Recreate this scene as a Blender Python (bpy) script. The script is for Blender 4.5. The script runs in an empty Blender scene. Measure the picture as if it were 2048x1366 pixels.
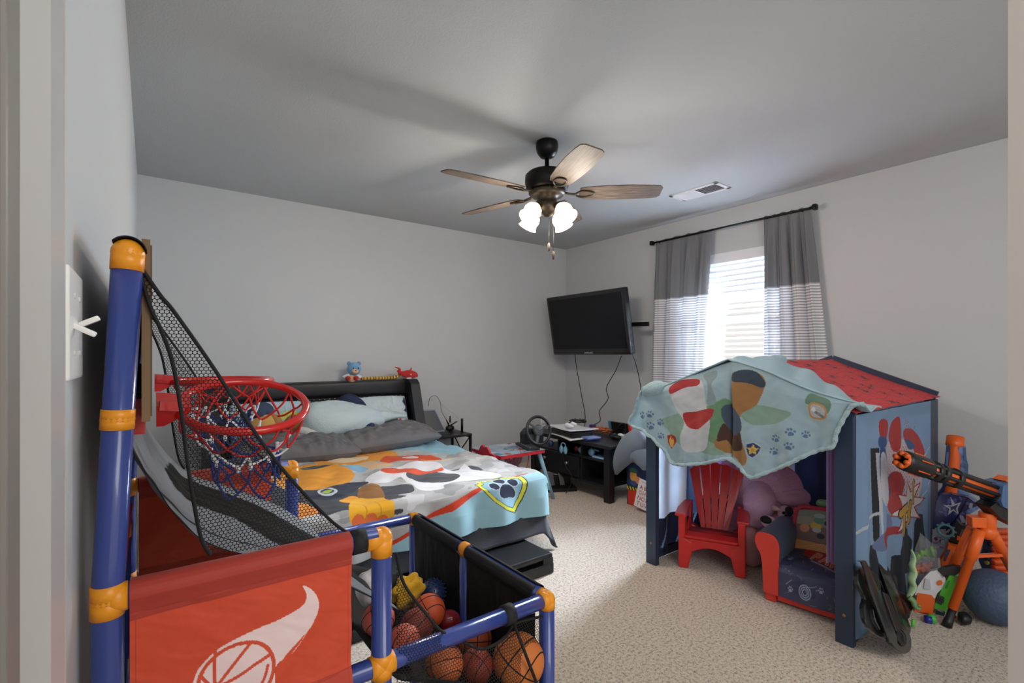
import bpy, bmesh, math, random
import numpy as np
from mathutils import Vector, Matrix, Euler
random.seed(7)
RNG = np.random.RandomState(7)
PI = math.pi
SC = bpy.context.scene
COL = SC.collection

def lin(h):
    h = h.lstrip('#')
    out = []
    for i in (0, 2, 4):
        c = int(h[i:i+2], 16)/255
        out.append(c/12.92 if c <= .04045 else ((c+.055)/1.055)**2.4)
    return tuple(out)

# ---------------------------------------------------------------- camera
CAMZ = 1.19
F = 972.0
FW = Vector((0.5976, 0.8018, 0)).normalized()
RT = Vector((FW.y, -FW.x, 0))
HY = 710.0
cam_data = bpy.data.cameras.new('camera')
cam_data.sensor_width = 36
cam_data.lens = 36*F/2048
cam_data.shift_y = (HY-683)/2048
cam_data.clip_start = 0.02
cam = bpy.data.objects.new('camera', cam_data)
COL.objects.link(cam)
cam.location = (0, 0, CAMZ)
cam.rotation_euler = (PI/2, 0, -math.atan2(FW.x, FW.y))
SC.camera = cam

# ---------------------------------------------------------------- room sizes
X0, X1 = -0.07, 3.96      # left wall, window wall
Y1 = 4.24                 # back wall
CEIL = 2.44
WY0, WY1, WZ0, WZ1 = 1.74, 2.72, 0.92, 2.07   # window opening

# ---------------------------------------------------------------- light
SC.view_settings.view_transform = 'Standard'
SC.view_settings.look = 'None'
SC.view_settings.exposure = 0.08
SC.view_settings.gamma = 1
SC.view_settings.use_curve_mapping = False
w = bpy.data.worlds.new('sky'); SC.world = w
w.use_nodes = True
bg = w.node_tree.nodes['Background']
bg.inputs[0].default_value = (1.0, 0.965, 0.93, 1)
bg.inputs[1].default_value = 0.85

def area(name, loc, rot, sx, sy, power, col):
    l = bpy.data.lights.new(name, 'AREA'); l.shape = 'RECTANGLE'
    l.size = sx; l.size_y = sy; l.energy = power; l.color = col
    o = bpy.data.objects.new(name, l); COL.objects.link(o)
    o.location = loc; o.rotation_euler = rot
    return o
# daylight outside the window (a big soft patch of bright sky)
area('daylight', (5.4, 2.23, 2.0), (0, math.radians(80), 0), 2.8, 2.6, 1500, (0.76, 0.87, 1.0))
area('sky_daylight', (6.9, 2.45, 3.25), (0, math.radians(60), 0), 2.2, 2.2, 13000, (0.72, 0.85, 1.0))
# added fill light behind the camera, stands for no visible lamp
area('rear_fill', (0.9, -1.2, 2.0), (math.radians(68), 0, math.radians(-35)), 1.6, 1.0, 24, (1.0, .98, .96))

# ---------------------------------------------------------------- measuring
def ray(px, py):
    return FW + RT*((px-1024)/F) + Vector((0, 0, -(py-HY)/F))
def U(px, py, x=None, y=None, z=None, d=None):
    """point of the room seen at a photo position, on a given wall / level / depth"""
    r = ray(px, py)
    if x is not None: t = x/r.x
    elif y is not None: t = y/r.y
    elif z is not None: t = (z-CAMZ)/r.z
    else: t = d
    return Vector((r.x*t, r.y*t, CAMZ+r.z*t))

# ---------------------------------------------------------------- materials
def _mat(name):
    m = bpy.data.materials.new(name); m.use_nodes = True
    return m, m.node_tree.nodes, m.node_tree.links, m.node_tree.nodes['Principled BSDF']
def _bump(n, l, b, scale, strength, dist=0.002, detail=2, coord='Object', kind='noise'):
    tc = n.new('ShaderNodeTexCoord')
    if kind == 'noise':
        t = n.new('ShaderNodeTexNoise'); t.inputs['Detail'].default_value = detail
    else:
        t = n.new('ShaderNodeTexVoronoi')
    t.inputs['Scale'].default_value = scale
    l.new(tc.outputs[coord], t.inputs['Vector'])
    bp = n.new('ShaderNodeBump'); bp.inputs['Strength'].default_value = strength
    bp.inputs['Distance'].default_value = dist
    l.new(t.outputs[0], bp.inputs['Height']); l.new(bp.outputs[0], b.inputs['Normal'])
    return t
def mat(name, col, rough=.5, metal=0, bump=None, coat=0, sheen=0, emit=None, estr=0, vc=False, trans=0, alpha=1, var=None, spec=None):
    m, n, l, b = _mat(name)
    c = lin(col) if isinstance(col, str) else col
    b.inputs['Base Color'].default_value = (*c, 1)
    b.inputs['Roughness'].default_value = rough
    b.inputs['Metallic'].default_value = metal
    b.inputs['Coat Weight'].default_value = coat
    if spec is not None: b.inputs['Specular IOR Level'].default_value = spec
    if sheen:
        b.inputs['Sheen Weight'].default_value = sheen
        b.inputs['Sheen Roughness'].default_value = .6
    if emit:
        b.inputs['Emission Color'].default_value = (*lin(emit), 1)
        b.inputs['Emission Strength'].default_value = estr
    if trans: b.inputs['Transmission Weight'].default_value = trans
    if alpha < 1: b.inputs['Alpha'].default_value = alpha
    if vc:
        a = n.new('ShaderNodeAttribute'); a.attribute_name = 'Col'
        l.new(a.outputs['Color'], b.inputs['Base Color'])
    if bump: _bump(n, l, b, *bump)
    if var:
        tc = n.new('ShaderNodeTexCoord'); t = n.new('ShaderNodeTexNoise')
        t.inputs['Scale'].default_value = var[0]; t.inputs['Detail'].default_value = 3
        l.new(tc.outputs['Object'], t.inputs['Vector'])
        r = n.new('ShaderNodeValToRGB')
        r.color_ramp.elements[0].position = .35; r.color_ramp.elements[1].position = .65
        k = var[1]
        r.color_ramp.elements[0].color = (*[x*(1-k) for x in c], 1)
        r.color_ramp.elements[1].color = (*[min(1, x*(1+k)) for x in c], 1)
        l.new(t.outputs[0], r.inputs[0]); l.new(r.outputs[0], b.inputs['Base Color'])
    return m
def plastic(name, col, rough=.35): return mat(name, col, rough)
def cloth(name, col, sc=900, st=.25, sheen=.15, rough=.9, **k): return mat(name, col, rough, bump=(sc, st, .001), sheen=sheen, **k)
def fur(name, col, sc=260, st=.9, **k): return mat(name, col, .95, bump=(sc, st, .006, 4), sheen=.12, **k)

# ---------------------------------------------------------------- mesh builder
def catmull(pts, n=6, closed=False):
    pts = [Vector(p) for p in pts]
    out = []; N = len(pts)
    rng = range(N) if closed else range(N-1)
    for i in rng:
        if closed:
            a, b, c, d = pts[(i-1) % N], pts[i], pts[(i+1) % N], pts[(i+2) % N]
        else:
            a, b, c, d = pts[max(i-1, 0)], pts[i], pts[i+1], pts[min(i+2, N-1)]
        for k in range(n):
            t = k/n
            out.append(.5*((2*b)+(c-a)*t+(2*a-5*b+4*c-d)*t*t+(3*b-a-3*c+d)*t**3))
    if not closed: out.append(pts[-1])
    return out
def frame_of(dirv):
    z = Vector(dirv).normalized()
    a = Vector((0, 0, 1)) if abs(z.z) < .95 else Vector((1, 0, 0))
    x = a.cross(z).normalized(); y = z.cross(x)
    return x, y, z
def T(loc=(0, 0, 0), rx=0, ry=0, rz=0, s=1):
    M = Matrix.Translation(Vector(loc)) @ Euler((rx, ry, rz)).to_matrix().to_4x4()
    if s != 1:
        sv = (s, s, s) if not hasattr(s, '__len__') else s
        M = M @ Matrix.Diagonal((*sv, 1))
    return M
def basis(o, x, y, z):
    M = Matrix((x, y, z)).transposed().to_4x4(); M.translation = Vector(o); return M
class MB:
    def __init__(s):
        s.v = []; s.f = []; s.m = []; s.sm = []; s.cur = 0; s.M = Matrix.Identity(4); s.col = None
    def add(s, vs, fs, smooth=True):
        o = len(s.v)
        s.v.extend([(s.M @ Vector(p))[:] for p in vs])
        for f in fs:
            s.f.append(tuple(i+o for i in f)); s.m.append(s.cur); s.sm.append(smooth)
        return s
    def box(s, c, d, M=None, bev=0):
        M = M or Matrix.Identity(4)
        hx, hy, hz = d[0]/2, d[1]/2, d[2]/2
        if bev:
            b = min(bev, hx*.95, hy*.95, hz*.95)
            bm = bmesh.new(); bmesh.ops.create_cube(bm, size=1)
            for v in bm.verts: v.co = Vector((v.co.x*d[0], v.co.y*d[1], v.co.z*d[2]))
            bmesh.ops.bevel(bm, geom=list(bm.edges), offset=b, segments=2, affect='EDGES', profile=.6)
            bm.verts.ensure_lookup_table()
            vs = [M @ (v.co+Vector(c)) for v in bm.verts]
            fs = [[v.index for v in f.verts] for f in bm.faces]
            bm.free()
            return s.add(vs, fs, False)
        vs = [M @ (Vector(c)+Vector((a*hx, b*hy, e*hz))) for a in (-1, 1) for b in (-1, 1) for e in (-1, 1)]
        fs = [(0, 1, 3, 2), (4, 6, 7, 5), (0, 4, 5, 1), (2, 3, 7, 6), (0, 2, 6, 4), (1, 5, 7, 3)]
        return s.add(vs, fs, False)
    def bar(s, p0, p1, w, h, bev=0, up=None):
        p0, p1 = Vector(p0), Vector(p1); d = p1-p0; L = d.length
        z = d.normalized()
        u = Vector(up) if up else (Vector((0, 0, 1)) if abs(z.z) < .9 else Vector((0, 1, 0)))
        x = u.cross(z).normalized(); y = z.cross(x)
        return s.box((0, 0, 0), (w, h, L), basis((p0+p1)/2, x, y, z), bev)
    def tube(s, path, r, seg=10, closed=False, caps=True, flat=1):
        P = [Vector(p) for p in path]; n = len(P)
        R = r if hasattr(r, '__len__') else [r]*n
        vs = []; fs = []
        pt = None
        for i, p in enumerate(P):
            if closed: t = P[(i+1) % n]-P[i-1]
            else: t = P[min(i+1, n-1)]-P[max(i-1, 0)]
            if t.length < 1e-9: t = pt or Vector((0, 0, 1))
            t.normalize()
            if pt is None: x, y, _ = frame_of(t)
            else:
                x = x - t*x.dot(t)
                if x.length < 1e-6: x, y, _ = frame_of(t)
                x.normalize(); y = t.cross(x)
            pt = t
            for k in range(seg):
                a = 2*PI*k/seg
                vs.append(p + x*math.cos(a)*R[i] + y*math.sin(a)*R[i]*flat)
        for i in range(n if closed else n-1):
            j = (i+1) % n
            for k in range(seg):
                k2 = (k+1) % seg
                fs.append((i*seg+k, i*seg+k2, j*seg+k2, j*seg+k))
        if caps and not closed:
            fs.append(tuple(range(seg))[::-1]); fs.append(tuple((n-1)*seg+k for k in range(seg)))
        return s.add(vs, fs, True)
    def cyl(s, p0, p1, r, seg=24, r2=None):
        return s.tube([p0, p1], [r, r if r2 is None else r2], seg)
    def lathe(s, prof, M=None, seg=32, caps=False):
        M = M or Matrix.Identity(4)
        vs = []; fs = []; n = len(prof)
        for (r, z) in prof:
            for k in range(seg):
                a = 2*PI*k/seg; vs.append(M @ Vector((r*math.cos(a), r*math.sin(a), z)))
        for i in range(n-1):
            for k in range(seg):
                k2 = (k+1) % seg
                fs.append((i*seg+k, i*seg+k2, (i+1)*seg+k2, (i+1)*seg+k))
        if caps:
            fs.append(tuple(range(seg))[::-1]); fs.append(tuple((n-1)*seg+k for k in range(seg)))
        return s.add(vs, fs, True)
    def ball(s, c, r, M=None, seg=24, rings=14, fn=None):
        if not hasattr(r, '__len__'): r = (r, r, r)
        M = M or Matrix.Identity(4)
        vs = []; fs = []
        for i in range(rings+1):
            th = PI*i/rings
            for k in range(seg):
                a = 2*PI*k/seg
                d = Vector((math.sin(th)*math.cos(a), math.sin(th)*math.sin(a), math.cos(th)))
                q = fn(d) if fn else 1
                vs.append(Vector(c) + M.to_3x3() @ Vector((d.x*r[0]*q, d.y*r[1]*q, d.z*r[2]*q)))
        for i in range(rings):
            for k in range(seg):
                k2 = (k+1) % seg
                fs.append((i*seg+k, (i+1)*seg+k, (i+1)*seg+k2, i*seg+k2))
        return s.add(vs, fs, True)
    def prism(s, poly, h, M=None, z0=0, smooth=False):
        """2D outline (local xy) extruded along local z"""
        M = M or Matrix.Identity(4); n = len(poly)
        vs = [M @ Vector((p[0], p[1], z0)) for p in poly]+[M @ Vector((p[0], p[1], z0+h)) for p in poly]
        fs = [tuple(range(n))[::-1], tuple(range(n, 2*n))]
        s.add(vs, fs, False)
        vs2 = list(vs)
        return s.add(vs2, [(i, (i+1) % n, n+(i+1) % n, n+i) for i in range(n)], smooth)
    def grid(s, fn, nu, nv, smooth=True):
        """fn(u,v)->Vector, u,v in 0..1"""
        vs = [fn(i/nu, j/nv) for i in range(nu+1) for j in range(nv+1)]
        fs = [(i*(nv+1)+j, (i+1)*(nv+1)+j, (i+1)*(nv+1)+j+1, i*(nv+1)+j+1) for i in range(nu) for j in range(nv)]
        return s.add(vs, fs, smooth)
    def text(s, txt, size, M, h=.0006, align='CENTER', mi=None):
        c = bpy.data.curves.new('t', 'FONT'); c.body = txt; c.size = size; c.extrude = h/2
        c.align_x = align; c.align_y = 'CENTER'; c.resolution_u = 3
        o = bpy.data.objects.new('t', c); COL.objects.link(o)
        dg = bpy.context.evaluated_depsgraph_get()
        me = o.evaluated_get(dg).to_mesh()
        vs = [M @ v.co for v in me.vertices]; fs = [tuple(p.vertices) for p in me.polygons]
        old = s.cur
        if mi is not None: s.cur = mi
        s.add(vs, fs, False); s.cur = old
        o.evaluated_get(dg).to_mesh_clear()
        bpy.data.objects.remove(o); bpy.data.curves.remove(c)
        return s
    def build(s, name, mats, parent=None, colors=None, solid=0, subsurf=0, off=0, bevel=0):
        me = bpy.data.meshes.new(name)
        me.from_pydata(s.v, [], s.f)
        if not isinstance(mats, (list, tuple)): mats = [mats]
        for m in mats: me.materials.append(m)
        me.polygons.foreach_set('material_index', s.m)
        me.polygons.foreach_set('use_smooth', s.sm)
        if colors is not None:
            a = me.color_attributes.new('Col', 'FLOAT_COLOR', 'POINT')
            arr = np.ones((len(s.v), 4), dtype=np.float32); arr[:, :3] = colors
            a.data.foreach_set('color', arr.ravel())
        me.update()
        o = bpy.data.objects.new(name, me); COL.objects.link(o)
        if parent is not None:
            o.parent = parent
            chain = []; q = parent
            while q is not None: chain.append(q); q = q.parent
            par_m = Matrix.Identity(4)
            for q in chain[::-1]: par_m = par_m @ q.matrix_parent_inverse @ q.matrix_basis
            o.matrix_parent_inverse = par_m.inverted()
        if bevel:
            md = o.modifiers.new('b', 'BEVEL'); md.width = bevel; md.segments = 2; md.limit_method = 'ANGLE'
        if solid:
            md = o.modifiers.new('s', 'SOLIDIFY'); md.thickness = solid; md.offset = off
        if subsurf:
            md = o.modifiers.new('u', 'SUBSURF'); md.levels = subsurf; md.render_levels = subsurf
        return o
def tag(o, label=None, cat=None, group=None, kind=None):
    if label: o['label'] = label
    if cat: o['category'] = cat
    if group: o['group'] = group
    if kind: o['kind'] = kind
    return o
def thing(name, label, cat, loc=(0, 0, 0), group=None, kind=None):
    o = bpy.data.objects.new(name, None); COL.objects.link(o)
    o.location = loc; o.empty_display_size = .05
    return tag(o, label, cat, group, kind)
def struct(name, mb, m, parent=None, **k):
    o = mb.build(name, m, parent, **k)
    if parent is None: o['kind'] = 'structure'
    return o

# ---------------------------------------------------------------- painting prints onto cloth (pigment only)
class Paint:
    def __init__(s, uv, base):
        s.uv = np.array(uv, dtype=np.float64); s.c = np.tile(np.array(lin(base)), (len(s.uv), 1)).astype(np.float32)
    def _in(s, poly):
        x, y = s.uv[:, 0], s.uv[:, 1]; ins = np.zeros(len(x), bool)
        n = len(poly); j = n-1
        for i in range(n):
            xi, yi = poly[i][0], poly[i][1]; xj, yj = poly[j][0], poly[j][1]
            if yi != yj:
                c = ((yi > y) != (yj > y)) & (x < (xj-xi)*(y-yi)/(yj-yi)+xi)
                ins ^= c
            j = i
        return ins
    def poly(s, pts, col, smooth=True, n=5):
        if smooth: pts = catmull([(p[0], p[1], 0) for p in pts], n, True)
        s.c[s._in(pts)] = lin(col); return s
    def ell(s, c, rx, ry, col, rot=0):
        dx = s.uv[:, 0]-c[0]; dy = s.uv[:, 1]-c[1]; ca, sa = math.cos(rot), math.sin(rot)
        a = (dx*ca+dy*sa)/rx; b = (-dx*sa+dy*ca)/ry
        s.c[a*a+b*b < 1] = lin(col); return s
    def line(s, pts, wd, col, smooth=True, n=6):
        if smooth and len(pts) > 2: pts = catmull([(p[0], p[1], 0) for p in pts], n)
        x, y = s.uv[:, 0], s.uv[:, 1]; hit = np.zeros(len(x), bool)
        for a, b in zip(pts[:-1], pts[1:]):
            ax, ay, bx, by = a[0], a[1], b[0], b[1]
            L = (bx-ax)**2+(by-ay)**2
            if L == 0: continue
            t = np.clip(((x-ax)*(bx-ax)+(y-ay)*(by-ay))/L, 0, 1)
            hit |= (x-ax-t*(bx-ax))**2+(y-ay-t*(by-ay))**2 < (wd/2)**2
        s.c[hit] = lin(col); return s
    def paw(s, c, r, col, rot=0):
        ca, sa = math.cos(rot), math.sin(rot)
        def P(a, b): return (c[0]+(a*ca-b*sa)*r, c[1]+(a*sa+b*ca)*r)
        s.poly([P(0, .15), P(.45, -.15), P(.55, -.6), P(.2, -.72), P(-.2, -.72), P(-.55, -.6), P(-.45, -.15)], col)
        for a, b, q in ((-.75, .1, .25), (-.28, .62, -.1), (.28, .62, .1), (.75, .1, -.25)):
            s.ell(P(a, b), .2*r, .29*r, col, rot+q*-1)
        return s
def fbm(x, y, seed=0, oct=3):
    v = 0; a = 1
    for k in range(oct):
        v += a*(math.sin(x*1.7+seed*3.1+k*2.3+1.3*math.sin(y*1.1+k+seed))*math.cos(y*1.9-seed*1.7+k*1.1+.8*math.sin(x*1.3+k)))
        x *= 2.03; y *= 2.03; a *= .5
    return v
# ================================================================ room
M_wall = mat('wall_paint', '#c4c6c7', .75, bump=(140, .12, .002, 3))
M_ceil = mat('ceiling_paint', '#b6babc', .9, bump=(120, .45, .003, 3))
M_trim = mat('trim_paint', '#bebcba', .35)
def carpet_mat():
    m, n, l, b = _mat('carpet')
    tc = n.new('ShaderNodeTexCoord')
    v = n.new('ShaderNodeTexNoise'); v.inputs['Scale'].default_value = 85; v.inputs['Detail'].default_value = 4
    v.inputs['Roughness'].default_value = .95; v.inputs['Lacunarity'].default_value = 2.3
    l.new(tc.outputs['Object'], v.inputs['Vector'])
    r = n.new('ShaderNodeValToRGB'); e = r.color_ramp.elements
    e[0].position = .39; e[0].color = (*lin('#2e241e'), 1)
    e[1].position = .56; e[1].color = (*lin('#ecdfcf'), 1)
    k = e.new(.44); k.color = (*lin('#c9b7a4'), 1)
    l.new(v.outputs[0], r.inputs[0]); l.new(r.outputs[0], b.inputs['Base Color'])
    b.inputs['Roughness'].default_value = 1; b.inputs['Sheen Weight'].default_value = .2
    bp = n.new('ShaderNodeBump'); bp.inputs['Strength'].default_value = .8; bp.inputs['Distance'].default_value = .006
    l.new(v.outputs[0], bp.inputs['Height']); l.new(bp.outputs[0], b.inputs['Normal'])
    return m
M_carpet = carpet_mat()
YS = -2.6
m = MB(); m.box((1.95, .8, -.03), (4.3, 7.0, .06)); struct('floor', m, M_carpet)
m = MB(); m.box((1.95, .8, CEIL+.03), (4.3, 7.0, .06)); struct('ceiling', m, M_ceil)
m = MB(); m.box((1.95, Y1+.06, CEIL/2), (4.3, .12, CEIL)); struct('wall_back', m, M_wall)
m = MB(); m.box((X0-.06, (.50+Y1+.1)/2, CEIL/2), (.12, Y1+.1-.50, CEIL)); struct('wall_left', m, M_wall)
# window wall with its opening
m = MB()
for (a, b, c, d) in ((-2.6, WY0, 0, CEIL), (WY1, Y1+.1, 0, CEIL), (WY0, WY1, 0, WZ0), (WY0, WY1, WZ1, CEIL)):
    m.box((X1+.07, (a+b)/2, (c+d)/2), (.14, b-a, d-c))
struct('wall_right', m, M_wall)
# wall end beside the doorway the camera looks through
m = MB(); m.box((.97, .061, CEIL/2), (.14, .122, CEIL)); struct('wall_front', m, mat('front_wall_paint', '#bdb5ad', .7, bump=(140, .12, .002, 3)))
# baseboards
def base(name, p0, p1, n):
    m = MB(); d = (Vector(p1)-Vector(p0)); L = d.length; a = math.atan2(d.y, d.x)
    prof = [(0, 0), (.014, 0), (.014, .07), (.009, .085), (.003, .09), (0, .09)]
    M = Matrix.Translation(Vector(p0)) @ Matrix.Rotation(a, 4, 'Z') @ Matrix(((0, 0, 1, 0), (-1*n, 0, 0, 0), (0, 1, 0, 0), (0, 0, 0, 1)))
    m.prism(prof, L, M); struct(name, m, M_trim)
base('baseboard_back', (X0, Y1, 0), (X1, Y1, 0), 1)
base('baseboard_right', (X1, .122, 0), (X1, Y1, 0), -1)
base('baseboard_left', (X0, .6, 0), (X0, Y1, 0), 1)
# door casing at the left edge of the photo
m = MB()
m.prism([(X0-.001, .572), (X0+.010, .572), (X0+.014, .545), (X0+.012, .53), (X0+.018, .50), (X0+.020, .42), (X0-.001, .41)], CEIL*.86, smooth=False)
struct('trim_1', m, M_trim)
m = MB()
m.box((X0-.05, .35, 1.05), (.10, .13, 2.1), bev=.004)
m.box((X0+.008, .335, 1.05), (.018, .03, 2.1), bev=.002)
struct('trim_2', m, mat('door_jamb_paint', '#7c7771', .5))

# light switch on the left wall
M_white = mat('switch_plastic', '#f0efec', .3)
sw = thing('light_switch', 'white double toggle light switch on the left wall', 'light switch', (X0, .705, 1.222))
m = MB(); m.box((X0+.003, .705, 1.222), (.007, .118, .116), bev=.003); m.build('switch_plate', M_white, sw)
for dy, a in ((-.023, -.45), (.023, .45)):
    m = MB(); m.bar((X0+.004, .705+dy, 1.222), (X0+.024, .705+dy, 1.222+.024*a), .009, .006, .002); m.build('toggle', M_white, sw)
M_screw = mat('screw_white', '#dcdad5', .4)
for dy in (-.023, .023):
    for dz in (-.03, .03):
        m = MB(); m.cyl((X0+.006, .705+dy, 1.222+dz), (X0+.0077, .705+dy, 1.222+dz), .003, 12); m.build('screw', M_screw, sw)

# window, frame, panes, blinds
M_vinyl = mat('window_vinyl', '#eef0f2', .4)
win = MB()
xf = X1+.10
for (a, b, c, d) in ((WY0, WY0+.05, WZ0, WZ1), (WY1-.05, WY1, WZ0, WZ1), (WY0, WY1, WZ0, WZ0+.05), (WY0, WY1, WZ1-.05, WZ1), (WY0, WY1, 1.48, 1.53)):
    win.box((xf, (a+b)/2, (c+d)/2), (.05, b-a, d-c))
wf = struct('window_1', win, M_vinyl)
m = MB(); m.box((xf, (WY0+WY1)/2, 1.2), (.004, WY1-WY0-.1, .56)); m.box((xf, (WY0+WY1)/2, 1.77), (.004, WY1-WY0-.1, .5))
gm, gn, gl, gb = _mat('window_glass')
tr = gn.new('ShaderNodeBsdfTransparent'); gs = gn.new('ShaderNodeBsdfGlossy'); gs.inputs['Roughness'].default_value = .02
mx = gn.new('ShaderNodeMixShader'); mx.inputs[0].default_value = .05
gl.new(tr.outputs[0], mx.inputs[1]); gl.new(gs.outputs[0], mx.inputs[2]); gl.new(mx.outputs[0], gn['Material Output'].inputs[0])
m.build('window_glass', gm, wf)
m = MB(); m.box((X1+.035, (WY0+WY1)/2, WZ0-.012), (.13, WY1-WY0+.06, .024), bev=.004); struct('trim_3', m, M_trim)
# blinds
bl = thing('window_blinds', 'white horizontal slat blinds hanging in the window', 'blinds', (X1+.04, (WY0+WY1)/2, WZ0))
M_slat = mat('blind_slat', '#eef0f4', .5)
m = MB(); m.box((X1+.035, (WY0+WY1)/2, WZ1-.03), (.055, WY1-WY0-.01, .06), bev=.003)
m.box((X1+.008, (WY0+WY1)/2, WZ1-.04), (.008, WY1-WY0-.004, .085), bev=.002)
m.build('head_rail', M_slat, bl)
z = WZ1-.09; k = 0
while z > WZ0+.05:
    m = MB(); tilt = -1.3 if z > 1.69 else .26
    M = T((X1+.04, (WY0+WY1)/2, z), 0, tilt, 0)
    m.box((0, 0, 0), (.05, WY1-WY0-.02, .003), M); m.build('slat', M_slat, bl)
    z -= .046; k += 1
m = MB(); m.box((X1+.04, (WY0+WY1)/2, WZ0+.025), (.05, WY1-WY0-.02, .02), bev=.003); m.build('bottom_rail', M_slat, bl)
for y in (WY0+.16, WY1-.16):
    m = MB(); m.cyl((X1+.012, y, WZ1-.06), (X1+.012, y, WZ0+.03), .0015, 6); m.build('ladder_cord', M_slat, bl)

# ceiling vent
M_vent = mat('vent_white', '#dedee0', .45); M_dark = mat('vent_dark', '#3a3a3c', .8)
c1, c2, c3 = U(1342, 389, z=CEIL), U(1415, 363, z=CEIL), U(1457, 377, z=CEIL)
vc = (c1+c3)/2; vx = abs(c3.x-c2.x); vy = abs(c1.y-c2.y)
vt = thing('ceiling_vent', 'white rectangular air vent on the ceiling', 'vent', (vc.x, vc.y, CEIL))
W_, H_ = .20, .40
m = MB()
for sx in (-1, 1): m.box((vc.x+sx*(W_/2-.014), vc.y, CEIL-.004), (.028, H_, .008), bev=.002)
for sy in (-1, 1): m.box((vc.x, vc.y+sy*(H_/2-.014), CEIL-.004), (W_, .028, .008), bev=.002)
m.box((vc.x, vc.y, CEIL-.003), (W_-.05, .012, .006))
m.build('vent_frame', M_vent, vt)
m = MB(); m.box((vc.x, vc.y, CEIL-.001), (W_-.04, H_-.04, .002)); m.build('duct', M_dark, vt)
for i in range(24):
    y = vc.y-H_/2+.035+i*(H_-.07)/23
    m = MB(); m.box((0, 0, 0), (W_-.05, .011, .0012), T((vc.x, y, CEIL-.006), (.75 if i < 12 else -.75), 0, 0)); m.build('louver', M_vent, vt)

# ================================================================ ceiling fan
FX, FY = 1.87, 2.165
fan = thing('ceiling_fan', 'black ceiling fan with five wooden blades and four glowing glass shades', 'ceiling fan', (FX, FY, CEIL))
M_iron = mat('fan_iron', '#1b1a1a', .38, .6)
M_bronze = mat('fan_bronze', '#4a4239', .4, .7)
def wood_mat(name, c1, c2):
    m, n, l, b = _mat(name)
    tc = n.new('ShaderNodeTexCoord'); mp = n.new('ShaderNodeMapping'); mp.inputs['Scale'].default_value = (3, 60, 60)
    a = n.new('ShaderNodeTexNoise'); a.inputs['Scale'].default_value = 3; a.inputs['Detail'].default_value = 6
    l.new(tc.outputs['UV'], mp.inputs[0]); l.new(mp.outputs[0], a.inputs[0])
    r = n.new('ShaderNodeValToRGB'); r.color_ramp.elements[0].position = .35; r.color_ramp.elements[1].position = .65
    r.color_ramp.elements[0].color = (*lin(c1), 1); r.color_ramp.elements[1].color = (*lin(c2), 1)
    l.new(a.outputs[0], r.inputs[0]); l.new(r.outputs[0], b.inputs[0]); b.inputs['Roughness'].default_value = .62
    return m
M_blade = wood_mat('blade_wood', '#3f362f', '#74655a')
m = MB(); MT = T((FX, FY, 0))
m.lathe([(0, 2.44), (.062, 2.44), (.066, 2.425), (.066, 2.40), (.058, 2.375), (.04, 2.352), (.024, 2.345), (0, 2.345)], MT); m.build('canopy', M_iron, fan)
m = MB(); m.lathe([(.0, 2.35), (.013, 2.35), (.013, 2.285), (.028, 2.28), (.03, 2.265), (0, 2.262)], MT); m.build('downrod', M_iron, fan)
m = MB(); m.lathe([(0, 2.272), (.05, 2.27), (.11, 2.258), (.128, 2.24), (.13, 2.20), (.122, 2.165), (.10, 2.15), (.0, 2.148)], MT, 48); m.build('motor_housing', M_iron, fan)
m = MB(); m.lathe([(0, 2.152), (.105, 2.15), (.108, 2.135), (.09, 2.12), (.06, 2.112), (.058, 2.085), (.068, 2.075), (.068, 2.04), (.05, 2.02), (.02, 2.005), (.0, 2.0)], MT, 40); m.build('switch_housing', M_bronze, fan)
R0 = math.radians(176)
BZ = 2.135
for k in range(5):
    a = R0-k*math.radians(72)
    M = T((FX, FY, BZ), 0, 0, a) @ Matrix.Rotation(math.radians(-12), 4, 'X')
    m = MB()
    out = []
    for (x, y) in ((.19, .050), (.23, .062), (.34, .072), (.48, .075), (.60, .068), (.645, .060), (.66, .042)): out.append((x, y))
    out = out+[(x, -y) for x, y in out[::-1]]
    m.prism(out, .006, M)
    o = m.build('blade', M_blade, fan)
    uvl = o.data.uv_layers.new(name='UVMap')
    Mi = M.inverted()
    for lp in o.data.loops:
        co = Mi @ o.data.vertices[lp.vertex_index].co
        uvl.data[lp.index].uv = (co.x+k, co.y)
    m = MB()
    m.tube([M @ Vector(p) for p in ((.085, 0, .012), (.13, 0, -.002), (.17, .0, -.006))], [.012, .011, .011], 8, flat=.6)
    m.tube([M @ Vector(p) for p in catmull([(.165, 0, -.006), (.20, .032, -.005), (.255, .024, -.005), (.27, 0, -.005), (.255, -.024, -.005), (.20, -.032, -.005)], 4, True)], .0055, 6, True)
    m.build('blade_arm', M_bronze, fan)
M_glow = mat('shade_glass', '#fff4e2', .4, emit='#ffe6c4', estr=3.2)
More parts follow.
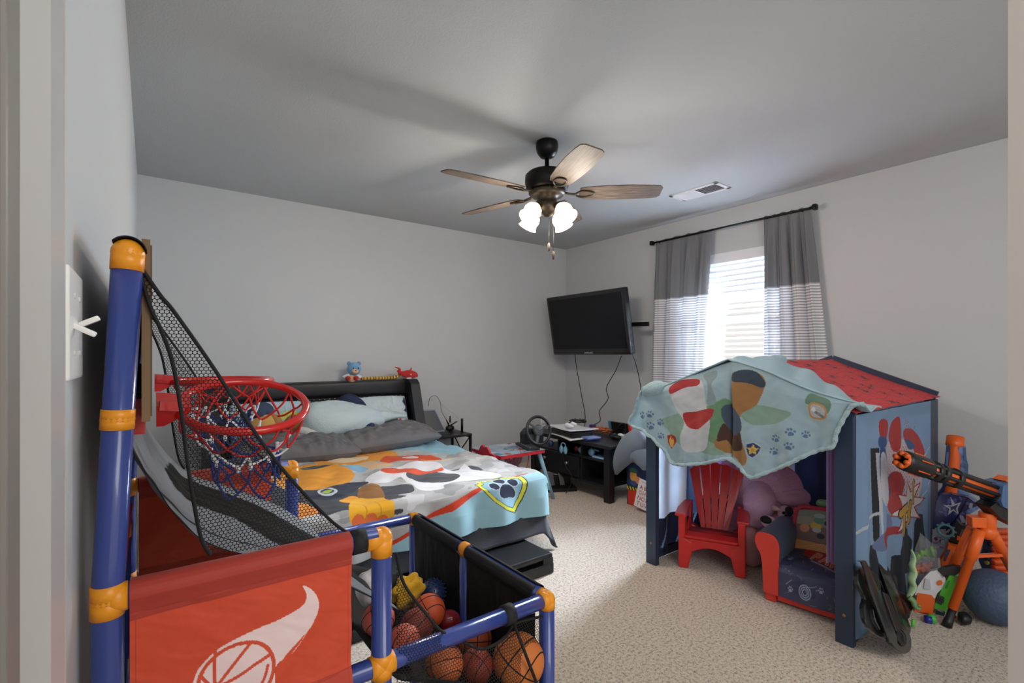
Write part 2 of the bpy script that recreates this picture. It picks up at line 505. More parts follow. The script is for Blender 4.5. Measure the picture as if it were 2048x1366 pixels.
for k in range(4):
    a = math.radians(-36.7+45+90*k)
    d = Vector((math.cos(a), math.sin(a), 0))
    c = Vector((FX, FY, 2.055))
    ax = (d*.62+Vector((0, 0, -.78))).normalized()
    p = c+d*.06
    x, y, zz = frame_of(ax)
    m = MB(); m.tube([c+d*.04, c+d*.075+Vector((0, 0, .0)), c+d*.09+ax*.01], .010, 8); m.lathe([(0, -.004), (.021, -.003), (.024, .012), (0, .014)], basis(c+d*.085, x, y, ax), 16)
    arm = m.build('lamp_arm', M_bronze, fan)
    m = MB()
    m.lathe([(.020, 0), (.030, .010), (.046, .030), (.052, .050), (.050, .066), (.047, .078), (.053, .098), (.058, .106), (.055, .106), (.044, .08), (.047, .055), (.04, .03), (.018, .004)], basis(c+d*.088+ax*.008, x, y, ax), 28)
    m.build('lamp_shade', M_glow, fan)
    L = bpy.data.lights.new('fan_bulb', 'POINT'); L.energy = 10; L.color = (1, .90, .78); L.shadow_soft_size = .04
    lo = bpy.data.objects.new('fan_bulb', L); COL.objects.link(lo); lo.parent = fan
    lo.matrix_parent_inverse = Matrix.Translation(-fan.location); lo.location = c+d*.088+ax*.135
m = MB(); m.cyl((FX-.02, FY-.04, 2.02), (FX-.02, FY-.04, 1.80), .0012, 6); m.lathe([(0, 1.84), (.006, 1.835), (.008, 1.815), (.005, 1.79), (0, 1.788)], T((FX-.02, FY-.04, 0)), 12)
m.build('pull_chain', mat('chain', '#3a2e26', .6), fan)
m = MB(); m.cyl((FX+.01, FY-.045, 2.02), (FX+.01, FY-.045, 1.77), .0012, 6); m.lathe([(0, 1.795), (.006, 1.79), (.008, 1.77), (.005, 1.745), (0, 1.743)], T((FX+.01, FY-.045, 0)), 12)
m.build('pull_chain', mat('chain_dark', '#2a211c', .6), fan)

# ================================================================ curtains
RODX, RODZ = X1-.085, 2.265
rod = thing('curtain_rod', 'black curtain rod with square finial above the window', 'curtain rod', (RODX, 2.23, RODZ))
m = MB(); m.cyl((RODX, 1.53, RODZ), (RODX, 2.93, RODZ), .009, 12); m.build('rod', M_iron, rod)
for y in (1.515, 2.945):
    m = MB(); m.box((RODX, y, RODZ), (.042, .03, .042), bev=.008); m.box((RODX, y+(.015 if y < 2 else -.015), RODZ), (.026, .014, .026), bev=.004); m.build('finial', M_iron, rod)
for y in (1.60, 2.86):
    m = MB(); m.cyl((RODX, y, RODZ-.012), (X1-.002, y, RODZ-.012), .005, 8); m.cyl((X1-.006, y, RODZ-.03), (X1, y, RODZ-.03), .018, 12); m.build('bracket', M_iron, rod)
def curtain_mat():
    m, n, l, b = _mat('curtain_fabric')
    tc = n.new('ShaderNodeTexCoord'); sp = n.new('ShaderNodeSeparateXYZ'); l.new(tc.outputs['Object'], sp.inputs[0])
    # white and grey woven stripes below z=1.72
    w = n.new('ShaderNodeMath'); w.operation = 'MODULO'; w.inputs[1].default_value = .0215
    l.new(sp.outputs['Z'], w.inputs[0])
    g = n.new('ShaderNodeMath'); g.operation = 'GREATER_THAN'; g.inputs[1].default_value = .0115; l.new(w.outputs[0], g.inputs[0])
    mxa = n.new('ShaderNodeMix'); mxa.data_type = 'RGBA'
    mxa.inputs['A'].default_value = (*lin('#efeff2'), 1); mxa.inputs['B'].default_value = (*lin('#aeb1b5'), 1)
    l.new(g.outputs[0], mxa.inputs['Factor'])
    h = n.new('ShaderNodeMath'); h.operation = 'GREATER_THAN'; h.inputs[1].default_value = 1.72; l.new(sp.outputs['Z'], h.inputs[0])
    mxb = n.new('ShaderNodeMix'); mxb.data_type = 'RGBA'; l.new(mxa.outputs['Result'], mxb.inputs['A'])
    mxb.inputs['B'].default_value = (*lin('#828488'), 1); l.new(h.outputs[0], mxb.inputs['Factor'])
    l.new(mxb.outputs['Result'], b.inputs['Base Color']); b.inputs['Roughness'].default_value = .9
    ts = n.new('ShaderNodeBsdfTranslucent'); l.new(mxb.outputs['Result'], ts.inputs[0])
    ms = n.new('ShaderNodeMixShader'); ms.inputs[0].default_value = .22
    l.new(b.outputs[0], ms.inputs[1]); l.new(ts.outputs[0], ms.inputs[2]); l.new(ms.outputs[0], n['Material Output'].inputs[0])
    return m
M_curt = curtain_mat()
def curtain(yt0, yt1, yb0, yb1, folds, seed, label):
    def fn(u, v):
        z = RODZ+.014-(RODZ+.014-.12)*v
        sp = min(1, v/.55)
        y0 = yt0+(yb0-yt0)*sp; y1 = yt1+(yb1-yt1)*sp
        ph = u*folds*2*PI+seed
        uu = u+.012*math.sin(ph*2+v*3)
        amp = .010+.022*min(1, v*6)
        x = RODX+.010+amp*(math.sin(ph+.5*math.sin(v*2+seed))+.35*math.sin(ph*2.3+seed*2+v))*.8
        if v < .03: x = RODX+.010+.006*math.sin(ph)
        return Vector((min(x, X1-.012), y0+(y1-y0)*uu, z+.006*math.sin(ph*1.3) * (1 if v == 0 else 0)))
    m = MB(); m.grid(fn, 110, 60)
    o = m.build('curtain', M_curt, solid=.002)
    tag(o, label, 'curtain', 'curtains at the window'); return o
curtain(1.545, 1.885, 1.435, 1.90, 4, 1.0, 'grey and white striped curtain panel on the right side of the window')
curtain(2.335, 2.905, 2.42, 2.93, 3.6, 2.2, 'grey and white striped curtain panel on the left side, nearer the television')

# ================================================================ television
TXb, TXt, TYr, TYl, TZb, TZt = 3.54, 3.43, 2.92, 3.99, 1.19, 1.805
tv = thing('television', 'black flat screen television tilted down on a wall arm', 'television', (3.7, 3.45, 1.5))
M_tvf = mat('tv_frame', '#0c0c0e', .18, coat=.3); M_scr = mat('tv_screen', '#0a0d13', .2, spec=.28); M_sil = mat('silver_print', '#b8bcc0', .4)
up = Vector((TXt-TXb, 0, TZt-TZb)); Ht = up.length; up.normalize(); ya = Vector((0, -1, 0)); nn = ya.cross(up)   # toward +/-x
if nn.x > 0: nn = -nn
ctr = Vector(((TXb+TXt)/2, (TYr+TYl)/2, (TZb+TZt)/2)); Wt = TYl-TYr
MTV = basis(ctr, ya, up, nn)   # local x = right in picture, y up, z toward room
m = MB(); m.box((0, 0, -.035), (Wt, Ht, .07), MTV, bev=.018); m.box((0, 0, -.08), (Wt*.7, Ht*.6, .05), MTV, bev=.01); tvb = m.build('case', M_tvf, tv)
m = MB(); m.box((0, .012, .0005), (Wt-.075, Ht-.10, .004), MTV); m.build('screen', M_scr, tv)
m = MB(); m.text('SAMSUNG', .026, MTV @ T((0, -Ht/2+.022, .002))); m.build('lettering', M_sil, tv)
m = MB()
m.bar(ctr+Vector((.10, 0, -.02)), (X1-.02, 3.35, 1.42), .04, .05); m.box((X1-.012, 3.35, 1.42), (.024, .12, .42), bev=.004)
m.bar(ctr+Vector((.14, -.0, -.01)), ctr+Vector((.22, -.60, -.02)), .03, .04); m.bar(ctr+Vector((.08, 0, -.02)), ctr+Vector((.15, -.0, -.01)), .25, .12)
m.build('wall_arm', M_iron, tv)
M_cable = mat('black_cable', '#151515', .5)
def cable(name, pts, r, label, cat='cable', m_=None, group=None, n=8):
    m = MB(); m.tube(catmull(pts, n), r, 6); o = m.build(name, m_ or M_cable); tag(o, label, cat, group); return o
cable('power_cord', [U(1150, 708, x=3.58), U(1153, 735, x=3.6), U(1163, 790, x=3.65), U(1170, 830, x=3.7), U(1169, 856, x=3.72)], .004, 'black cord hanging from the middle of the television bottom', 'cord')
cable('power_cord', [U(1243, 712, x=3.56), U(1232, 740, x=3.6), U(1213, 775, x=3.65), U(1216, 798, x=3.65), U(1199, 822, x=3.65), U(1200, 842, x=3.6), U(1180, 852, x=3.5)], .004, 'black wavy cord hanging from the right corner of the television', 'cord')
cable('power_cord', [U(1256, 690, x=3.56), U(1266, 712, x=3.60), U(1272, 730, x=3.66), U(1279, 760, x=3.7), U(1283, 790, x=3.7), U(1286, 806, x=3.7), U(1288, 850, x=3.72)], .004, 'black cord hanging behind the television towards the playhouse', 'cord')
# ================================================================ basketball arcade game
M_blue = mat('blue_tube', '#35478f', .22, coat=.3)
M_orng = mat('orange_connector', '#f09a1c', .35)
M_blkf = mat('black_fabric', '#0b0b0d', .75, bump=(900, .3, .001))
M_red = mat('red_metal', '#cf1f18', .25, coat=.4)
M_redp = mat('red_plastic', '#c22a1c', .4)
def mesh_net_mat(name, col, pitch, hole):
    """black hexagonal netting: see-through holes in a cloth, laid out on the cloth's own UVs (metres)"""
    m, n, l, b = _mat(name)
    b.inputs['Base Color'].default_value = (*lin(col), 1); b.inputs['Roughness'].default_value = .8
    uv = n.new('ShaderNodeTexCoord')
    def lattice(off):
        a = n.new('ShaderNodeVectorMath'); a.operation = 'ADD'; a.inputs[1].default_value = (off[0]*pitch, off[1]*pitch*1.732, 0)
        l.new(uv.outputs['UV'], a.inputs[0])
        md = n.new('ShaderNodeVectorMath'); md.operation = 'MODULO'; md.inputs[1].default_value = (pitch, pitch*1.732, 1)
        l.new(a.outputs[0], md.inputs[0])
        sb = n.new('ShaderNodeVectorMath'); sb.operation = 'SUBTRACT'; sb.inputs[1].default_value = (pitch/2, pitch*.866, 0)
        l.new(md.outputs[0], sb.inputs[0])
        ln = n.new('ShaderNodeVectorMath'); ln.operation = 'LENGTH'; l.new(sb.outputs[0], ln.inputs[0])
        return ln
    A = lattice((50, 50)); B = lattice((50.5, 50.5))
    mn = n.new('ShaderNodeMath'); mn.operation = 'MINIMUM'; l.new(A.outputs['Value'], mn.inputs[0]); l.new(B.outputs['Value'], mn.inputs[1])
    lt = n.new('ShaderNodeMath'); lt.operation = 'GREATER_THAN'; lt.inputs[1].default_value = hole*pitch; l.new(mn.outputs[0], lt.inputs[0])
    l.new(lt.outputs[0], b.inputs['Alpha'])
    return m
M_net = mesh_net_mat('black_mesh', '#050506', .0052, .43)
def set_uv(o, f):
    u = o.data.uv_layers.new(name='UVMap')
    for lp in o.data.loops: u.data[lp.index].uv = f(o.data.vertices[lp.vertex_index].co)
YA, YB, YM = .78, 1.42, 1.107
XB, XM, XF = -.042, .31, .673
ZP, ZR = .888, .674
TR = .0165
game = thing('basketball_game', 'folding arcade basketball game of blue tubes with orange panels and two red hoops', 'basketball game', (.3, 1.1, 0))
def pole(pts, name='tube', r=TR):
    m = MB(); m.tube(pts, r, 20); return m.build(name, M_blue, game)
XT = -.022
def xl(z): return XB if z < ZP else XB+(XT-XB)*(z-ZP)/(1.335-ZP)
for Y in (YA, YB):
    pole([(XB, Y, .0), (XB, Y, ZP), (XT, Y, 1.318)], 'back_pole')
    pole([(XM, Y, .0), (XM, Y, ZP-.01)], 'middle_pole')
    pole([(XF, Y, .0), (XF, Y, ZR-.01)], 'front_pole')
    pole([(XB, Y, ZP), (XM-.01, Y, ZP)], 'side_rail'); pole([(XB, Y, ZR), (XF-.01, Y, ZR)], 'side_rail', .0155)
    pole([(XB, Y, .035), (XF, Y, .035)], 'foot_rail')
pole([(XF, YM, .0), (XF, YM, ZR-.01)], 'front_pole')
pole([(XF, YA, ZR), (XF, YB, ZR)], 'front_rail', .0155)
pole([(XB, 1.045, .0), (XB, 1.045, .90)], 'back_post')
pole([(XB, YA, ZR), (XB, YB, ZR)], 'back_rail', .0155)
pole([(XM, YA, .45), (XM, YB, .45)], 'cross_rail', .0155)
pole([(XT, YA+.02, 1.325), (XT, YB-.02, 1.325)], 'top_rail', .0155)
def conn(p, dirs, L=.026, r=.0174, rl=None):
    m = MB(); p = Vector(p)
    for d in dirs:
        d = Vector(d).normalized(); m.cyl(p-d*.002, p+d*L, r, 20)
    m.ball(p, r*1.02, seg=18, rings=10); m.build('connector', M_orng, game)
for Y, s in ((YA, 1), (YB, -1)):
    conn((XB, Y, ZP), [(0, 0, 1), (0, 0, -1), (1, 0, 0)], .020)
    conn((xl(1.11), Y, 1.11), [(XT-XB, 0, .447), (XB-XT, 0, -.447)], .0125)
    conn((XT, Y, 1.318), [(0, s, 0), (XB-XT, 0, -.447)], .022)
    conn((XM, Y, ZP-.002), [(-1, 0, 0), (0, 0, -1)], .030)
    conn((XM, Y, ZR), [(-1, 0, 0), (1, 0, 0), (0, 0, -1), (0, 0, 1)], .020)
    conn((XF, Y, ZR), [(-1, 0, 0), (0, 0, -1), (0, s, 0)], .018)
    conn((XB, Y, ZR), [(0, 0, 1), (0, 0, -1), (1, 0, 0)], .018)
conn((XF, YM, ZR), [(0, 1, 0), (0, -1, 0), (0, 0, -1)], .014)
conn((XB, 1.045, .90), [(0, 0, -1)], .016)
# ---- orange side panels with the flaming ball print
M_pan = mat('orange_panel', '#dd4a22', .62, vc=True, bump=(1500, .25, .0006), sheen=.1)
def panel(Y, face, printed):
    x0, x1 = XB+.022, XM-.054
    rr = TR+.003
    path = [(-rr*math.cos(t*PI/10), ZP+rr*math.sin(t*PI/10)) for t in range(11)]
    path += [(rr*.75, ZP-.012), (rr*.6, ZP-.022), (rr*.55, ZP-.03), (rr*.55, ZR+.03), (rr*.62, ZR+.022), (rr*.8, ZR+.012)]
    path += [(rr*math.cos(t*PI/8), ZR-rr*math.sin(t*PI/8)) for t in range(9)]
    L = [0]
    for p, q in zip(path[:-1], path[1:]): L.append(L[-1]+math.hypot(q[0]-p[0], q[1]-p[1]))
    nu, nv = 330, 280
    m = MB(); pos = []
    sg = -1 if face < 0 else 1
    itop = L[10]; z1 = ZP+.04; z0 = ZR-.05
    def fn(u, v):
        x = x0+(x1-x0)*u; s_ = v*L[-1]
        k = max(i for i in range(len(L)) if L[i] <= s_+1e-9); k = min(k, len(L)-2)
        t = (s_-L[k])/(L[k+1]-L[k]); d = path[k][0]*(1-t)+path[k+1][0]*t; z = path[k][1]*(1-t)+path[k+1][1]*t
        w = (.0012*fbm(x*26+z*9, z*30, 3)+.0008*math.sin(x*70-z*55))*(1 if ZR+.02 < z < ZP-.02 else .25)
        pos.append((x, z if s_ >= itop else ZP+.02))
        return Vector((x, Y+sg*(d+w), z))
    m.grid(fn, nu, nv)
    P = Paint(pos, '#cf4420')
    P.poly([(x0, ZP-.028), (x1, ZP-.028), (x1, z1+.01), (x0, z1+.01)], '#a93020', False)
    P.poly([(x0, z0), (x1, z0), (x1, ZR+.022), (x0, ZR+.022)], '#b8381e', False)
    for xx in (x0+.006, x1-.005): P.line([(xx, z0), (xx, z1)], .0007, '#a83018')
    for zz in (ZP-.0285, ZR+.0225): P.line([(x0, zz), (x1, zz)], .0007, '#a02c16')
    if printed:
        def Q(X, Y_): # from the close view of the panel
            p = U(150+X/2.647, 850+Y_/2.647, y=YA-TR*.6); return (p.x, p.z)
        W = '#ecd2cf'; O = '#d24826'
        P.poly([Q(*q) for q in ((1206, 850), (1226, 898), (1212, 945), (1165, 985), (1060, 1040), (940, 1088), (820, 1145), (735, 1205), (670, 1275), (635, 1335), (620, 1420), (650, 1600), (900, 1650), (1050, 1500), (1060, 1285), (1120, 1232), (1165, 1190), (1222, 1105), (1272, 1020), (1289, 955), (1280, 905), (1250, 868))], W)
        c = Q(858, 1335); r = abs(Q(1062, 1335)[0]-c[0])
        P.ell(c, r, r, O); P.ell(c, r*.895, r*.895, W)
        P.c[P._in([Q(1050, 1300), Q(1080, 1330), Q(1080, 1700), Q(1200, 1700), Q(1200, 1290)])] = P.c[0] if False else lin('#cf4420')
        P.line([Q(930, 1150), Q(850, 1250), Q(790, 1330), Q(735, 1400)], .0048, O)
        P.line([Q(745, 1180), Q(738, 1270), Q(742, 1370), Q(780, 1480)], .0042, O)
        P.line([Q(1040, 1210), Q(940, 1275), Q(830, 1350), Q(700, 1400)], .0048, O)
        P.line([Q(660, 1330), Q(750, 1400), Q(860, 1430), Q(1000, 1400)], .0042, O)
        P.line([Q(1020, 1270), Q(1000, 1340), Q(960, 1420)], .0042, O)
        P.poly([Q(1143, 975), Q(1080, 1022), Q(1015, 1064), Q(1070, 1026)], O)
        P.poly([Q(1218, 1104), Q(1170, 1178), Q(1078, 1286), Q(1115, 1218)], O)
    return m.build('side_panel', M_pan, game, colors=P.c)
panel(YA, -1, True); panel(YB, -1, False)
# ---- black front panels
def blackpanel(y0, y1):
    m = MB()
    def fn(u, v):
        y = y0+(y1-y0)*u; z = (ZR+.018)-(ZR+.018-.36)*v
        rr = TR+.003
        d = math.sqrt(max(0, rr*rr-(z-ZR)**2)) if z > ZR-rr*.9 else rr*.45
        return Vector((XF-d-.002*fbm(y*40, z*8, 5)*(1 if v > .12 else .25), y, z))
    m.grid(fn, 60, 60)
    def fn2(u, v):
        y = y0+(y1-y0)*u; a = PI*v
        return Vector((XF+math.cos(a)*0+(TR+.003)*math.sin(a), y, ZR+(TR+.003)*math.cos(a)))
    m.grid(fn2, 30, 8)
    m.build('front_panel', M_blkf, game, solid=.001)
blackpanel(YA+.028, YM-.02); blackpanel(YM+.02, YB-.022)
# ---- ball ramp, grey with a black stripe
M_ramp = mat('ramp_satin', '#888888', .75, vc=True, bump=(60, .15, .003, 3), spec=.15)
prof = catmull([(XB+.01, 0, 1.10), (-.012, 0, 1.045), (.022, 0, .985), (.068, 0, .925), (.14, 0, .885), (.20, 0, .855), (.28, 0, .80), (.35, 0, .74)], 10)
m = MB(); pos = []
def rampf(u, v):
    q_ = v*(len(prof)-1); i_ = min(len(prof)-2, int(q_)); p = prof[i_].lerp(prof[i_+1], q_-i_)
    y = YA+.022+(YB-YA-.044)*u
    sag = .014*math.sin(PI*u)*min(1, v*3)
    pos.append((u, v))
    k = .004*math.sin(u*30+v*7)*math.exp(-((u-.1)/.1)**2)
    return Vector((p.x-sag*.4-.0*u+.003*fbm(u*9+v*3, v*5, 8)+k, y, p.z-sag*.7-.015*u*u*min(1, v*2)+.002*fbm(v*8, u*14, 4)))
m.grid(rampf, 160, 110)
P = Paint(pos, '#83868b')
P.poly([(.60, .30), (.88, .34), (.86, .60), (.74, .80), (.70, 1.1), (.16, 1.1), (.22, .68), (.46, .56)], '#070708', False)
P.line([(.12, 0), (.12, 1)], .012, '#2a2a2c'); P.line([(.0, 0), (.0, 1)], .03, '#1c1c1e')
m.build('ball_ramp', M_ramp, game, colors=P.c, solid=.001)
# black ball tray
m = MB()
def tray(u, v):
    x = .36+(XF-.02-.36)*v; y = YA-.012+(YB-YA-.01)*u
    z = .60-.50*(x-.38)
    z = max(z, .445)
    lift = .05*abs(2*u-1)**6
    return Vector((x, y, z-.02+lift))
m.grid(tray, 30, 24); m.build('ball_tray', M_blkf, game, solid=.002)
m = MB()
def fl(u, v):
    x = XM+.02+(XF-XM-.04)*u
    top = (.60-.50*(x-.38)) if x > .38 else .60
    return Vector((x, YA-.006-.004*math.sin(u*20), max(.2, min(.60, top+.012)*(1-v)+.25*v)))
m.grid(fl, 30, 12); m.build('lower_panel', M_blkf, game, solid=.0012)
# ---- mesh side nets
def W(px, py, y): p = U(px, py, y=y); return Vector((p.x, 0, p.z))
NL = [W(*q, YA+.006) for q in ((277, 535), (300, 612), (322, 660), (345, 725), (362, 820), (372, 900), (385, 990), (402, 1075), (420, 1108))]
NR = [W(*q, YA+.006) for q in ((281, 533), (320, 590), (350, 626), (430, 740), (500, 850), (560, 932), (630, 1010), (690, 1062), (752, 1078))]
NL = catmull(NL, 8); NR = catmull(NR, 8)
def sidenet(Y, s):
    m = MB(); n = len(NL)
    def fn(u, v):
        i = min(n-1, int(round(u*(n-1)))); p = NL[i].lerp(NR[i], v)
        return Vector((p.x, Y+s*.006+s*.010*math.sin(PI*v)*math.sin(PI*u), p.z))
    m.grid(fn, n-1, 24); o = m.build('side_net', M_net, game)
    set_uv(o, lambda c: (c.x, c.z))
    m = MB(); m.tube([Vector((p.x, Y+s*.006, p.z)) for p in NL], .0068, 6, flat=.4); m.tube([Vector((p.x, Y+s*.006, p.z)) for p in NR], .0028, 6)
    m.build('net_binding', M_blkf, game)
sidenet(YA, 1); sidenet(YB, -1)
# fabric strip over the near pole's cap
m = MB()
def cap(u, v):
    a = -.9+2.3*u
    return Vector((XT+(.0192)*math.sin(a)*1.0, YA-.012+.10*v, 1.318+.0196*math.cos(a)))
m.grid(cap, 16, 4); m.build('top_binding', M_blkf, game, solid=.0012)
# ---- back net behind the backboards (black cloth)
m = MB(); m.grid(lambda u, v: Vector((XT+.012-.014*v, YA+.02+(YB-YA-.04)*u, 1.31-.21*v+.004*math.sin(u*9))), 20, 8)
m.build('back_cloth', M_blkf, game, solid=.001)
# ---- backboards, hoops, nets
M_board = mat('board_edge', '#7d6244', .7); M_face = mat('board_face', '#5f4d3b', .6)
def hoop(yc, roll, zc, seed):
    m = MB(); m.box((-.004, yc, 1.222), (.009, .30, .237)); b = m.build('backboard', M_board, game)
    m = MB(); m.box((.0015, yc, 1.222), (.002, .285, .225))
    m.build('board_face', M_face, b)
    for c_, d_ in (((-.016, yc-.09, 1.105), (.022, .006, .05)), ((-.016, yc+.02, 1.105), (.022, .006, .05)), ((-.016, yc-.1, 1.305), (.018, .02, .03))):
        m = MB(); m.box(c_, d_, bev=.002); m.build('bracket', M_redp, game)
    m = MB(); m.tube([(-.016, yc+.0, 1.125), (-.016, yc+.02, 1.165)], [.016, .016], 10)
    for k in range(3): m.cyl((-.02, yc-.02+.02*k, 1.145), (-.004, yc-.02+.02*k, 1.145), .012, 10)
    m.build('clip', M_iron, game)
    R, xc = .098, .133
    MR = T((xc, yc+.015, zc)) @ Matrix.Rotation(roll, 4, 'X')
    m = MB(); m.tube([MR @ Vector((R*math.cos(2*PI*k/48), R*math.sin(2*PI*k/48), 0)) for k in range(48)], .0068, 10, True)
    # mounting arm: a flat trapezoid from the board to the ring
    m.prism([(-.125, -.018), (-.115, -.018), (-.08, .004), (-.08, .012), (-.125, .018)], .05, MR @ T((0, .025, 0), PI/2, 0, 0))
    m.bar(MR @ Vector((-.122, 0, .008)), MR @ Vector((-.09, 0, .004)), .06, .014)
    rim = m.build('rim', M_red, game)
    rnd = random.Random(seed); N = 11; lv = []
    for L in range(6):
        row = []
        for k in range(N):
            a = 2*PI*(k+.5*(L % 2))/N
            rr = [R-.001, .086, .070, .058, .052, .050][L]
            z = -[0, .030, .052, .076, .098, .120][L]+(rnd.uniform(-.012, .012) if L else 0)
            q = MR @ Vector((rr*math.cos(a), rr*math.sin(a), 0))
            q = q+Vector((rnd.uniform(-.008, .008)*(L > 0), rnd.uniform(-.008, .008)*(L > 0), z))
            row.append(q)
        lv.append(row)
    mats = [mat('net_red', '#c8201c', .8), mat('net_white', '#e6e6ea', .8), mat('net_blue', '#263a86', .8)]
    m = MB()
    for L in range(5):
        m.cur = [0, 0, 1, 2, 2][L]
        for k in range(N):
            if rnd.random() < .06: continue
            for dk in ((0, -1) if L % 2 == 0 else (0, 1)):
                a = lv[L][k]; b = lv[L+1][(k+dk) % N]
                mid = (a+b)/2+Vector((rnd.uniform(-.004, .004), rnd.uniform(-.004, .004), -.004))
                m.tube(catmull([a, mid, b], 3), .0019, 5, caps=False)
    for k in range(N):
        m.cur = 1; m.tube([lv[3][k]+Vector((0, 0, .004)), lv[3][k]-Vector((0, 0, .008))], .0034, 6)
        if k % 2: m.cur = 2; m.tube(catmull([lv[5][k], (lv[5][k]+lv[5][k-1])/2-Vector((0, 0, .018)), lv[5][k-1]], 4), .0021, 5)
    m.build('hoop_net', mats, rim)
hoop(.94, math.radians(21), 1.104, 3)
hoop(1.26, math.radians(0), 1.132, 5)
# ---- straps and ball net at the near side
M_strap = mat('strap', '#161618', .75)
def strap(p, axis):
    m = MB(); x, y, z = frame_of(axis)
    m.tube([Vector(p)-Vector(axis)*.011, Vector(p)+Vector(axis)*.011], .0195, 18); m.build('strap', M_strap, game)
strap((XM-.040, YA, ZP), (1, 0, 0)); strap((XM-.040, YB, ZP), (1, 0, 0)); 
p = U(1015, 1243, y=YA); strap((p.x, YA, ZR), (1, 0, 0)); xs = p.x
m = MB(); top = catmull([W(785, 1100, YA+.012), W(800, 1160, YA+.012), W(840, 1215, YA+.012), W(872, 1252, YA+.012), W(905, 1268, YA+.012), W(955, 1290, YA+.012), W(1000, 1268, YA+.012), W(1022, 1240, YA+.012), W(1080, 1225, YA+.012)], 6)
bot = [Vector((p.x, 0, .52-.06*(i/len(top)))) for i, p in enumerate(top)]
def bn(u, v):
    i = int(round(u*(len(top)-1))); q = top[i].lerp(bot[i], v)
    return Vector((q.x, YA-.004-.045*math.sin(PI*min(1, v*1.0))*min(1, u*2)*min(1, (1-u)*4), q.z))
m.grid(bn, len(top)-1, 20); o = m.build('ball_net', M_net, game); set_uv(o, lambda c: (c.x, c.z))
m = MB(); m.tube([Vector((p.x, YA-.004, p.z)) for p in top], .0028, 6)
m.tube([(xs+.003, YA-.018, ZR-.012), (xs+.014, YA-.04, .61), (xs+.03, YA-.05, .56), (xs+.055, YA-.04, .50)], .003, 6)
m.build('net_binding', M_blkf, game)
# red fold cords at the back of the far side
m = MB(); m.tube([(XB+.018, 1.0, .95), (XB+.006, .96, .80)], .0022, 6); m.tube([(XB+.012, 1.0, .95), (XB+.004, 1.35, .86)], .0022, 6)
m.build('fold_cord', M_redp, game)

# ================================================================ balls in the game's cage
def bball_mat(name, col, rough=.55):
    return mat(name, col, rough, bump=(900, .5, .0008), var=(14, .12))
M_seam = mat('ball_seam', '#17120f', .8)
def basketball(px, py, d, r, col, label, rot, seed=0):
    c = U(px, py, d=d)
    m = MB(); M = Euler(rot).to_matrix().to_4x4()
    m.ball(c, r, M, 36, 22)
    o = m.build('basketball', bball_mat('ball_'+col[1:], col)); tag(o, label, 'ball', 'balls in the basketball game')
    s = MB()
    def ring(f, n=40, closed=True):
        pts = [c+(M.to_3x3() @ Vector(f(2*PI*k/n)).normalized())*r*1.001 for k in range(n)]
        s.tube(pts, r*.026, 6, closed)
    ring(lambda a: (math.cos(a), math.sin(a), 0)); ring(lambda a: (math.cos(a), 0, math.sin(a)))
    for sg in (-1, 1): ring(lambda a: (math.cos(a)*.80, sg*(.62+.10*math.cos(2*a)), math.sin(a)*.80))
    s.build('seam', M_seam, o)
    return o
basketball(1037, 1321, 1.00, .053, '#cf7430', 'largest orange basketball in the front corner of the game cage', (.5, .4, .5))
basketball(953, 1332, .99, .034, '#9c3a24', 'small brick red basketball beside the largest orange one', (.2, 1.2, .5))
basketball(889, 1329, .93, .036, '#cc6a32', 'orange basketball pressed against the netting under the blue rail', (.9, .4, .2))
basketball(949, 1280, 1.16, .042, '#b8552c', 'orange basketball at the back, half hidden behind the blue rail', (.1, .4, 1.2))
basketball(858, 1222, 1.20, .040, '#c9532a', 'orange basketball resting on top of the pile', (.3, 1.0, .1))
basketball(833, 1252, 1.09, .037, '#8e3426', 'dark red basketball behind the netting, below the topmost ball', (.8, .2, .9))
basketball(808, 1284, .99, .034, '#c25a44', 'pinkish orange basketball behind netting beside the blue post', (.2, .2, .4))
basketball(757, 1238, 1.06, .035, '#c0563e', 'orange basketball between the orange panel and the blue post', (.7, .9, .4))
c = U(899, 1243, d=1.27); m = MB(); m.ball(c, (.036, .028, .028), T((0, 0, 0), .3, .6, .4), 28, 18)
o = m.build('football', mat('football_red', '#8c1620', .5, bump=(400, .3, .001))); tag(o, 'dark red laced mini football beside the pile of basketballs', 'ball')
m = MB()
for k in range(4): m.bar(c+Vector((-.018, -.018, .014+.0045*k-.006)), c+Vector((-.006, -.026, .016+.0045*k-.006)), .002, .002)
m.build('lacing', mat('lace_white', '#d8cfc8', .7), o)
c = U(866, 1185, d=1.33); m = MB(); m.ball(c, .034, None, 28, 18)
M_spk = mat('spiky_ball_blue', '#26365f', .3)
o = m.build('spiky_ball', M_spk); tag(o, 'dark blue spiky massage ball at the back of the cage', 'ball')
m = MB()
for k in range(120):
    zz = 1-2*(k+.5)/120; a = k*2.39996; rr = math.sqrt(1-zz*zz); d = Vector((rr*math.cos(a), rr*math.sin(a), zz))
    m.tube([c+d*.033, c+d*.0385], [.0022, .0008], 6)
s_ = m.build('spikes', M_spk, o); s_['kind'] = 'stuff'
c = U(815, 1183, d=1.27)
m = MB(); m.ball(c, (.04, .034, .042), T((0, 0, 0), .3, .3, .2), 32, 20, fn=lambda d: 1+.16*math.sin(d.x*5+1)*math.cos(d.z*6)+.1*math.sin(d.y*9))
o = m.build('foam_toy', fur('yellow_foam', '#e0ab18', 300, .4)); tag(o, 'crumpled yellow soft toy behind the netting in the cage', 'toy')
c = U(745, 1175, d=1.12)
m = MB(); m.ball(c, .04, None, 24, 14, fn=lambda d: 1+.05*math.sin(d.x*9)); o = m.build('soccer_ball', mat('white_red_ball', '#c9c4c4', .5, var=(30, .35))); tag(o, 'pale ball glimpsed between orange panel and blue post, above an orange ball', 'ball')
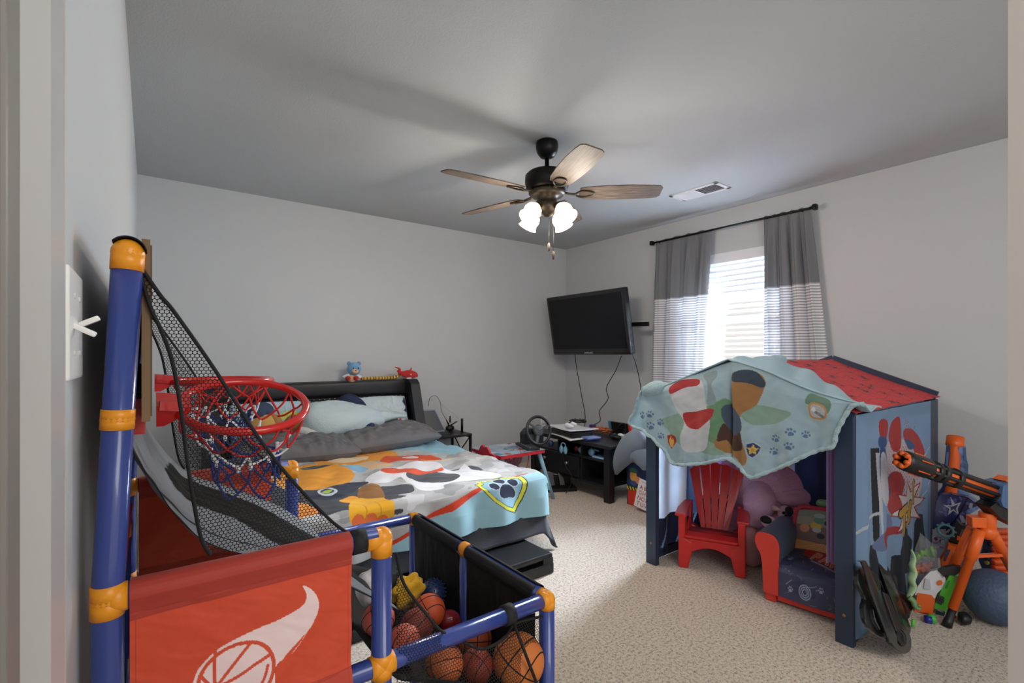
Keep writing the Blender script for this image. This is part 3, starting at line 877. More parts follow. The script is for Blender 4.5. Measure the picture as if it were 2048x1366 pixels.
# ================================================================ bed
M_leather = mat('black_leatherette', '#0e1015', .46, bump=(500, .25, .001, 2), var=(3, .15))
M_led = mat('led_dot', '#c8ccd4', .4)
BX0, BX1, BY0, BY1 = .36, 1.90, 2.34, 4.10
bed = thing('bed', 'black upholstered platform bed with winged headboard and low front step', 'bed', (1.1, 3.1, 0))
def cushion(m, c, d, puff=.012, n=10, M=None):
    """padded box: bulges on its front face (-y)"""
    def fn(u, v):
        return Vector((c[0]+(u-.5)*d[0], c[1]-d[1]/2-puff*(16*u*(1-u)*v*(1-v))**.35, c[2]+(v-.5)*d[2]))
    m.grid(fn, n*3, n)
    m.box(c, (d[0], d[1], d[2]))
HX0, HX1, HZ = .30, 1.93, .97
m = MB(); m.box(((HX0+HX1)/2, 4.17, HZ/2), (HX1-HX0, .08, HZ), bev=.015); m.build('headboard', M_leather, bed)
for i, (z0, z1) in enumerate(((.845, .965), (.70, .815), (.55, .695))):
    segs = [(HX0+.05, HX1-.05)] if i == 0 else ([(HX0+.10, HX1-.10)] if i == 1 else [(HX0+.10, 1.1), (1.105, 1.50), (1.505, HX1-.10)])
    for a, b in segs:
        m = MB(); cushion(m, ((a+b)/2, 4.115, (z0+z1)/2), (b-a, .05, z1-z0)); m.build('headboard_pad', M_leather, bed)
for sx in (-1, 1):   # wings
    x = HX0 if sx < 0 else HX1
    m = MB()
    prof = [(4.13, .10), (4.13, HZ+.005), (4.02, HZ+.005), (3.97, HZ-.03), (3.82, .50), (3.80, .10)]
    m.prism(prof[::-1], .085, basis((x-(.0 if sx < 0 else .085), 0, 0), Vector((0, 1, 0)), Vector((0, 0, 1)), Vector((1, 0, 0))))
    m.build('headboard_wing', M_leather, bed, bevel=.012)
m = MB(); m.tube([(HX0+.1, 4.068, .83), (HX1-.10, 4.068, .83)], .004, 6); st_ = m.build('light_strip', mat('led_strip_black', '#0c0c0e', .5), bed)
for k in range(34):
    x = HX0+.14+k*(HX1-HX0-.28)/33
    m = MB(); m.box((x, 4.061, .832), (.006, .004, .004)); m.build('led', M_led, st_)
# base: low platform with its step and recessed pull slots
m = MB()
m.box((1.10, (BY1+2.0)/2+.02, .055), (1.32, BY1-2.0-.04, .09), bev=.012); m.build('base', M_leather, bed)
m = MB(); m.box((1.10, 2.02, .03), (1.34, .06, .055), bev=.008); m.box((1.10, 2.18, .093), (1.34, .36, .028), bev=.010); m.box((1.735, 2.03, .062), (.07, .07, .05), bev=.006); m.box((.46, 2.03, .062), (.07, .07, .05), bev=.006)
m.box((1.1, 2.10, .05), (1.30, .1, .08))
m.build('drawer', M_leather, bed)
m = MB(); m.box((1.11, (BY0+BY1)/2+.01, .20), (1.44, BY1-BY0-.02, .20), bev=.02); m.build('side_rail', M_leather, bed)
M_sheet = cloth('sheet_blue', '#9cc4d4', 500)
m = MB(); m.box(((BX0+BX1)/2, (BY0+BY1)/2-.04, .375), (BX1-BX0-.10, BY1-BY0-.12, .17), bev=.06); m.build('mattress', M_sheet, bed)

# ---- drapes over the bed
ZT = .475
def drape(x0, x1, y0, y1, nu, nv, zt, lift, seed, xr, yf, wr=.012, rb=.05, xl=None, flare=.25, fa=.018):
    """flat cloth coordinates -> world, bending down over the right side (xr) and the foot (yf)"""
    m = MB(); pos = []
    def down(e):           # e: overhang length -> (horizontal, drop)
        if e <= 0: return 0, 0
        a = min(e/rb, PI/2)
        h = rb*math.sin(a); d = rb*(1-math.cos(a))
        ex = max(0, e-rb*PI/2)
        return h+ex*flare*.35, d+ex*.97
    def fn(u, v):
        X = x0+(x1-x0)*u; Y = y0+(y1-y0)*v
        pos.append((X, Y))
        hx, dx = down(X-xr); hy, dy = down(yf-Y)
        hl, dl = down((xl if xl is not None else -9)-X)
        x = min(X, xr)+hx; x = max(x, xl)-hl if xl is not None and X < xl else x
        y = max(Y, yf)-hy
        drop = math.sqrt(dx*dx+dy*dy+dl*dl) if dx and dy else max(dx, dy, dl)
        if dx and dy:
            drop = max(dx, dy)+.25*min(dx, dy); 
        z = zt-drop
        wv = wr*(.35*math.sin(X*31+4*math.sin(Y*5+seed))*math.exp(-((Y-3.0)/.5)**2)+fbm(X*6+seed, Y*7-seed, seed, 3)*.5+.55*math.sin(X*9-Y*13+seed+fbm(X*3, Y*3, seed))*.6)
        fold = 0
        if drop > .04:
            fold = fa*min(1, (drop-.04)/.1)*math.sin((X if dy > dx else Y)*22+seed*2)
        if dy >= dx: y -= fold+lift
        else: x += fold+lift
        z = z+wv*(1 if drop < .03 else .2)+lift
        return Vector((x, y, max(z, .02+lift)))
    m.grid(fn, nu, nv)
    return m, pos
def BP(px, py):
    """flat cloth position of the spot seen at (px,py)"""
    p = U(px, py, z=ZT+.01)
    if p.y >= 2.30: return (p.x, p.y)
    q = U(px, py, y=2.29)
    return (q.x, 2.30-(ZT-q.z))
M_plu = mat('blanket_charcoal', '#33363f', .95, bump=(420, .5, .003, 3), sheen=.15)
m, pos = drape(.36, 2.26, 2.00, 3.6, 140, 110, ZT-.045, 0, 4, 1.86, 2.345, xl=.38, wr=.004, fa=.004, flare=.8)
o = m.build('blanket', M_plu, solid=.010, off=-1); tag(o, 'charcoal grey fleece blanket hanging under the printed one at the bed foot', 'blanket')
M_blkt = mat('blanket_print', '#999999', .93, vc=True, bump=(650, .45, .002, 3), sheen=.04)
# light blue top blanket edge + printed throw in one cloth
m, pos = drape(.34, 2.02, 2.02, 3.78, 560, 520, ZT, 0, 2, 1.90, 2.30, xl=.36)
P = Paint(pos, '#a8a8a8')
def pp(pts, col, smooth=True): P.poly([BP(*q) for q in pts], col, smooth)
def pl(pts, wpx, col): 
    k = wpx*.0036; P.line([BP(*q) for q in pts], k, col)
def Z5(X, Y): return (550+X/3.413, 850+Y/3.413)
# grey camouflage field: darker and lighter patches
rnd = random.Random(11)
pp([Z5(*q) for q in ((-900, 600), (-300, 330), (200, 250), (700, 150), (1200, 130), (1500, 160), (1700, 330), (1300, 480), (900, 700), (300, 900), (-400, 1100))], '#b3b2b1')
for pts in (((830, 270), (1100, 300), (1330, 270), (1420, 300), (1200, 325), (900, 330)), ((950, 390), (1050, 320), (1250, 325), (1300, 345), (1150, 350), (1060, 375)),
            ((700, 420), (900, 400), (950, 440), (840, 470), (900, 500), (760, 540), (700, 500)), ((180, 440), (420, 380), (560, 420), (700, 560), (850, 600), (780, 640), (500, 590), (300, 640), (150, 560))):
    pp([Z5(*q) for q in pts], '#3c3d43')
gm_ = np.array([fbm(q[0]*7, q[1]*9, 21, 3) for q in pos])
base_ = np.all(np.abs(P.c-np.array(lin('#b3b2b1'), dtype=np.float32)) < .01, axis=1)
P.c[base_ & (gm_ > .55)] = lin('#9b9b9c'); P.c[base_ & (gm_ < -.75)] = lin('#c9c8c8')
# white drifts
pp([Z5(*q) for q in ((630, 340), (760, 290), (1000, 240), (1120, 250), (1180, 290), (1480, 310), (1530, 340), (1300, 365), (1160, 400), (1160, 430), (1060, 440), (960, 420), (860, 350), (760, 380), (640, 385))], '#e6e4e6')
pp([Z5(*q) for q in ((960, 300), (1200, 320), (1260, 345), (1100, 385), (900, 345))], '#46474d')
pp([Z5(*q) for q in ((1290, 260), (1360, 300), (1530, 325), (1480, 350), (1250, 330))], '#dcdcdf')
# light blue borders at the head end and foot corner
pp([Z5(*q) for q in ((-700, 330), (0, 240), (260, 225), (450, 185), (900, 160), (1230, 190), (1330, 150), (1200, 60), (900, 20), (-700, 150))], '#8fbfd3', False)
pp([Z5(*q) for q in ((700, 870), (940, 745), (1180, 600), (1390, 455), (1490, 400), (1720, 338), (1900, 300), (2100, 600), (2000, 900), (1200, 1300), (400, 1200))], '#96bfcc', False)
# warm patches (plain shapes only)
pp([Z5(*q) for q in ((265, 245), (310, 205), (420, 180), (600, 168), (740, 165), (830, 185), (840, 205), (720, 225), (600, 245), (450, 262), (330, 262))], '#e2952a')
pp([Z5(*q) for q in ((360, 235), (420, 220), (560, 200), (640, 205), (590, 235), (440, 245))], '#efd3b0')
pl([Z5(*q) for q in ((270, 225), (340, 200), (480, 185), (640, 178))], 2, '#b64478')
pp([Z5(*q) for q in ((720, 225), (800, 198), (930, 195), (1100, 215), (1130, 228), (960, 240), (830, 232), (740, 240))], '#cf4a22')
pp([Z5(*q) for q in ((870, 205), (930, 200), (980, 215), (900, 222))], '#e6e4e4')
pl([Z5(*q) for q in ((1000, 232), (1120, 232), (1240, 210))], 3, '#e5dc6a')
pp([Z5(*q) for q in ((720, 300), (800, 280), (900, 285), (1060, 300), (1140, 280), (1140, 300), (1020, 322), (900, 325), (780, 318))], '#d8502a')
pp([Z5(*q) for q in ((560, 250), (760, 235), (800, 265), (640, 300), (520, 300))], '#d9b48c')
pp([Z5(*q) for q in ((450, 275), (560, 260), (640, 290), (560, 310))], '#7fb2cf')
pp([Z5(*q) for q in ((60, 300), (180, 262), (340, 260), (470, 280), (540, 320), (520, 360), (440, 400), (300, 425), (100, 420), (-40, 380))], '#e79a24')
pp([Z5(*q) for q in ((180, 272), (300, 262), (420, 262), (330, 285), (200, 296))], '#31364a')
pl([Z5(*q) for q in ((170, 290), (330, 262), (430, 268))], 2, '#9ec23e')
pp([Z5(*q) for q in ((280, 420), (420, 400), (520, 370), (640, 372), (560, 430), (480, 470), (380, 500), (250, 490), (150, 450))], '#1c2338')
pp([Z5(*q) for q in ((290, 440), (350, 415), (425, 435), (400, 470), (320, 475))], '#c9ced3'); pp([Z5(*q) for q in ((310, 442), (355, 425), (405, 440), (385, 462), (330, 466))], '#31405c')
pp([Z5(*q) for q in ((320, 458), (345, 438), (390, 436), (365, 462))], '#a9c63c')
pp([Z5(*q) for q in ((440, 500), (520, 470), (590, 478), (570, 505), (470, 518))], '#e8a02c')
pp([Z5(*q) for q in ((570, 480), (580, 420), (650, 392), (720, 415), (750, 480), (680, 500))], '#8a5a22')
pp([Z5(*q) for q in ((510, 520), (560, 480), (660, 480), (740, 478), (760, 520), (795, 560), (790, 640), (770, 700), (640, 715), (520, 715), (490, 640))], '#e9ab1c')
for c_ in ((547, 690), (635, 678), (712, 690)):
    a = BP(*Z5(*c_)); P.ell(a, .032, .036, '#dd6a30')
pl([Z5(*q) for q in ((600, 520), (610, 600), (605, 660))], 1.5, '#c98c14'); pl([Z5(*q) for q in ((690, 520), (705, 600), (700, 660))], 1.5, '#c98c14')
pp([Z5(*q) for q in ((-300, 520), (-100, 430), (60, 420), (190, 500), (300, 590), (200, 650), (-100, 700))], '#2a2e3a')
pp([Z5(*q) for q in ((110, 560), (180, 520), (300, 590), (260, 640), (180, 660), (100, 700))], '#e08a28')
# red stripe
pp([Z5(*q) for q in ((640, 900), (800, 800), (940, 695), (1000, 655), (1160, 565), (1370, 450), (1480, 380), (1620, 352), (1720, 333), (1735, 345), (1640, 362), (1500, 400), (1400, 460), (1180, 610), (1020, 672), (940, 725), (810, 822), (660, 930))], '#cc3c1c', False)
# shield badge with the paw
sh = [(1378, 378), (1440, 368), (1530, 348), (1580, 346), (1680, 368), (1698, 400), (1695, 455), (1665, 540), (1605, 628), (1540, 605), (1470, 555), (1410, 490), (1355, 425), (1385, 410)]
def shrink(pts, k):
    cx = sum(p[0] for p in pts)/len(pts); cy = sum(p[1] for p in pts)/len(pts)
    return [(cx+(p[0]-cx)*k, cy+(p[1]-cy)*k) for p in pts]
def pz(pts, col, sm=False): P.poly([BP(*Z5(*q)) for q in pts], col, sm)
pz(sh, '#20242e'); pz(shrink(sh, .96), '#dfe04a'); pz(shrink(sh, .80), '#20242e'); pz(shrink(sh, .765), '#8fb8cc')
def ez(cx, cy, rx, ry, col, rot=0):
    pts = [(cx+rx*math.cos(t)*math.cos(rot)-ry*math.sin(t)*math.sin(rot), cy+rx*math.cos(t)*math.sin(rot)+ry*math.sin(t)*math.cos(rot)) for t in [2*PI*k/14 for k in range(14)]]
    pz(pts, col, True)
for (a, b, c_, d, r) in ((1477, 438, 33, 24, .4), (1520, 397, 36, 19, .15), (1601, 412, 32, 27, .5)):
    ez(a, b, c_+5, d+5, '#c8d4dc', r); ez(a, b, c_, d, '#1d2740', r)
pz([(1500, 480), (1520, 430), (1555, 418), (1590, 440), (1612, 470), (1620, 500), (1600, 522), (1560, 518), (1520, 525), (1500, 505)], '#c8d4dc', True)
pz(shrink([(1500, 480), (1520, 430), (1555, 418), (1590, 440), (1612, 470), (1620, 500), (1600, 522), (1560, 518), (1520, 525), (1500, 505)], .93), '#1d2740', True)
o = m.build('blanket', M_blkt, colors=P.c, solid=.008, off=-1)
tag(o, 'printed fleece throw with blue paw shield badge and red stripe on the bed', 'blanket')

# ---- pillows
def pillow(name, c, size, rot, material, label, cat='pillow', seed=0, wr=.012, colors=None, parent=None, n=80, sag=0):
    m = MB(); M = T(c, *rot); pos = []
    L, Wd, H = size
    for sgn in (1, -1):
        def fn(u, v):
            a, b = 2*u-1, 2*v-1
            e = (max(0, 1-abs(a)**2.6)*max(0, 1-abs(b)**2.4))**.42
            k = 1-.06*(1-abs(b)**2)*abs(a)**4
            pos.append((a, b, sgn))
            w = wr*(fbm(a*5+seed, b*4-seed, seed)*.6+.5*math.sin(a*17+b*4*math.sin(a*4+seed)+seed)*abs(b)+.18*math.sin(a*35+b*9*math.sin(a*3+seed)+3*b))*e
            return M @ Vector((a*L/2*(1-.05*(1-abs(a))*abs(b)), b*Wd/2*(1-.05*abs(b)*(1-a*a)*-1), sgn*(H/2*e)+w-sag*(1-a*a)*.0))
        m.grid(fn, n, n)
    cc = colors(pos) if colors is not None else None
    o = m.build(name, material, parent, colors=cc)
    if label: tag(o, label, cat)
    return o
M_pgrey = mat('pillow_grey', '#616063', .6, bump=(12, .35, .010, 3), sheen=.05)
p1 = pillow('pillow', (.83, 3.62, .54), (.78, .44, .20), (.10, .02, -.10), M_pgrey, 'dark grey satin pillow on the left half of the bed, behind the hoops', seed=2, wr=.02)
p2 = pillow('pillow', (1.46, 3.66, .55), (.84, .42, .20), (.10, -.02, .06), M_pgrey, 'dark grey satin pillow on the right half of the bed', seed=6, wr=.02)
M_ppr = mat('pillow_print', '#b9c9cf', .85, vc=True, bump=(600, .3, .001))
def pc1(pos):
    P = Paint([(a, b) for a, b, s in pos], '#b4ccd6')
    for k in range(9): P.line([(-1+.25*k, -1), (-.95+.25*k, 1)], .012, '#8fa9b8')
    P.poly([(.1, .35), (.5, .2), (.7, .4), (.4, .6)], '#d8dc62')
    P.poly([(-.6, -.3), (-.2, -.5), (0, -.2), (-.3, 0)], '#5c86b4')
    return P.c
def pc2(pos):
    P = Paint([(a, b) for a, b, s in pos], '#c3d1d6')
    P.poly([(-.75, .55), (-.5, .42), (-.35, .25), (-.48, .12), (-.7, .3), (-.82, .45)], '#27324f'); P.ell((-.80, .60), .10, .13, '#d1202a'); P.ell((-.32, .22), .10, .14, '#d1202a')
    P.poly([(.0, -.1), (.2, .1), (.4, .2), (.5, .18), (.62, -.08), (.3, -.18)], '#cf3c20'); P.ell((.42, -.05), .12, .12, '#e6e6ea'); P.ell((.44, -.08), .05, .06, '#26283a')
    P.poly([(.8, .7), (.95, .95), (1, -.1), (.9, .05), (.93, .2), (.78, .3), (.92, .45)], '#2f4066', False)
    P.poly([(.5, -.9), (.6, -.6), (.95, -.55), (.95, -.95)], '#a9dc86'); P.poly([(-.4, -.3), (-.2, -.2), (-.1, -.35), (-.3, -.45)], '#7dc25a')
    return P.c
pillow('pillow', (.74, 3.98, .635), (.56, .40, .14), (1.25, 0, 0), M_ppr, 'pale blue printed pillow standing at the left of the headboard', seed=3, wr=.006, colors=pc1, n=90)
pillow('pillow', (1.59, 3.98, .635), (.46, .40, .14), (1.25, 0, 0), M_ppr, 'pale printed pillow with red and navy marks standing at the right of the headboard', seed=4, wr=.006, colors=pc2, n=110)

# ---- plush toys on the bed
M_whale = fur('whale_fur', '#c3d4d8', 200, .9)
whale = thing('plush_whale', 'large pale blue fluffy whale plush lying across the pillows', 'plush toy', (1.2, 3.78, .6))
def loft(m, path, radii, seg=24, flat=None, warp=None):
    """organic body along a spine; radii (rx,ry) per point"""
    P_ = catmull(path, 5); R = catmull([(a, b, 0) for a, b in radii], 5); n = len(P_)
    vs = []; fs = []; x = None
    for i, p in enumerate(P_):
        t = (P_[min(i+1, n-1)]-P_[max(i-1, 0)]).normalized()
        if x is None: x, y, _ = frame_of(t)
        else:
            x = (x-t*x.dot(t)).normalized(); y = t.cross(x)
        for k in range(seg):
            a = 2*PI*k/seg
            q = 1 if warp is None else warp(i/(n-1), a)
            vs.append(p+x*math.cos(a)*R[i].x*q+y*math.sin(a)*R[i].y*q)
    for i in range(n-1):
        for k in range(seg):
            k2 = (k+1) % seg; fs.append((i*seg+k, i*seg+k2, (i+1)*seg+k2, (i+1)*seg+k))
    fs.append(tuple(range(seg))[::-1]); fs.append(tuple((n-1)*seg+k for k in range(seg)))
    m.add(vs, fs)
    return m
def W3(px, py, y): return U(px, py, y=y)
m = MB(); yw = 3.74
loft(m, [W3(600, 846, yw), W3(612, 844, yw), W3(640, 842, yw), W3(680, 840, yw), W3(715, 838, yw), W3(740, 838, yw), W3(765, 838, yw)],
     [(.04, .04), (.13, .12), (.165, .14), (.165, .14), (.14, .12), (.095, .09), (.05, .05)], 72, warp=lambda s, a: 1+.05*math.sin(a*3+s*9)+.03*math.sin(a*7+s*20)+.014*math.sin(a*17+s*47)+.012*math.sin(a*11-s*71))
m.build('body', M_whale, whale)
m = MB(); loft(m, [W3(598, 858, yw-.06), W3(620, 868, yw-.10), W3(650, 872, yw-.11), W3(690, 872, yw-.08)], [(.02, .02), (.03, .05), (.028, .05), (.01, .02)]); m.build('belly', fur('whale_belly', '#d9dcd8', 200, .6), whale)
m = MB(); loft(m, [W3(738, 840, yw), W3(760, 834, yw), W3(790, 830, yw), W3(812, 832, yw)], [(.06, .04), (.055, .05), (.06, .03), (.02, .015)]); m.build('tail', M_whale, whale)
m = MB(); loft(m, [W3(745, 848, yw), W3(760, 862, yw-.04), W3(780, 872, yw-.06)], [(.04, .03), (.05, .035), (.02, .015)]); m.build('tail', M_whale, whale)
m = MB(); q = W3(674, 857, yw-.150); m.ball(q, (.012, .009, .014), None, 14, 10); m.build('eye', mat('toy_eye', '#0a0a0c', .15), whale)
M_nv = mat('navy_knit', '#1c2543', .9, bump=(300, .5, .002))
m = MB(); loft(m, [W3(672, 808, 3.9), W3(695, 802, 3.9), W3(715, 812, 3.88), W3(728, 830, 3.84), W3(738, 858, 3.66), W3(735, 870, 3.6)], [(.02, .02), (.06, .06), (.07, .06), (.06, .05), (.06, .05), (.03, .03)])
tag(m.build('plush_toy', M_nv), 'navy ribbed soft toy showing above and below the whale plush', 'plush toy')
dog = thing('plush_toy', 'brown plush with navy cap half hidden behind the red hoop', 'plush toy', (.9, 3.8, .6))
M_br = fur('brown_fur', '#a9763c', 240, .6); 
m = MB(); loft(m, [W3(500, 868, 3.78), W3(520, 850, 3.78), W3(545, 848, 3.78), W3(556, 862, 3.76)], [(.03, .03), (.08, .07), (.075, .07), (.03, .03)]); m.build('head', fur('tan_fur', '#c79a55', 240, .5), dog)
m = MB(); loft(m, [W3(576, 838, 3.78), W3(588, 848, 3.78), W3(600, 856, 3.78)], [(.05, .05), (.07, .06), (.05, .05)]); m.build('body', M_br, dog)
m = MB(); loft(m, [W3(538, 830, 3.76), W3(550, 840, 3.74), W3(548, 856, 3.74)], [(.012, .02), (.03, .035), (.01, .015)]); m.build('ear', M_br, dog)
m = MB(); loft(m, [W3(498, 838, 3.79), W3(510, 826, 3.79), W3(530, 826, 3.79), W3(540, 836, 3.77)], [(.02, .03), (.06, .07), (.055, .07), (.02, .03)]); m.build('cap', mat('cap_navy', '#2d3b55', .8), dog)

# toys on top of the headboard
bear = thing('plush_bear', 'small light blue teddy with white hands and red feet sitting on the headboard', 'plush toy', (1.47, 4.12, .975))
M_lb = fur('bear_blue', '#6f9fc4', 500, .4); M_tan = cloth('bear_tan', '#e0b184', 600); M_rf = cloth('bear_red', '#b3161c', 600); M_wh = cloth('bear_white', '#dcdce0', 600)
yb = 4.10; c = W3(708, 738, yb)
m = MB(); m.ball(c, (.058, .05, .058), None, 24, 16); 
for sx in (-1, 1): m.ball(c+Vector((sx*.042, 0, .048)), (.018, .012, .018), None, 14, 8)
m.build('head', M_lb, bear)
m = MB(); m.ball(W3(704, 757, yb), (.03, .028, .035), None, 18, 12); m.build('body', M_tan, bear)
m = MB(); m.ball(c+Vector((-.004, -.042, -.018)), (.028, .018, .02), None, 16, 10); m.build('muzzle', M_tan, bear)
m = MB(); m.ball(c+Vector((-.004, -.060, -.012)), (.006, .005, .005), None, 10, 8); m.build('nose', mat('toy_nose', '#0c0c0e', .3), bear)
for sx in (-1, 1):
    m = MB(); m.ball(c+Vector((sx*.02, -.046, .008)), (.006, .004, .007), None, 10, 8); m.build('eye', mat('toy_eye_b', '#0c0c0e', .2), bear)
    m = MB(); q = W3(704+sx*8, 760, yb-.04); q.z = .995; m.ball(q, (.021, .028, .020), None, 16, 10); m.build('foot', M_rf, bear)
    m = MB(); loft(m, [W3(704+sx*6, 750, yb), W3(704+sx*13, 752, yb-.01), W3(704+sx*17, 755, yb-.01)], [(.01, .01), (.011, .011), (.014, .014)], 12); m.build('arm', M_wh, bear)
def snc(pos): pass
m = MB(); pth = catmull([W3(717, 757, 4.12), W3(740, 757.5, 4.12), W3(765, 758.5, 4.12), W3(785, 757, 4.12), W3(795, 752, 4.12), W3(803, 747, 4.12)], 12)
for p in pth: p.z = max(p.z, .987)
m.tube(pth, [.005+.0095*min(1, i/5)*min(1, (len(pth)-i)/14+.5) for i in range(len(pth))], 14)
pos = [(v[0]*.8+v[2], 0) for v in m.v]
Pt = Paint(pos, '#c9a14a'); xx = np.array([v[0] for v in m.v])
Pt.c[((xx*38) % 1) < .32] = lin('#3a2a1c'); Pt.c[(((xx*38) % 1) > .32) & (((xx*38) % 1) < .42)] = lin('#8c4a20')
tag(m.build('plush_snake', mat('snake_cloth', '#c9a14a', .9, vc=True), colors=Pt.c), 'long yellow and black striped snake plush lying on the headboard', 'plush toy')
rw = thing('plush_whale', 'small red whale plush with white belly on the right end of the headboard', 'plush toy', (1.85, 4.1, .975))
M_rd = cloth('toy_red', '#bb1d1a', 500)
m = MB(); loft(m, [W3(835, 753, yb), W3(830, 750, yb), W3(818, 748, yb), W3(808, 748, yb), W3(800, 745, yb), W3(795, 741, yb)], [(.006, .006), (.028, .028), (.034, .036), (.026, .028), (.014, .016), (.008, .010)], 20); m.build('body', M_rd, rw)
m = MB(); loft(m, [W3(798, 744, yb), W3(799, 738, yb), W3(790, 734, yb)], [(.012, .014), (.012, .009), (.003, .003)], 12); m.build('tail', M_rd, rw)
m = MB(); loft(m, [W3(820, 744, yb), W3(822, 738, yb), W3(823, 735, yb)], [(.008, .01), (.006, .008), (.002, .003)], 12); m.build('fin', M_rd, rw)
m = MB(); q = W3(819, 757.5, yb-.006); m.ball(q, (.03, .026, .014), None, 16, 10); m.build('belly', M_wh, rw)
m = MB(); q = W3(822, 749, yb-.034); m.ball(q, (.008, .004, .007), None, 12, 8); m.build('eye', M_wh, rw)
# ================================================================ side table beside the bed
M_blkm = mat('black_metal', '#17181a', .45, .3)
M_blkw = mat('black_wood', '#14161b', .42, bump=(30, .15, .001, 4))
M_bp = mat('black_plastic', '#121214', .4); M_gp = mat('grey_plastic', '#44474b', .45); M_wp = mat('white_plastic', '#e2e3e6', .35)
st = thing('side_table', 'black side table with crossed metal sides beside the headboard', 'table', (2.18, 4.02, 0))
SX0, SX1, SY0, SY1, SZ = 1.97, 2.40, 3.84, 4.20, .462
m = MB(); m.box(((SX0+SX1)/2, (SY0+SY1)/2, SZ-.011), (SX1-SX0, SY1-SY0, .022), bev=.003); m.build('table_top', M_blkw, st)
m = MB(); m.box(((SX0+SX1)/2, (SY0+SY1)/2, .12), (SX1-SX0-.02, SY1-SY0-.03, .018), bev=.003); m.build('shelf', M_blkw, st)
for x in (SX0+.012, SX1-.012):
    for y in (SY0+.012, SY1-.012):
        m = MB(); m.box((x, y, (SZ-.022)/2), (.02, .02, SZ-.022)); m.build('leg', M_blkm, st)
    for a, b in (((SY0+.02), (SY1-.02)), ((SY1-.02), (SY0+.02))):
        m = MB(); m.bar((x, a, .14), (x, b, SZ-.03), .008, .008); m.build('cross_brace', M_blkm, st)
    for z in (.14, SZ-.03):
        m = MB(); m.bar((x, SY0, z), (x, SY1, z), .012, .014); m.build('side_bar', M_blkm, st)
# tablet on a stand, leaning back
tb = thing('laptop', 'open grey laptop with blank screen standing on the side table', 'laptop', (2.05, 4.05, SZ))
M_ts = mat('laptop_screen', '#3c4145', .3); M_tf = mat('laptop_shell', '#7d88a8', .35)
a, b, c_, d_ = W3(843, 812, 4.12), W3(874, 814, 4.12), W3(888, 858, 4.02), W3(850, 866, 4.02)
m = MB()
def quadbox(m, p, q, r, s, th):
    n = (Vector(q)-Vector(p)).cross(Vector(s)-Vector(p)).normalized()*th
    P_ = [Vector(k) for k in (p, q, r, s)]
    m.add(P_+[k+n for k in P_], [(0, 1, 2, 3), (7, 6, 5, 4), (0, 4, 5, 1), (1, 5, 6, 2), (2, 6, 7, 3), (3, 7, 4, 0)], False)
    return n
n_ = quadbox(m, (1.98, 4.13, .68), (2.155, 4.10, .68), (2.215, 4.02, SZ+.012), (1.99, 4.06, SZ+.012), .008)
m.build('lid', M_tf, tb)
m = MB(); off = Vector((0, -.006, .0))
quadbox(m, Vector((1.985, 4.128, .67))+off, Vector((2.145, 4.102, .67))+off, Vector((2.205, 4.022, SZ+.03))+off, Vector((1.995, 4.06, SZ+.03))+off, .003); m.build('screen', M_ts, tb)
m = MB(); m.prism([(1.985, 4.05), (2.215, 4.02), (2.20, 3.90), (1.99, 3.92)][::-1], .014, z0=SZ+.0005); m.build('keyboard_base', mat('laptop_base', '#2c3433', .5), tb)
rt = thing('router', 'black wireless router with stubby antennas on the side table', 'router', (2.28, 4.1, SZ))
m = MB(); q = W3(900, 852, 4.08); q.z = SZ+.03; m.ball(q, (.045, .035, .03), None, 18, 12); m.build('body', M_bp, rt)
for (p0, p1) in (((900, 845), (900, 832)), ((902, 850), (914, 843)), ((898, 852), (893, 840))):
    m = MB(); m.tube([W3(*p0, 4.07), W3(*p1, 4.07)], [.012, .010], 8, flat=.5); m.build('antenna', M_bp, rt)
q = W3(924, 850, 3.98); m = MB(); m.cyl((q.x, q.y, SZ), (q.x, q.y, SZ+.125), .012, 16); tag(m.build('speaker', M_bp), 'slim black cylinder standing near the right edge of the side table', 'speaker')
cable('charging_cord', [W3(857, 812, 4.13), W3(860, 796, 4.14), W3(872, 792, 4.15), W3(881, 806, 4.15), W3(883, 822, 4.14), W3(893, 840, 4.12), W3(899, 848, 4.10)], .0022, 'dark looping cord rising behind the laptop to the router', 'cord')
cable('charging_cord', [W3(846, 808, 4.14), W3(856, 798, 4.16), W3(870, 800, 4.17), W3(890, 815, 4.17), W3(912, 832, 4.16), W3(918, 846, 4.10), Vector((2.34, 4.08, SZ+.005))], .0016, 'thin pale cord looping along the wall above the side table', 'cord', m_=mat('pale_cord', '#b9b6b2', .6))
cable('charging_cord', [Vector((2.20, 4.19, SZ-.02)), Vector((2.20, 4.18, .40)), Vector((2.23, 4.14, .33)), Vector((2.22, 4.16, .25)), Vector((2.19, 4.15, .135))], .005, 'black bundle of cords hanging under the side table', 'cord')

# ================================================================ child's table and chair
TX0, TX1, TY0, TY1, TZ = 2.15, 2.62, 3.03, 3.48, .412
kt = thing('child_table', 'low red edged play table with pale blue splayed legs', 'table', (2.38, 3.25, 0))
M_kr = mat('toy_red_paint', '#b9242c', .35); M_kb = mat('toy_blue_paint', '#86b4cc', .4); M_top = mat('table_print', '#9fb4c4', .22, vc=True)
out = []
for (cx, cy, a0) in ((TX1-.05, TY1-.05, 0), (TX0+.05, TY1-.05, 90), (TX0+.05, TY0+.05, 180), (TX1-.05, TY0+.05, 270)):
    for k in range(5): out.append((cx+.05*math.cos(math.radians(a0+k*22.5)), cy+.05*math.sin(math.radians(a0+k*22.5))))
m = MB(); m.prism(out, .022, z0=TZ-.023); m.build('table_edge', M_kr, kt)
m = MB(); pos = []
def fn(u, v):
    x = TX0+.008+(TX1-TX0-.016)*u; y = TY0+.008+(TY1-TY0-.016)*v; pos.append((x, y)); return Vector((x, y, TZ+.0005))
m.grid(fn, 100, 100)
P = Paint(pos, '#9db7c8'); r_ = random.Random(4)
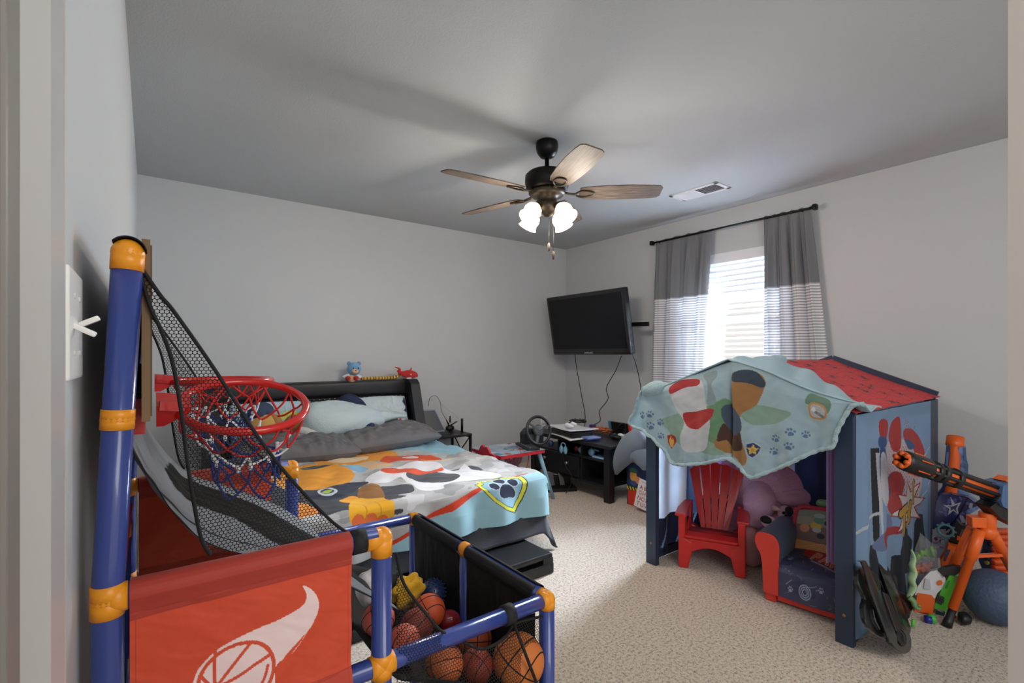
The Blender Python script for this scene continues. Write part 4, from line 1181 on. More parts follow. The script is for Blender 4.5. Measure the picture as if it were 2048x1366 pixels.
for k in range(26):
    cx, cy = r_.uniform(TX0, TX1), r_.uniform(TY0, TY1); rr = r_.uniform(.02, .06)
    P.poly([(cx+rr*r_.uniform(.5, 1.3)*math.cos(t), cy+rr*r_.uniform(.5, 1.3)*math.sin(t)) for t in [k2*PI/3 for k2 in range(6)]], r_.choice(['#b23a4a', '#5c7fa8', '#c9d3da', '#7d2f42', '#7fa3bd', '#c3cbd6']))
for k in range(16):
    a = (r_.uniform(TX0, TX1), r_.uniform(TY0, TY1)); b = (a[0]+r_.uniform(-.2, .2), a[1]+r_.uniform(-.2, .2)); P.line([a, b], .005, r_.choice(['#dfe6ea', '#a32c3c', '#3b4f7a']))
m.build('table_top', M_top, kt, colors=P.c)
for sx in (0, 1):
    for sy in (0, 1):
        x = (TX0+.05, TX1-.05)[sx]; y = (TY0+.05, TY1-.05)[sy]; dx = (-.07, .11)[sx]; dy = (-.06, .07)[sy]
        m = MB(); m.tube([(x, y, TZ-.023), (x+dx, y+dy, 0)], [.019, .013], 14); m.build('leg', M_kb, kt)
# hanging net pocket under the table
m = MB(); hx, hy = 2.33, 3.20
rim_ = [Vector((hx+.13*math.cos(t), hy+.13*math.sin(t), .385+.0*math.sin(t))) for t in [2*PI*k/24 for k in range(24)]]
m.lathe([(.135, .388), (.125, .33), (.09, .28), (.0, .26)], T((hx, hy, 0)), 30)
o = m.build('net_pocket', mesh_net_mat('red_mesh', '#7d1f3a', .012, .36), kt); set_uv(o, lambda c: (c.x+c.z, c.y-c.z))
m = MB(); m.tube(catmull([(2.21, 3.10, .385), (2.24, 3.08, .30), (2.30, 3.06, .27), (2.42, 3.06, .28), (2.47, 3.08, .385)], 6), .004, 6); m.tube(catmull([(2.30, 3.07, .27), (2.28, 3.10, .33), (2.36, 3.08, .385)], 6), .003, 6); m.build('net_binding', mat('red_cord', '#9c1f35', .6), kt)
kc = thing('child_chair', 'small red chair back with wavy flame outline against the play table', 'chair', (2.08, 3.2, 0))
def Z6(X, Y): return (800+X/3.938, 780+Y/3.938)
prof_ = [(600, 510), (625, 500), (628, 470), (640, 440), (650, 432), (668, 450), (690, 447), (700, 470), (715, 500), (745, 515), (760, 550), (764, 600), (600, 560)]
yk = [U(*Z6(*q), x=2.10) for q in prof_]
m = MB(); m.prism([(p.y, p.z) for p in yk], .016, basis((2.092, 0, 0), Vector((0, 1, 0)), Vector((0, 0, 1)), Vector((1, 0, 0)))); m.build('backrest', M_kr, kc)
m = MB(); m.box((2.21, 3.13, .215), (.22, .24, .015), bev=.004); m.build('seat', M_kb, kc)
for a_, b_ in ((2.11, 3.03), (2.11, 3.23), (2.30, 3.03), (2.30, 3.23)):
    m = MB(); m.tube([(a_, b_, .21), (a_+(.02 if a_ > 2.2 else -.01), b_, 0)], [.014, .011], 10); m.build('leg', M_kb, kc)
for yy in (3.03, 3.23):
    m = MB(); m.bar((2.10, yy, .20), (2.10, yy, .36), .02, .014); m.build('back_post', M_kb, kc)
kb = thing('keyboard', 'black keyboard lying at the right end of the play table', 'keyboard', (2.58, 3.3, TZ))
MK = T((2.545, 3.20, TZ+.012), 0, 0, math.radians(72))
m = MB(); m.box((0, 0, 0), (.30, .11, .016), MK, bev=.004); m.build('case', M_bp, kb)
for r in range(4):
    for c in range(12):
        m = MB(); m.box((-.133+c*.0242, -.036+r*.023, .010), (.019, .018, .006), MK, bev=.002); m.build('key', M_gp, kb)
# steering wheel controller on the table
sw_ = thing('steering_wheel', 'black racing wheel controller clamped on the play table', 'game controller', (2.55, 3.42, TZ))
cW = U(*Z6(1092, 318), d=4.08); ax = Vector((-.30, -.75, .18)).normalized(); ax = Vector((-.11, -.96, .22)).normalized()
x, y, z = frame_of(ax); Mw = basis(cW, x, y, ax)
m = MB(); m.tube([Mw @ Vector((.115*math.cos(t), .115*math.sin(t), 0)) for t in [2*PI*k/40 for k in range(40)]], .0125, 12, True); m.build('rim', M_bp, sw_)
m = MB(); m.lathe([(0, -.02), (.045, -.02), (.05, .0), (.04, .012), (0, .012)], Mw, 20)
for a_ in (0, 2.2, 4.1): m.bar(Mw @ Vector((0, 0, 0)), Mw @ Vector((.112*math.cos(a_+.3), .112*math.sin(a_+.3), 0)), .03, .012)
m.build('hub', M_gp, sw_)
bq = U(*Z6(1018, 370), d=4.22)
m = MB(); m.prism([(-.085, -.075), (.085, -.075), (.09, .02), (.06, .07), (-.05, .075), (-.09, .03)], .10, basis((bq.x, bq.y, TZ+.076), Vector((.97, -.24, 0)), Vector((0, 0, 1)), Vector((-.24, -.97, 0)))); m.build('housing', mat('wheel_base', '#202224', .5), sw_, bevel=.012)
m = MB(); m.prism([(-.045, -.035), (.045, -.035), (.05, .025), (-.05, .03)], .006, basis((bq.x, bq.y, TZ+.076), Vector((.97, -.24, 0)), Vector((0, 0, 1)), Vector((-.24, -.97, 0))) @ T((0, 0, .10))); m.build('vent_panel', M_gp, sw_)
m = MB(); m.cyl(cW-ax*.02, cW-ax*.13, .028, 16); m.build('column', M_bp, sw_)

# ================================================================ TV stand
SX, SXb, SY0, SY1, SH = 2.94, 3.44, 2.645, 3.64, .462
ts = thing('tv_stand', 'black wooden television stand with drawers, open shelf and square legs', 'tv stand', (3.17, 3.15, 0))
m = MB(); m.box(((SX+SXb)/2, (SY0+SY1)/2, SH-.014), (SXb-SX+.03, SY1-SY0+.03, .028), bev=.004); m.build('table_top', M_blkw, ts)
for x_ in (SX+.03, SXb-.03):
    for y_ in (SY0+.03, SY1-.03):
        m = MB(); m.box((x_, y_, (SH-.028)/2), (.062, .062, SH-.028), bev=.004); m.build('leg', M_blkw, ts)
m = MB(); m.box(((SX+SXb)/2, (SY0+SY1)/2, .125), (SXb-SX-.02, SY1-SY0-.06, .018)); m.build('bottom_shelf', M_blkw, ts)
m = MB(); m.box(((SX+SXb)/2, (SY0+SY1)/2, .325), (SXb-SX-.02, SY1-SY0-.06, .016)); m.build('middle_shelf', M_blkw, ts)
for y_ in (SY0+.33, SY0+.62):
    m = MB(); m.box(((SX+SXb)/2, y_, .285), (SXb-SX-.03, .016, .31)); m.build('divider', M_blkw, ts)
m = MB(); m.box((SXb-.01, (SY0+SY1)/2, .28), (.008, SY1-SY0-.06, .3)); m.build('back_panel', M_blkw, ts)
M_knob = mat('brushed_knob', '#b9bcc0', .3, .8)
for (ya_, yb_, zz0, zz1) in ((SY0+.34, SY0+.61, .14, .315), (SY0+.61, SY1-.07, .14, .315)):
    m = MB(); m.box((SX+.008, (ya_+yb_)/2, (zz0+zz1)/2), (.016, yb_-ya_-.006, zz1-zz0), bev=.003); dr = m.build('drawer', M_blkw, ts)
    m = MB(); m.lathe([(0, 0), (.006, 0), (.006, .012), (.013, .018), (.014, .026), (.008, .031), (0, .031)], basis((SX, (ya_+yb_)/2, (zz0+zz1)/2+.02), Vector((0, 1, 0)), Vector((0, 0, 1)), Vector((-1, 0, 0))), 16); m.build('knob', M_knob, dr)
def TS(X, Y, z=SH): return U(*Z6(X, Y), z=z)
def flatbox(name, p, dims, rz, material, label, cat, bev=.004, group=None, parent=None):
    m = MB(); m.box((0, 0, dims[2]/2), dims, T(p, 0, 0, rz), bev=bev); o = m.build(name, material, parent)
    if label: tag(o, label, cat, group)
    return o
# white console lying flat: curved wing shell with black core
con = thing('game_console', 'white curved game console lying on the television stand', 'game console', (3.1, 3.3, SH))
cc = TS(1350, 325, SH+.05)
Mc = T((cc.x, cc.y, SH), 0, 0, math.radians(80))
m = MB(); m.box((0, 0, .045), (.34, .22, .045), Mc, bev=.01); m.build('core', M_bp, con)
for zz, s_ in ((.02, -1), (.078, 1)):
    m = MB()
    def sh_(u, v):
        a, b = 2*u-1, 2*v-1; return Mc @ Vector((a*.20, b*.13*(1-.15*a), zz+s_*.010*(a*a*.8+.3*b*b)))
    m.grid(sh_, 24, 16); m.build('shell', M_wp, con, solid=.006)
flatbox('game_case', TS(1480, 385, SH+.0), (.17, .135, .014), 1.35, mat('case_blue', '#4a62c4', .25), 'blue game case at the bottom of the small stack on the stand', 'game case')
gc = flatbox('game_case', TS(1485, 375, SH+.016)+Vector((0, 0, .0)), (.17, .135, .014), 1.42, mat('case_clear', '#7e8fc0', .25), 'pale printed game case on top of the blue one', 'game case')
flatbox('disc_drive', TS(1330, 350, SH)+Vector((-.06, .03, 0)), (.16, .12, .02), 1.3, mat('drive_grey', '#9c9fa3', .4), 'flat grey device in front of the white console', 'device')
def controller(p, rz, body, label, tilt=0):
    t = thing('game_controller', label, 'game controller', p, group=None)
    M = T(p, tilt, 0, rz)
    m = MB(); m.ball(M @ Vector((0, 0, .022)), (.055, .030, .017), M, 20, 12)
    for s in (-1, 1): loft(m, [M @ Vector((s*.045, .01, .026)), M @ Vector((s*.062, -.02, .02)), M @ Vector((s*.066, -.055, .014))], [(.022, .018), (.02, .017), (.008, .008)], 12)
    m.build('body', body, t)
    for s in (-1, 1):
        m = MB(); q = M @ Vector((s*.022, -.012, .036)); m.cyl(q, q+Vector((0, 0, .010)), .008, 12); m.build('thumbstick', M_bp if body is not M_bp else M_gp, t)
    m = MB(); m.box((0, .012, .039), (.036, .018, .003), M); m.build('touchpad', M_gp, t)
    return t
controller(TS(1690, 385, SH), 1.1, M_bp, 'black game controller near the front right corner of the television stand')
controller(TS(1780, 382, SH), 2.0, M_wp, 'white game controller beside the black one on the television stand')
controller(TS(1330, 290, SH+.10)+Vector((0, 0, -.0)), .6, M_wp, 'white game controller resting on top of the white console')
controller(TS(1400, 265, SH+.10)+Vector((0, .0, 0)), 2.4, M_bp, 'black game controller on the far side of the white console')
tbx = thing('handheld_console', 'black handheld console with red edge propped up on the stand', 'game console', (3.3, 2.8, SH))
q = TS(1810, 345, SH); q.x = min(q.x, SXb-.06)
MQ = T((q.x+.02, q.y-.02, SH+.065), 0, math.radians(-12), 0) 
m = MB(); m.box((0, 0, 0), (.014, .20, .115), MQ, bev=.004); m.build('body', M_bp, tbx)
m = MB(); m.box((0, -.115, 0), (.016, .032, .115), MQ, bev=.006); m.build('side_grip', mat('grip_red', '#cf3a2a', .4), tbx)
m = MB(); m.box((0, .115, 0), (.016, .032, .115), MQ, bev=.006); m.build('side_grip', mat('grip_teal', '#3b7f96', .4), tbx)
# tangle of orange toy track and dark leads at the back of the stand
p0 = TS(1590, 335, SH+.01)
r_ = random.Random(3); m = MB()
for k in range(7):
    a = r_.uniform(0, 6); pts = [p0+Vector((r_.uniform(-.06, .06), r_.uniform(-.10, .10), .006+r_.uniform(0, .035))) for _ in range(5)]
    m.tube(catmull(pts, 5), .006, 6)
tag(m.build('toy_track', mat('track_orange', '#b5602c', .5)), 'tangle of orange and brown toy links on the television stand', 'toy')
cable('charging_cord', [p0+Vector((-.05, -.05, .01)), p0+Vector((.02, -.14, .03)), p0+Vector((-.03, -.2, .05)), p0+Vector((-.04, -.24, .10)), p0+Vector((-.0, -.27, .11)), p0+Vector((.0, -.27, .01))], .0035, 'black looping lead near the handheld console on the stand', 'cord')
q = TS(1488, 300, SH+.02); flatbox('charger', (q.x+.05, q.y, SH), (.05, .05, .05), .3, mat('charger_purple', '#4d3a86', .4), 'small purple and green charger at the back of the stand', 'charger')
# headphones on the middle shelf
hp = thing('headphones', 'pale blue and red headphones lying in the open shelf of the stand', 'headphones', (3.0, 3.05, .333))
q1 = U(*Z6(1430, 485), x=3.0); q2 = U(*Z6(1510, 500), x=3.0); q0 = U(*Z6(1378, 465), x=3.0)
M_hb = mat('headphone_blue', '#86b6cf', .4)
for q in (q1, q2):
    m = MB(); m.lathe([(0, -.014), (.028, -.014), (.032, 0), (.028, .014), (0, .014)], basis((3.0, q.y, .333+.033), Vector((0, 1, 0)), Vector((0, 0, 1)), Vector((-1, 0, 0))), 20); m.build('ear_cup', M_hb, hp)
m = MB(); m.tube(catmull([(3.01, q1.y, .395), (3.06, (q1.y+q2.y)/2+.02, .385), (3.10, (q1.y+q2.y)/2, .36), (3.06, q2.y-.02, .375), (3.01, q2.y, .39)], 5), .008, 8); m.build('headband', M_hb, hp)
m = MB(); m.lathe([(0, -.01), (.022, -.01), (.026, .0), (.022, .01), (0, .01)], basis((3.02, q0.y, .333+.028), Vector((0, 1, 0)), Vector((0, 0, 1)), Vector((-1, 0, 0))), 18); m.build('ear_cup', mat('headphone_red', '#a3203a', .4), hp)
q = U(*Z6(1590, 545), x=3.0); flatbox('game_case', (3.03, q.y, .334), (.13, .16, .015), 0, mat('case_paleblue', '#8fb4dc', .3), 'pale blue game case in the open shelf of the stand', 'game case')
r_ = random.Random(5)
for k, (lab, cl) in enumerate((('lowest green book', '#5c7a44'), ('orange book in the middle', '#a8643a'), ('grey book near the top', '#7c7c80'), ('topmost brown book', '#6b4632'))):
    q = U(*Z6(1150, 600), x=3.0); flatbox('book', (3.05, 3.52, .1345+k*.0175), (.16+r_.uniform(-.01, .01), .07, .016), r_.uniform(-.05, .05), mat('book_'+str(k), cl, .6), lab+' lying in the left bay of the television stand', 'book')
# blue goggles hanging off the stand front
M_gog = mat('goggle_blue', '#7fb3cf', .35)
hg = thing('headset', 'pale blue headset hanging by its cord from the front edge of the stand', 'headset', (2.93, 3.2, .4))
q = U(*Z6(1290, 470), x=SX-.025)
for dy in (-.026, .026):
    m = MB(); m.ball((SX-.03, q.y+dy, q.z), (.016, .022, .036), None, 16, 10); m.build('ear_cup', M_gog, hg)
m = MB(); m.tube(catmull([(SX-.03, q.y-.03, q.z+.02), (SX-.03, q.y-.02, q.z+.055), (SX-.03, q.y+.02, q.z+.055), (SX-.03, q.y+.03, q.z+.02)], 5), .006, 8); m.build('headband', M_gog, hg)
cable('cable', [Vector((SX-.02, q.y, SH+.006)), Vector((SX-.026, q.y+.01, SH-.01)), Vector((SX-.03, q.y+.015, .36)), U(*Z6(1290, 540), x=SX-.03), U(*Z6(1310, 610), x=SX-.03), U(*Z6(1350, 670), x=SX-.035), U(*Z6(1345, 740), x=SX-.05), Vector((SX-.09, q.y-.10, .012)), Vector((SX-.05, q.y-.06, .008))], .0028, 'thin black cord running down the front of the television stand to the carpet', 'cord')
q = U(*Z6(1192, 420), x=SX-.02); m = MB(); m.lathe([(0, -.02), (.026, -.018), (.03, 0), (.026, .02), (0, .022)], basis((SX-.02-.012, q.y, q.z), Vector((0, 1, 0)), Vector((0, 0, 1)), Vector((-1, 0, 0))), 20)
tag(m.build('camera_ball', mat('blue_lens', '#27365f', .3)), 'round dark blue toy hanging on the front of the television stand', 'toy')
# pedals on the floor
pd = thing('pedal_unit', 'black racing pedals on the carpet under the television stand', 'game controller', (2.8, 3.3, 0))
a = U(*Z6(1170, 800), z=.01); b = U(*Z6(1360, 790), z=.01)
dd = (b-a).normalized(); nn_ = Vector((-dd.y, dd.x, 0)); nn_ = nn_ if nn_.x > 0 else -nn_
Mp = basis(((a+b)/2+nn_*.10).xy.to_3d(), dd, nn_, Vector((0, 0, 1)))
m = MB(); m.prism([(-.15, -.10), (.15, -.10), (.15, .11), (-.15, .11)], .03, Mp); m.bar(Mp @ Vector((-.14, .08, .06)), Mp @ Vector((.14, .08, .06)), .05, .08); m.build('base', M_bp, pd, bevel=.006)
for xx_ in (-.05, .04):
    m = MB(); m.box((0, 0, 0), (.042, .12, .010), Mp @ T((xx_, .015, .085), math.radians(52), 0, 0), bev=.004); pdl = m.build('pedal', M_gp, pd)
    m = MB(); m.bar(Mp @ Vector((xx_, .03, .08)), Mp @ Vector((xx_, .08, .05)), .014, .014); m.build('pedal_arm', M_bp, pdl)
cable('cable', [Vector((2.78, 3.42, .42)), Vector((2.79, 3.40, .30)), Vector((2.82, 3.36, .15)), Vector((2.82, 3.38, .01)), Vector((2.95, 3.45, .008))], .003, 'black cord trailing from the racing wheel down to the pedals', 'cord')
# outlet with night light on the window wall
q = U(1086, 842, y=Y1); q = U(1086, 842, x=X1) if q.x > X1 else q
ot = thing('night_light', 'white plug-in night light on the wall outlet above the stand', 'night light', q)
m = MB(); m.box((q.x, Y1-.004, q.z-.01), (.07, .008, .115), bev=.003); m.build('outlet_plate', M_white, ot)
m = MB(); m.box((q.x, Y1-.025, q.z+.005), (.055, .034, .06), bev=.008); m.build('plug_body', M_wp, ot)
m = MB(); m.box((q.x, Y1-.0425, q.z+.01), (.03, .001, .025)); m.build('sticker', mat('sticker_green', '#9aa63a', .5), ot)

# ================================================================ plush tail, toy bin, letter board
M_sh = fur('shark_grey', '#7c8896', 220, .6)
sk = thing('plush_shark', 'grey fluffy plush curved over the toy bin beside the playhouse', 'plush toy', (2.75, 2.3, .3))
xs_ = 3.02
m = MB(); loft(m, [U(1290, 870, x=xs_), U(1278, 880, x=xs_), U(1262, 895, x=xs_), U(1248, 912, x=xs_), U(1238, 930, x=xs_), U(1232, 948, x=xs_)], [(.06, .06), (.10, .09), (.10, .10), (.08, .08), (.052, .05), (.014, .014)], 24, warp=lambda s, a: 1+.03*math.sin(a*5+s*12)); m.build('body', M_sh, sk)
m = MB(); loft(m, [U(1262, 900, x=xs_), U(1280, 908, x=xs_-.0), U(1288, 925, x=xs_), U(1290, 940, x=xs_)], [(.07, .08), (.08, .08), (.06, .06), (.02, .02)], 20); m.build('fin', M_sh, sk)
bin_ = thing('toy_bin', 'navy and red toy storage bin half hidden behind the playhouse post', 'toy bin', (2.75, 2.25, 0))
a = U(1255, 1008, z=0); x_b = a.x; y_b = a.y
m = MB(); bw, bd, bh = .34, .30, .345
M_bn = mat('bin_navy', '#1c2a55', .5); M_brd = mat('bin_red', '#c8331f', .4)
yb0, yb1 = y_b-bw, y_b
for (c_, d_) in ((((x_b+.006), (yb0+yb1)/2, bh/2), (.012, bw, bh)), ((x_b+bd, (yb0+yb1)/2, bh/2), (.012, bw, bh)), ((x_b+bd/2, yb0, bh/2), (bd, .012, bh)), ((x_b+bd/2, yb1, bh/2), (bd, .012, bh)), ((x_b+bd/2, (yb0+yb1)/2, .01), (bd, bw, .012))):
    m.box(c_, d_, bev=.002)
m.build('body', M_bn, bin_)
m = MB(); m.box((x_b-.001, (yb0+yb1)/2, .062), (.004, bw-.01, .115)); m.build('red_band', M_brd, bin_)
m = MB(); m.box((x_b-.001, (yb0+yb1)/2, .135), (.003, bw-.01, .028)); hz = m.build('hazard_stripe', mat('hazard_black', '#17181c', .5), bin_)
m = MB()
for k in range(12):
    y = yb0+.015+k*.028; m.prism([(y, .122), (y+.012, .122), (y+.024, .148), (y+.012, .148)], .0008, basis((x_b-.0035, 0, 0), Vector((0, 1, 0)), Vector((0, 0, 1)), Vector((1, 0, 0))))
o = m.build('hazard_print', mat('hazard_yellow', '#e3c92a', .5), hz); o['kind'] = 'stuff'
m = MB(); m.tube([(x_b+.004, yb0, bh), (x_b+.004, yb1, bh), (x_b+bd, yb1, bh), (x_b+bd, yb0, bh)], .008, 8, True); m.build('rim', M_brd, bin_)
m = MB(); pos = []
def bf(u, v):
    y = yb0+.01+(bw-.02)*u; z = .15+.17*v; pos.append((y, z)); return Vector((x_b-.001, y, z))
m.grid(bf, 90, 50); P = Paint(pos, '#22305c')
P.ell((yb1-.06, .235), .035, .045, '#d9a24e'); P.ell((yb1-.06, .28), .04, .02, '#2d6a4a'); P.ell((yb1-.11, .21), .03, .03, '#e08a5c'); P.ell((yb1-.06, .18), .03, .02, '#32528c')
m.build('print', mat('bin_print', '#22305c', .5, vc=True), bin_, colors=P.c)
# alphabet board leaning on the bin
lb = thing('letter_board', 'white alphabet card with red letters leaning by the playhouse post', 'letter board', (2.5, 1.9, 0))
a = U(1266, 1018, z=0.005); top_ = U(1280, 962, x=a.x+.045)
upv = Vector((.16, 0, 1)).normalized(); lft = Vector((0, -1, 0)).normalized(); nrm = lft.cross(upv).normalized()
if nrm.x > 0: nrm = -nrm
H_ = .215; Wb = .26
# rotated slightly in its own plane
ca, sa = math.cos(-.14), math.sin(-.14)
ux = (lft*ca+upv*sa).normalized(); uy = (upv*ca-lft*sa).normalized()
Mb = basis(a+uy*.0, ux, uy, ux.cross(uy))
m = MB(); m.box((Wb/2, H_/2+.03, 0), (Wb, H_, .006), Mb, bev=.002); lbd = m.build('card', mat('card_white', '#e6e2e0', .5), lb)
m = MB()
rows = ['ABCDEF', 'GHIJKLM', 'NOPQRS', 'TUVWXYZ']
zf = .0038 if (ux.cross(uy)).x < 0 else -.0038
for r, tx in enumerate(rows):
    for k, ch in enumerate(tx): m.text(ch, .044, Mb @ T((.035+k*.036, H_+.03-.062-r*.041, zf)), h=.0006)
m.text('PLAY LEARN', .010, Mb @ T((.06, H_+.03-.018, zf)))
m.build('lettering', mat('letter_red', '#a5283c', .5), lb)
# ================================================================ playhouse
HX, HXB = 2.285, 3.51
HYR, HYL = .752, 1.778      # right and left sides
EZ, AZ = .945, 1.155
YC = (HYR+HYL)/2
M_navy = mat('navy_board', '#25344c', .45, bump=(60, .1, .001))
ph = thing('playhouse', 'navy framed play tent house with red patterned roof and printed blue curtains', 'playhouse', (2.9, 1.27, 0))
PW, PT = .066, .032
for x in (HX+PT/2, HXB-.07):
    for y in (HYR+PW/2, HYL-PW/2):
        m = MB()
        if x < 3: m.box((x, y, EZ/2-.0), (PT, PW, EZ), bev=.002)
        else: m.box((x, y+(-PW/2+.012 if y < 1.2 else PW/2-.012), EZ/2), (.14, .028, EZ), bev=.002)
        pst = m.build('post', M_navy, ph)
        if x < 3:
            m = MB(); m.cyl((x-PT/2-.001, y, .12), (x-PT/2+.002, y, .12), .007, 14); m.build('bolt', mat('copper_bolt', '#a87a5c', .4, .6), pst)
# side boards' edge strips, low rails
for y in (HYR+.012, HYL-.012):
    m = MB(); m.box(((HX+HXB)/2, y, EZ-.03), (HXB-HX-.06, .018, .05), bev=.002); m.build('side_rail', M_navy, ph)
    m = MB(); m.box(((HX+HXB)/2, y, .035), (HXB-HX-.06, .018, .05), bev=.002); m.build('side_rail', M_navy, ph)
m = MB(); m.box((HXB-.015, YC, .035), (.018, HYL-HYR-.06, .05), bev=.002); m.build('back_rail', M_navy, ph)
# roof rafters front/back and ridge
for x in (HX+.012, HXB-.012):
    for ye in (HYR, HYL):
        m = MB(); dz_ = .030 if x > 3 else 0; m.bar((x, ye-(.0 if ye < YC else 0), EZ-.01+dz_), (x, YC, AZ-.02+dz_), .022, .045); m.build('rafter', M_navy, ph)
m = MB(); m.bar((HX, YC, AZ-.02), (HXB, YC, AZ-.02), .03, .03); m.build('ridge_pole', M_navy, ph)
M_roof = mat('roof_cloth', '#c23a3a', .75, vc=True, bump=(700, .3, .001))
for ye, sgn in ((HYR, -1), (HYL, 1)):
    m = MB(); pos = []
    def rf(u, v):
        x = HX-.005+(HXB-HX+.01)*u; y = YC+(ye-YC)*v; z = AZ+.004+(EZ-AZ+.008)*v; pos.append((x, y))
        return Vector((x, y+sgn*.012*v, z-.006*math.sin(PI*v)+.002*fbm(x*6, y*7, 3)))
    m.grid(rf, 460, 200)
    P = Paint(pos, '#c8383a'); r_ = random.Random(2+int(sgn))
    for k in range(30): # cobweb lines
        x = HX+k*.047; P.line([(x, YC), (x+r_.uniform(-.06, .06), ye)], .0022, '#8e2230', False)
    for k in range(11):
        y = YC+(ye-YC)*(k+.5)/11; P.line([(HX+i*.06, y+.010*math.sin(i*1.6+k)) for i in range(23)], .0022, '#8e2230', False)
    for k in range(46):
        cx, cy = r_.uniform(HX+.05, HXB-.05), r_.uniform(min(YC, ye), max(YC, ye)); s_ = r_.uniform(.016, .034)
        P.ell((cx, cy), s_*.5, s_*.35, '#2a2430')
        for a_ in range(8):
            t = a_*PI/4+.3; P.line([(cx, cy), (cx+s_*1.5*math.cos(t), cy+s_*1.1*math.sin(t))], .0028, '#2a2430', False)
    m.build('roof_panel', M_roof, ph, colors=P.c, solid=.002)
# fabric curtains --------------------------------------------------
M_hcl = mat('house_cloth', '#7fa6c9', .8, vc=True, bump=(800, .2, .001), sheen=.1)
def transl(m_, k=.3):
    n, l = m_.node_tree.nodes, m_.node_tree.links; b = n['Principled BSDF']; a = [x for x in n if x.type == 'ATTRIBUTE'][0]
    ts = n.new('ShaderNodeBsdfTranslucent'); l.new(a.outputs['Color'], ts.inputs[0]); ms = n.new('ShaderNodeMixShader'); ms.inputs[0].default_value = k
    l.new(b.outputs[0], ms.inputs[1]); l.new(ts.outputs[0], ms.inputs[2]); l.new(ms.outputs[0], n['Material Output'].inputs[0])
transl(M_hcl, .5)
# right side: pale blue with comic print
x0_, x1_ = HX+PT*.6, HXB-.145
m = MB(); pos = []
def side(u, v):
    x = x0_+(x1_-x0_)*u; z = .03+(EZ-.03)*v; pos.append((x, z))
    return Vector((x, HYR-.004-.010*(1-v*.8)*math.sin(x*22+1.2*math.sin(x*5))-.004*math.sin(x*60+z*2)*(1-v), z))
m.grid(side, 330, 300)
P = Paint(pos, '#93b7dd')
def SP(X, Y):  # close view of the side (zoom 3: 1650..2048 x 720..1060, factor 4.0176)
    p = U(1650+X/4.0176, 720+Y/4.0176, y=HYR-.008); return (p.x, p.z)
def SQ(X, Y):  # lower close view (1660.., 1000.., factor 4.018)
    p = U(1660+X/4.018, 1000+Y/4.018, y=HYR-.008); return (p.x, p.z)
# skyline silhouettes
for pts in ([(700, 190), (720, 110), (745, 115), (750, 180), (770, 420), (690, 420)], [(340, 480), (350, 370), (375, 370), (395, 480), (440, 700), (330, 700)], [(505, 560), (510, 460), (560, 440), (600, 560), (620, 800), (480, 800)], [(560, 420), (590, 200), (640, 260), (680, 330), (660, 560), (560, 620)]):
    P.poly([SQ(*q) for q in pts], '#26303f', False)
# white/black comic panel frame
P.poly([SP(380, 712), (SP(445, 708)), SQ(405, 405), SQ(368, 330)], '#23242c', False)
P.poly([SP(420, 750), SP(452, 745), SQ(430, 400), SQ(418, 260)], '#dfe3ec', False)
# white frame zone with red dots
P.poly([SP(500, 690), SP(560, 650), SP(700, 640), SP(790, 760), SP(785, 940), SP(760, 1100), SP(720, 1200), SP(620, 1220), SP(560, 1000), SP(505, 860)], '#dcd3da')
r_ = random.Random(8)
for i in range(12):
    for j in range(26):
        X, Y = 520+i*22+(j % 2)*11, 700+j*20
        P.ell(SP(X, Y), .0045*(1.2-abs(i-6)/10), .0052*(1.2-abs(i-6)/10), '#c9452e')
# plain red, blue and white swooping shapes in place of the printed figure
P.poly([SP(525, 590), SP(550, 500), SP(600, 455), SP(615, 560), SP(610, 700), SP(570, 740), SP(530, 660)], '#bf3c3c')
P.poly([SP(445, 490), SP(500, 480), SP(520, 530), SP(495, 640), SP(450, 620)], '#bf3c3c'); P.poly([SP(445, 620), SP(500, 630), SP(500, 690), SP(445, 700)], '#3f5f96')
P.poly([SP(640, 560), SP(720, 560), SP(780, 660), SP(800, 760), SP(760, 780), SP(700, 680), SP(640, 640)], '#c24444'); P.poly([SP(640, 640), SP(700, 650), SP(740, 700), SP(690, 720)], '#466a9e')
P.poly([SP(452, 690), SP(500, 760), SP(520, 940), SP(640, 960), SP(600, 1100), SP(520, 1140), SP(455, 1000)], '#3c5c98')
P.poly([SP(530, 930), SP(600, 900), SP(640, 1000), SP(600, 1100), SP(540, 1060)], '#b63a3c'); P.poly([SP(540, 1080), SP(600, 1070), SP(620, 1180), SP(560, 1250), SP(520, 1180)], '#c24a48')
P.poly([SP(455, 760), SP(500, 800), SP(530, 1100), SP(500, 1180), SP(460, 1100)], '#dfe3ec')
P.poly([SQ(370, 350), SQ(430, 260), SQ(480, 110), SQ(520, 200), SQ(480, 330), SQ(430, 410), SQ(370, 400)], '#7d8fb8')
P.poly([SQ(440, 250), SQ(560, 215), SQ(565, 270), SQ(480, 300), SQ(480, 385), SQ(440, 385)], '#b83c3a')
# starburst and lettering
star = []
cS = SP(680, 1180)
for k in range(16):
    a_ = 2*PI*k/16; rr = .105 if k % 2 == 0 else .055
    star.append((cS[0]+rr*math.cos(a_)*2.2, cS[1]+rr*math.sin(a_)*1.15))
P.poly([(cS[0]+(p[0]-cS[0])*1.12, cS[1]+(p[1]-cS[1])*1.12) for p in star], '#a8323c', False); P.poly(star, '#efe9e6', False)
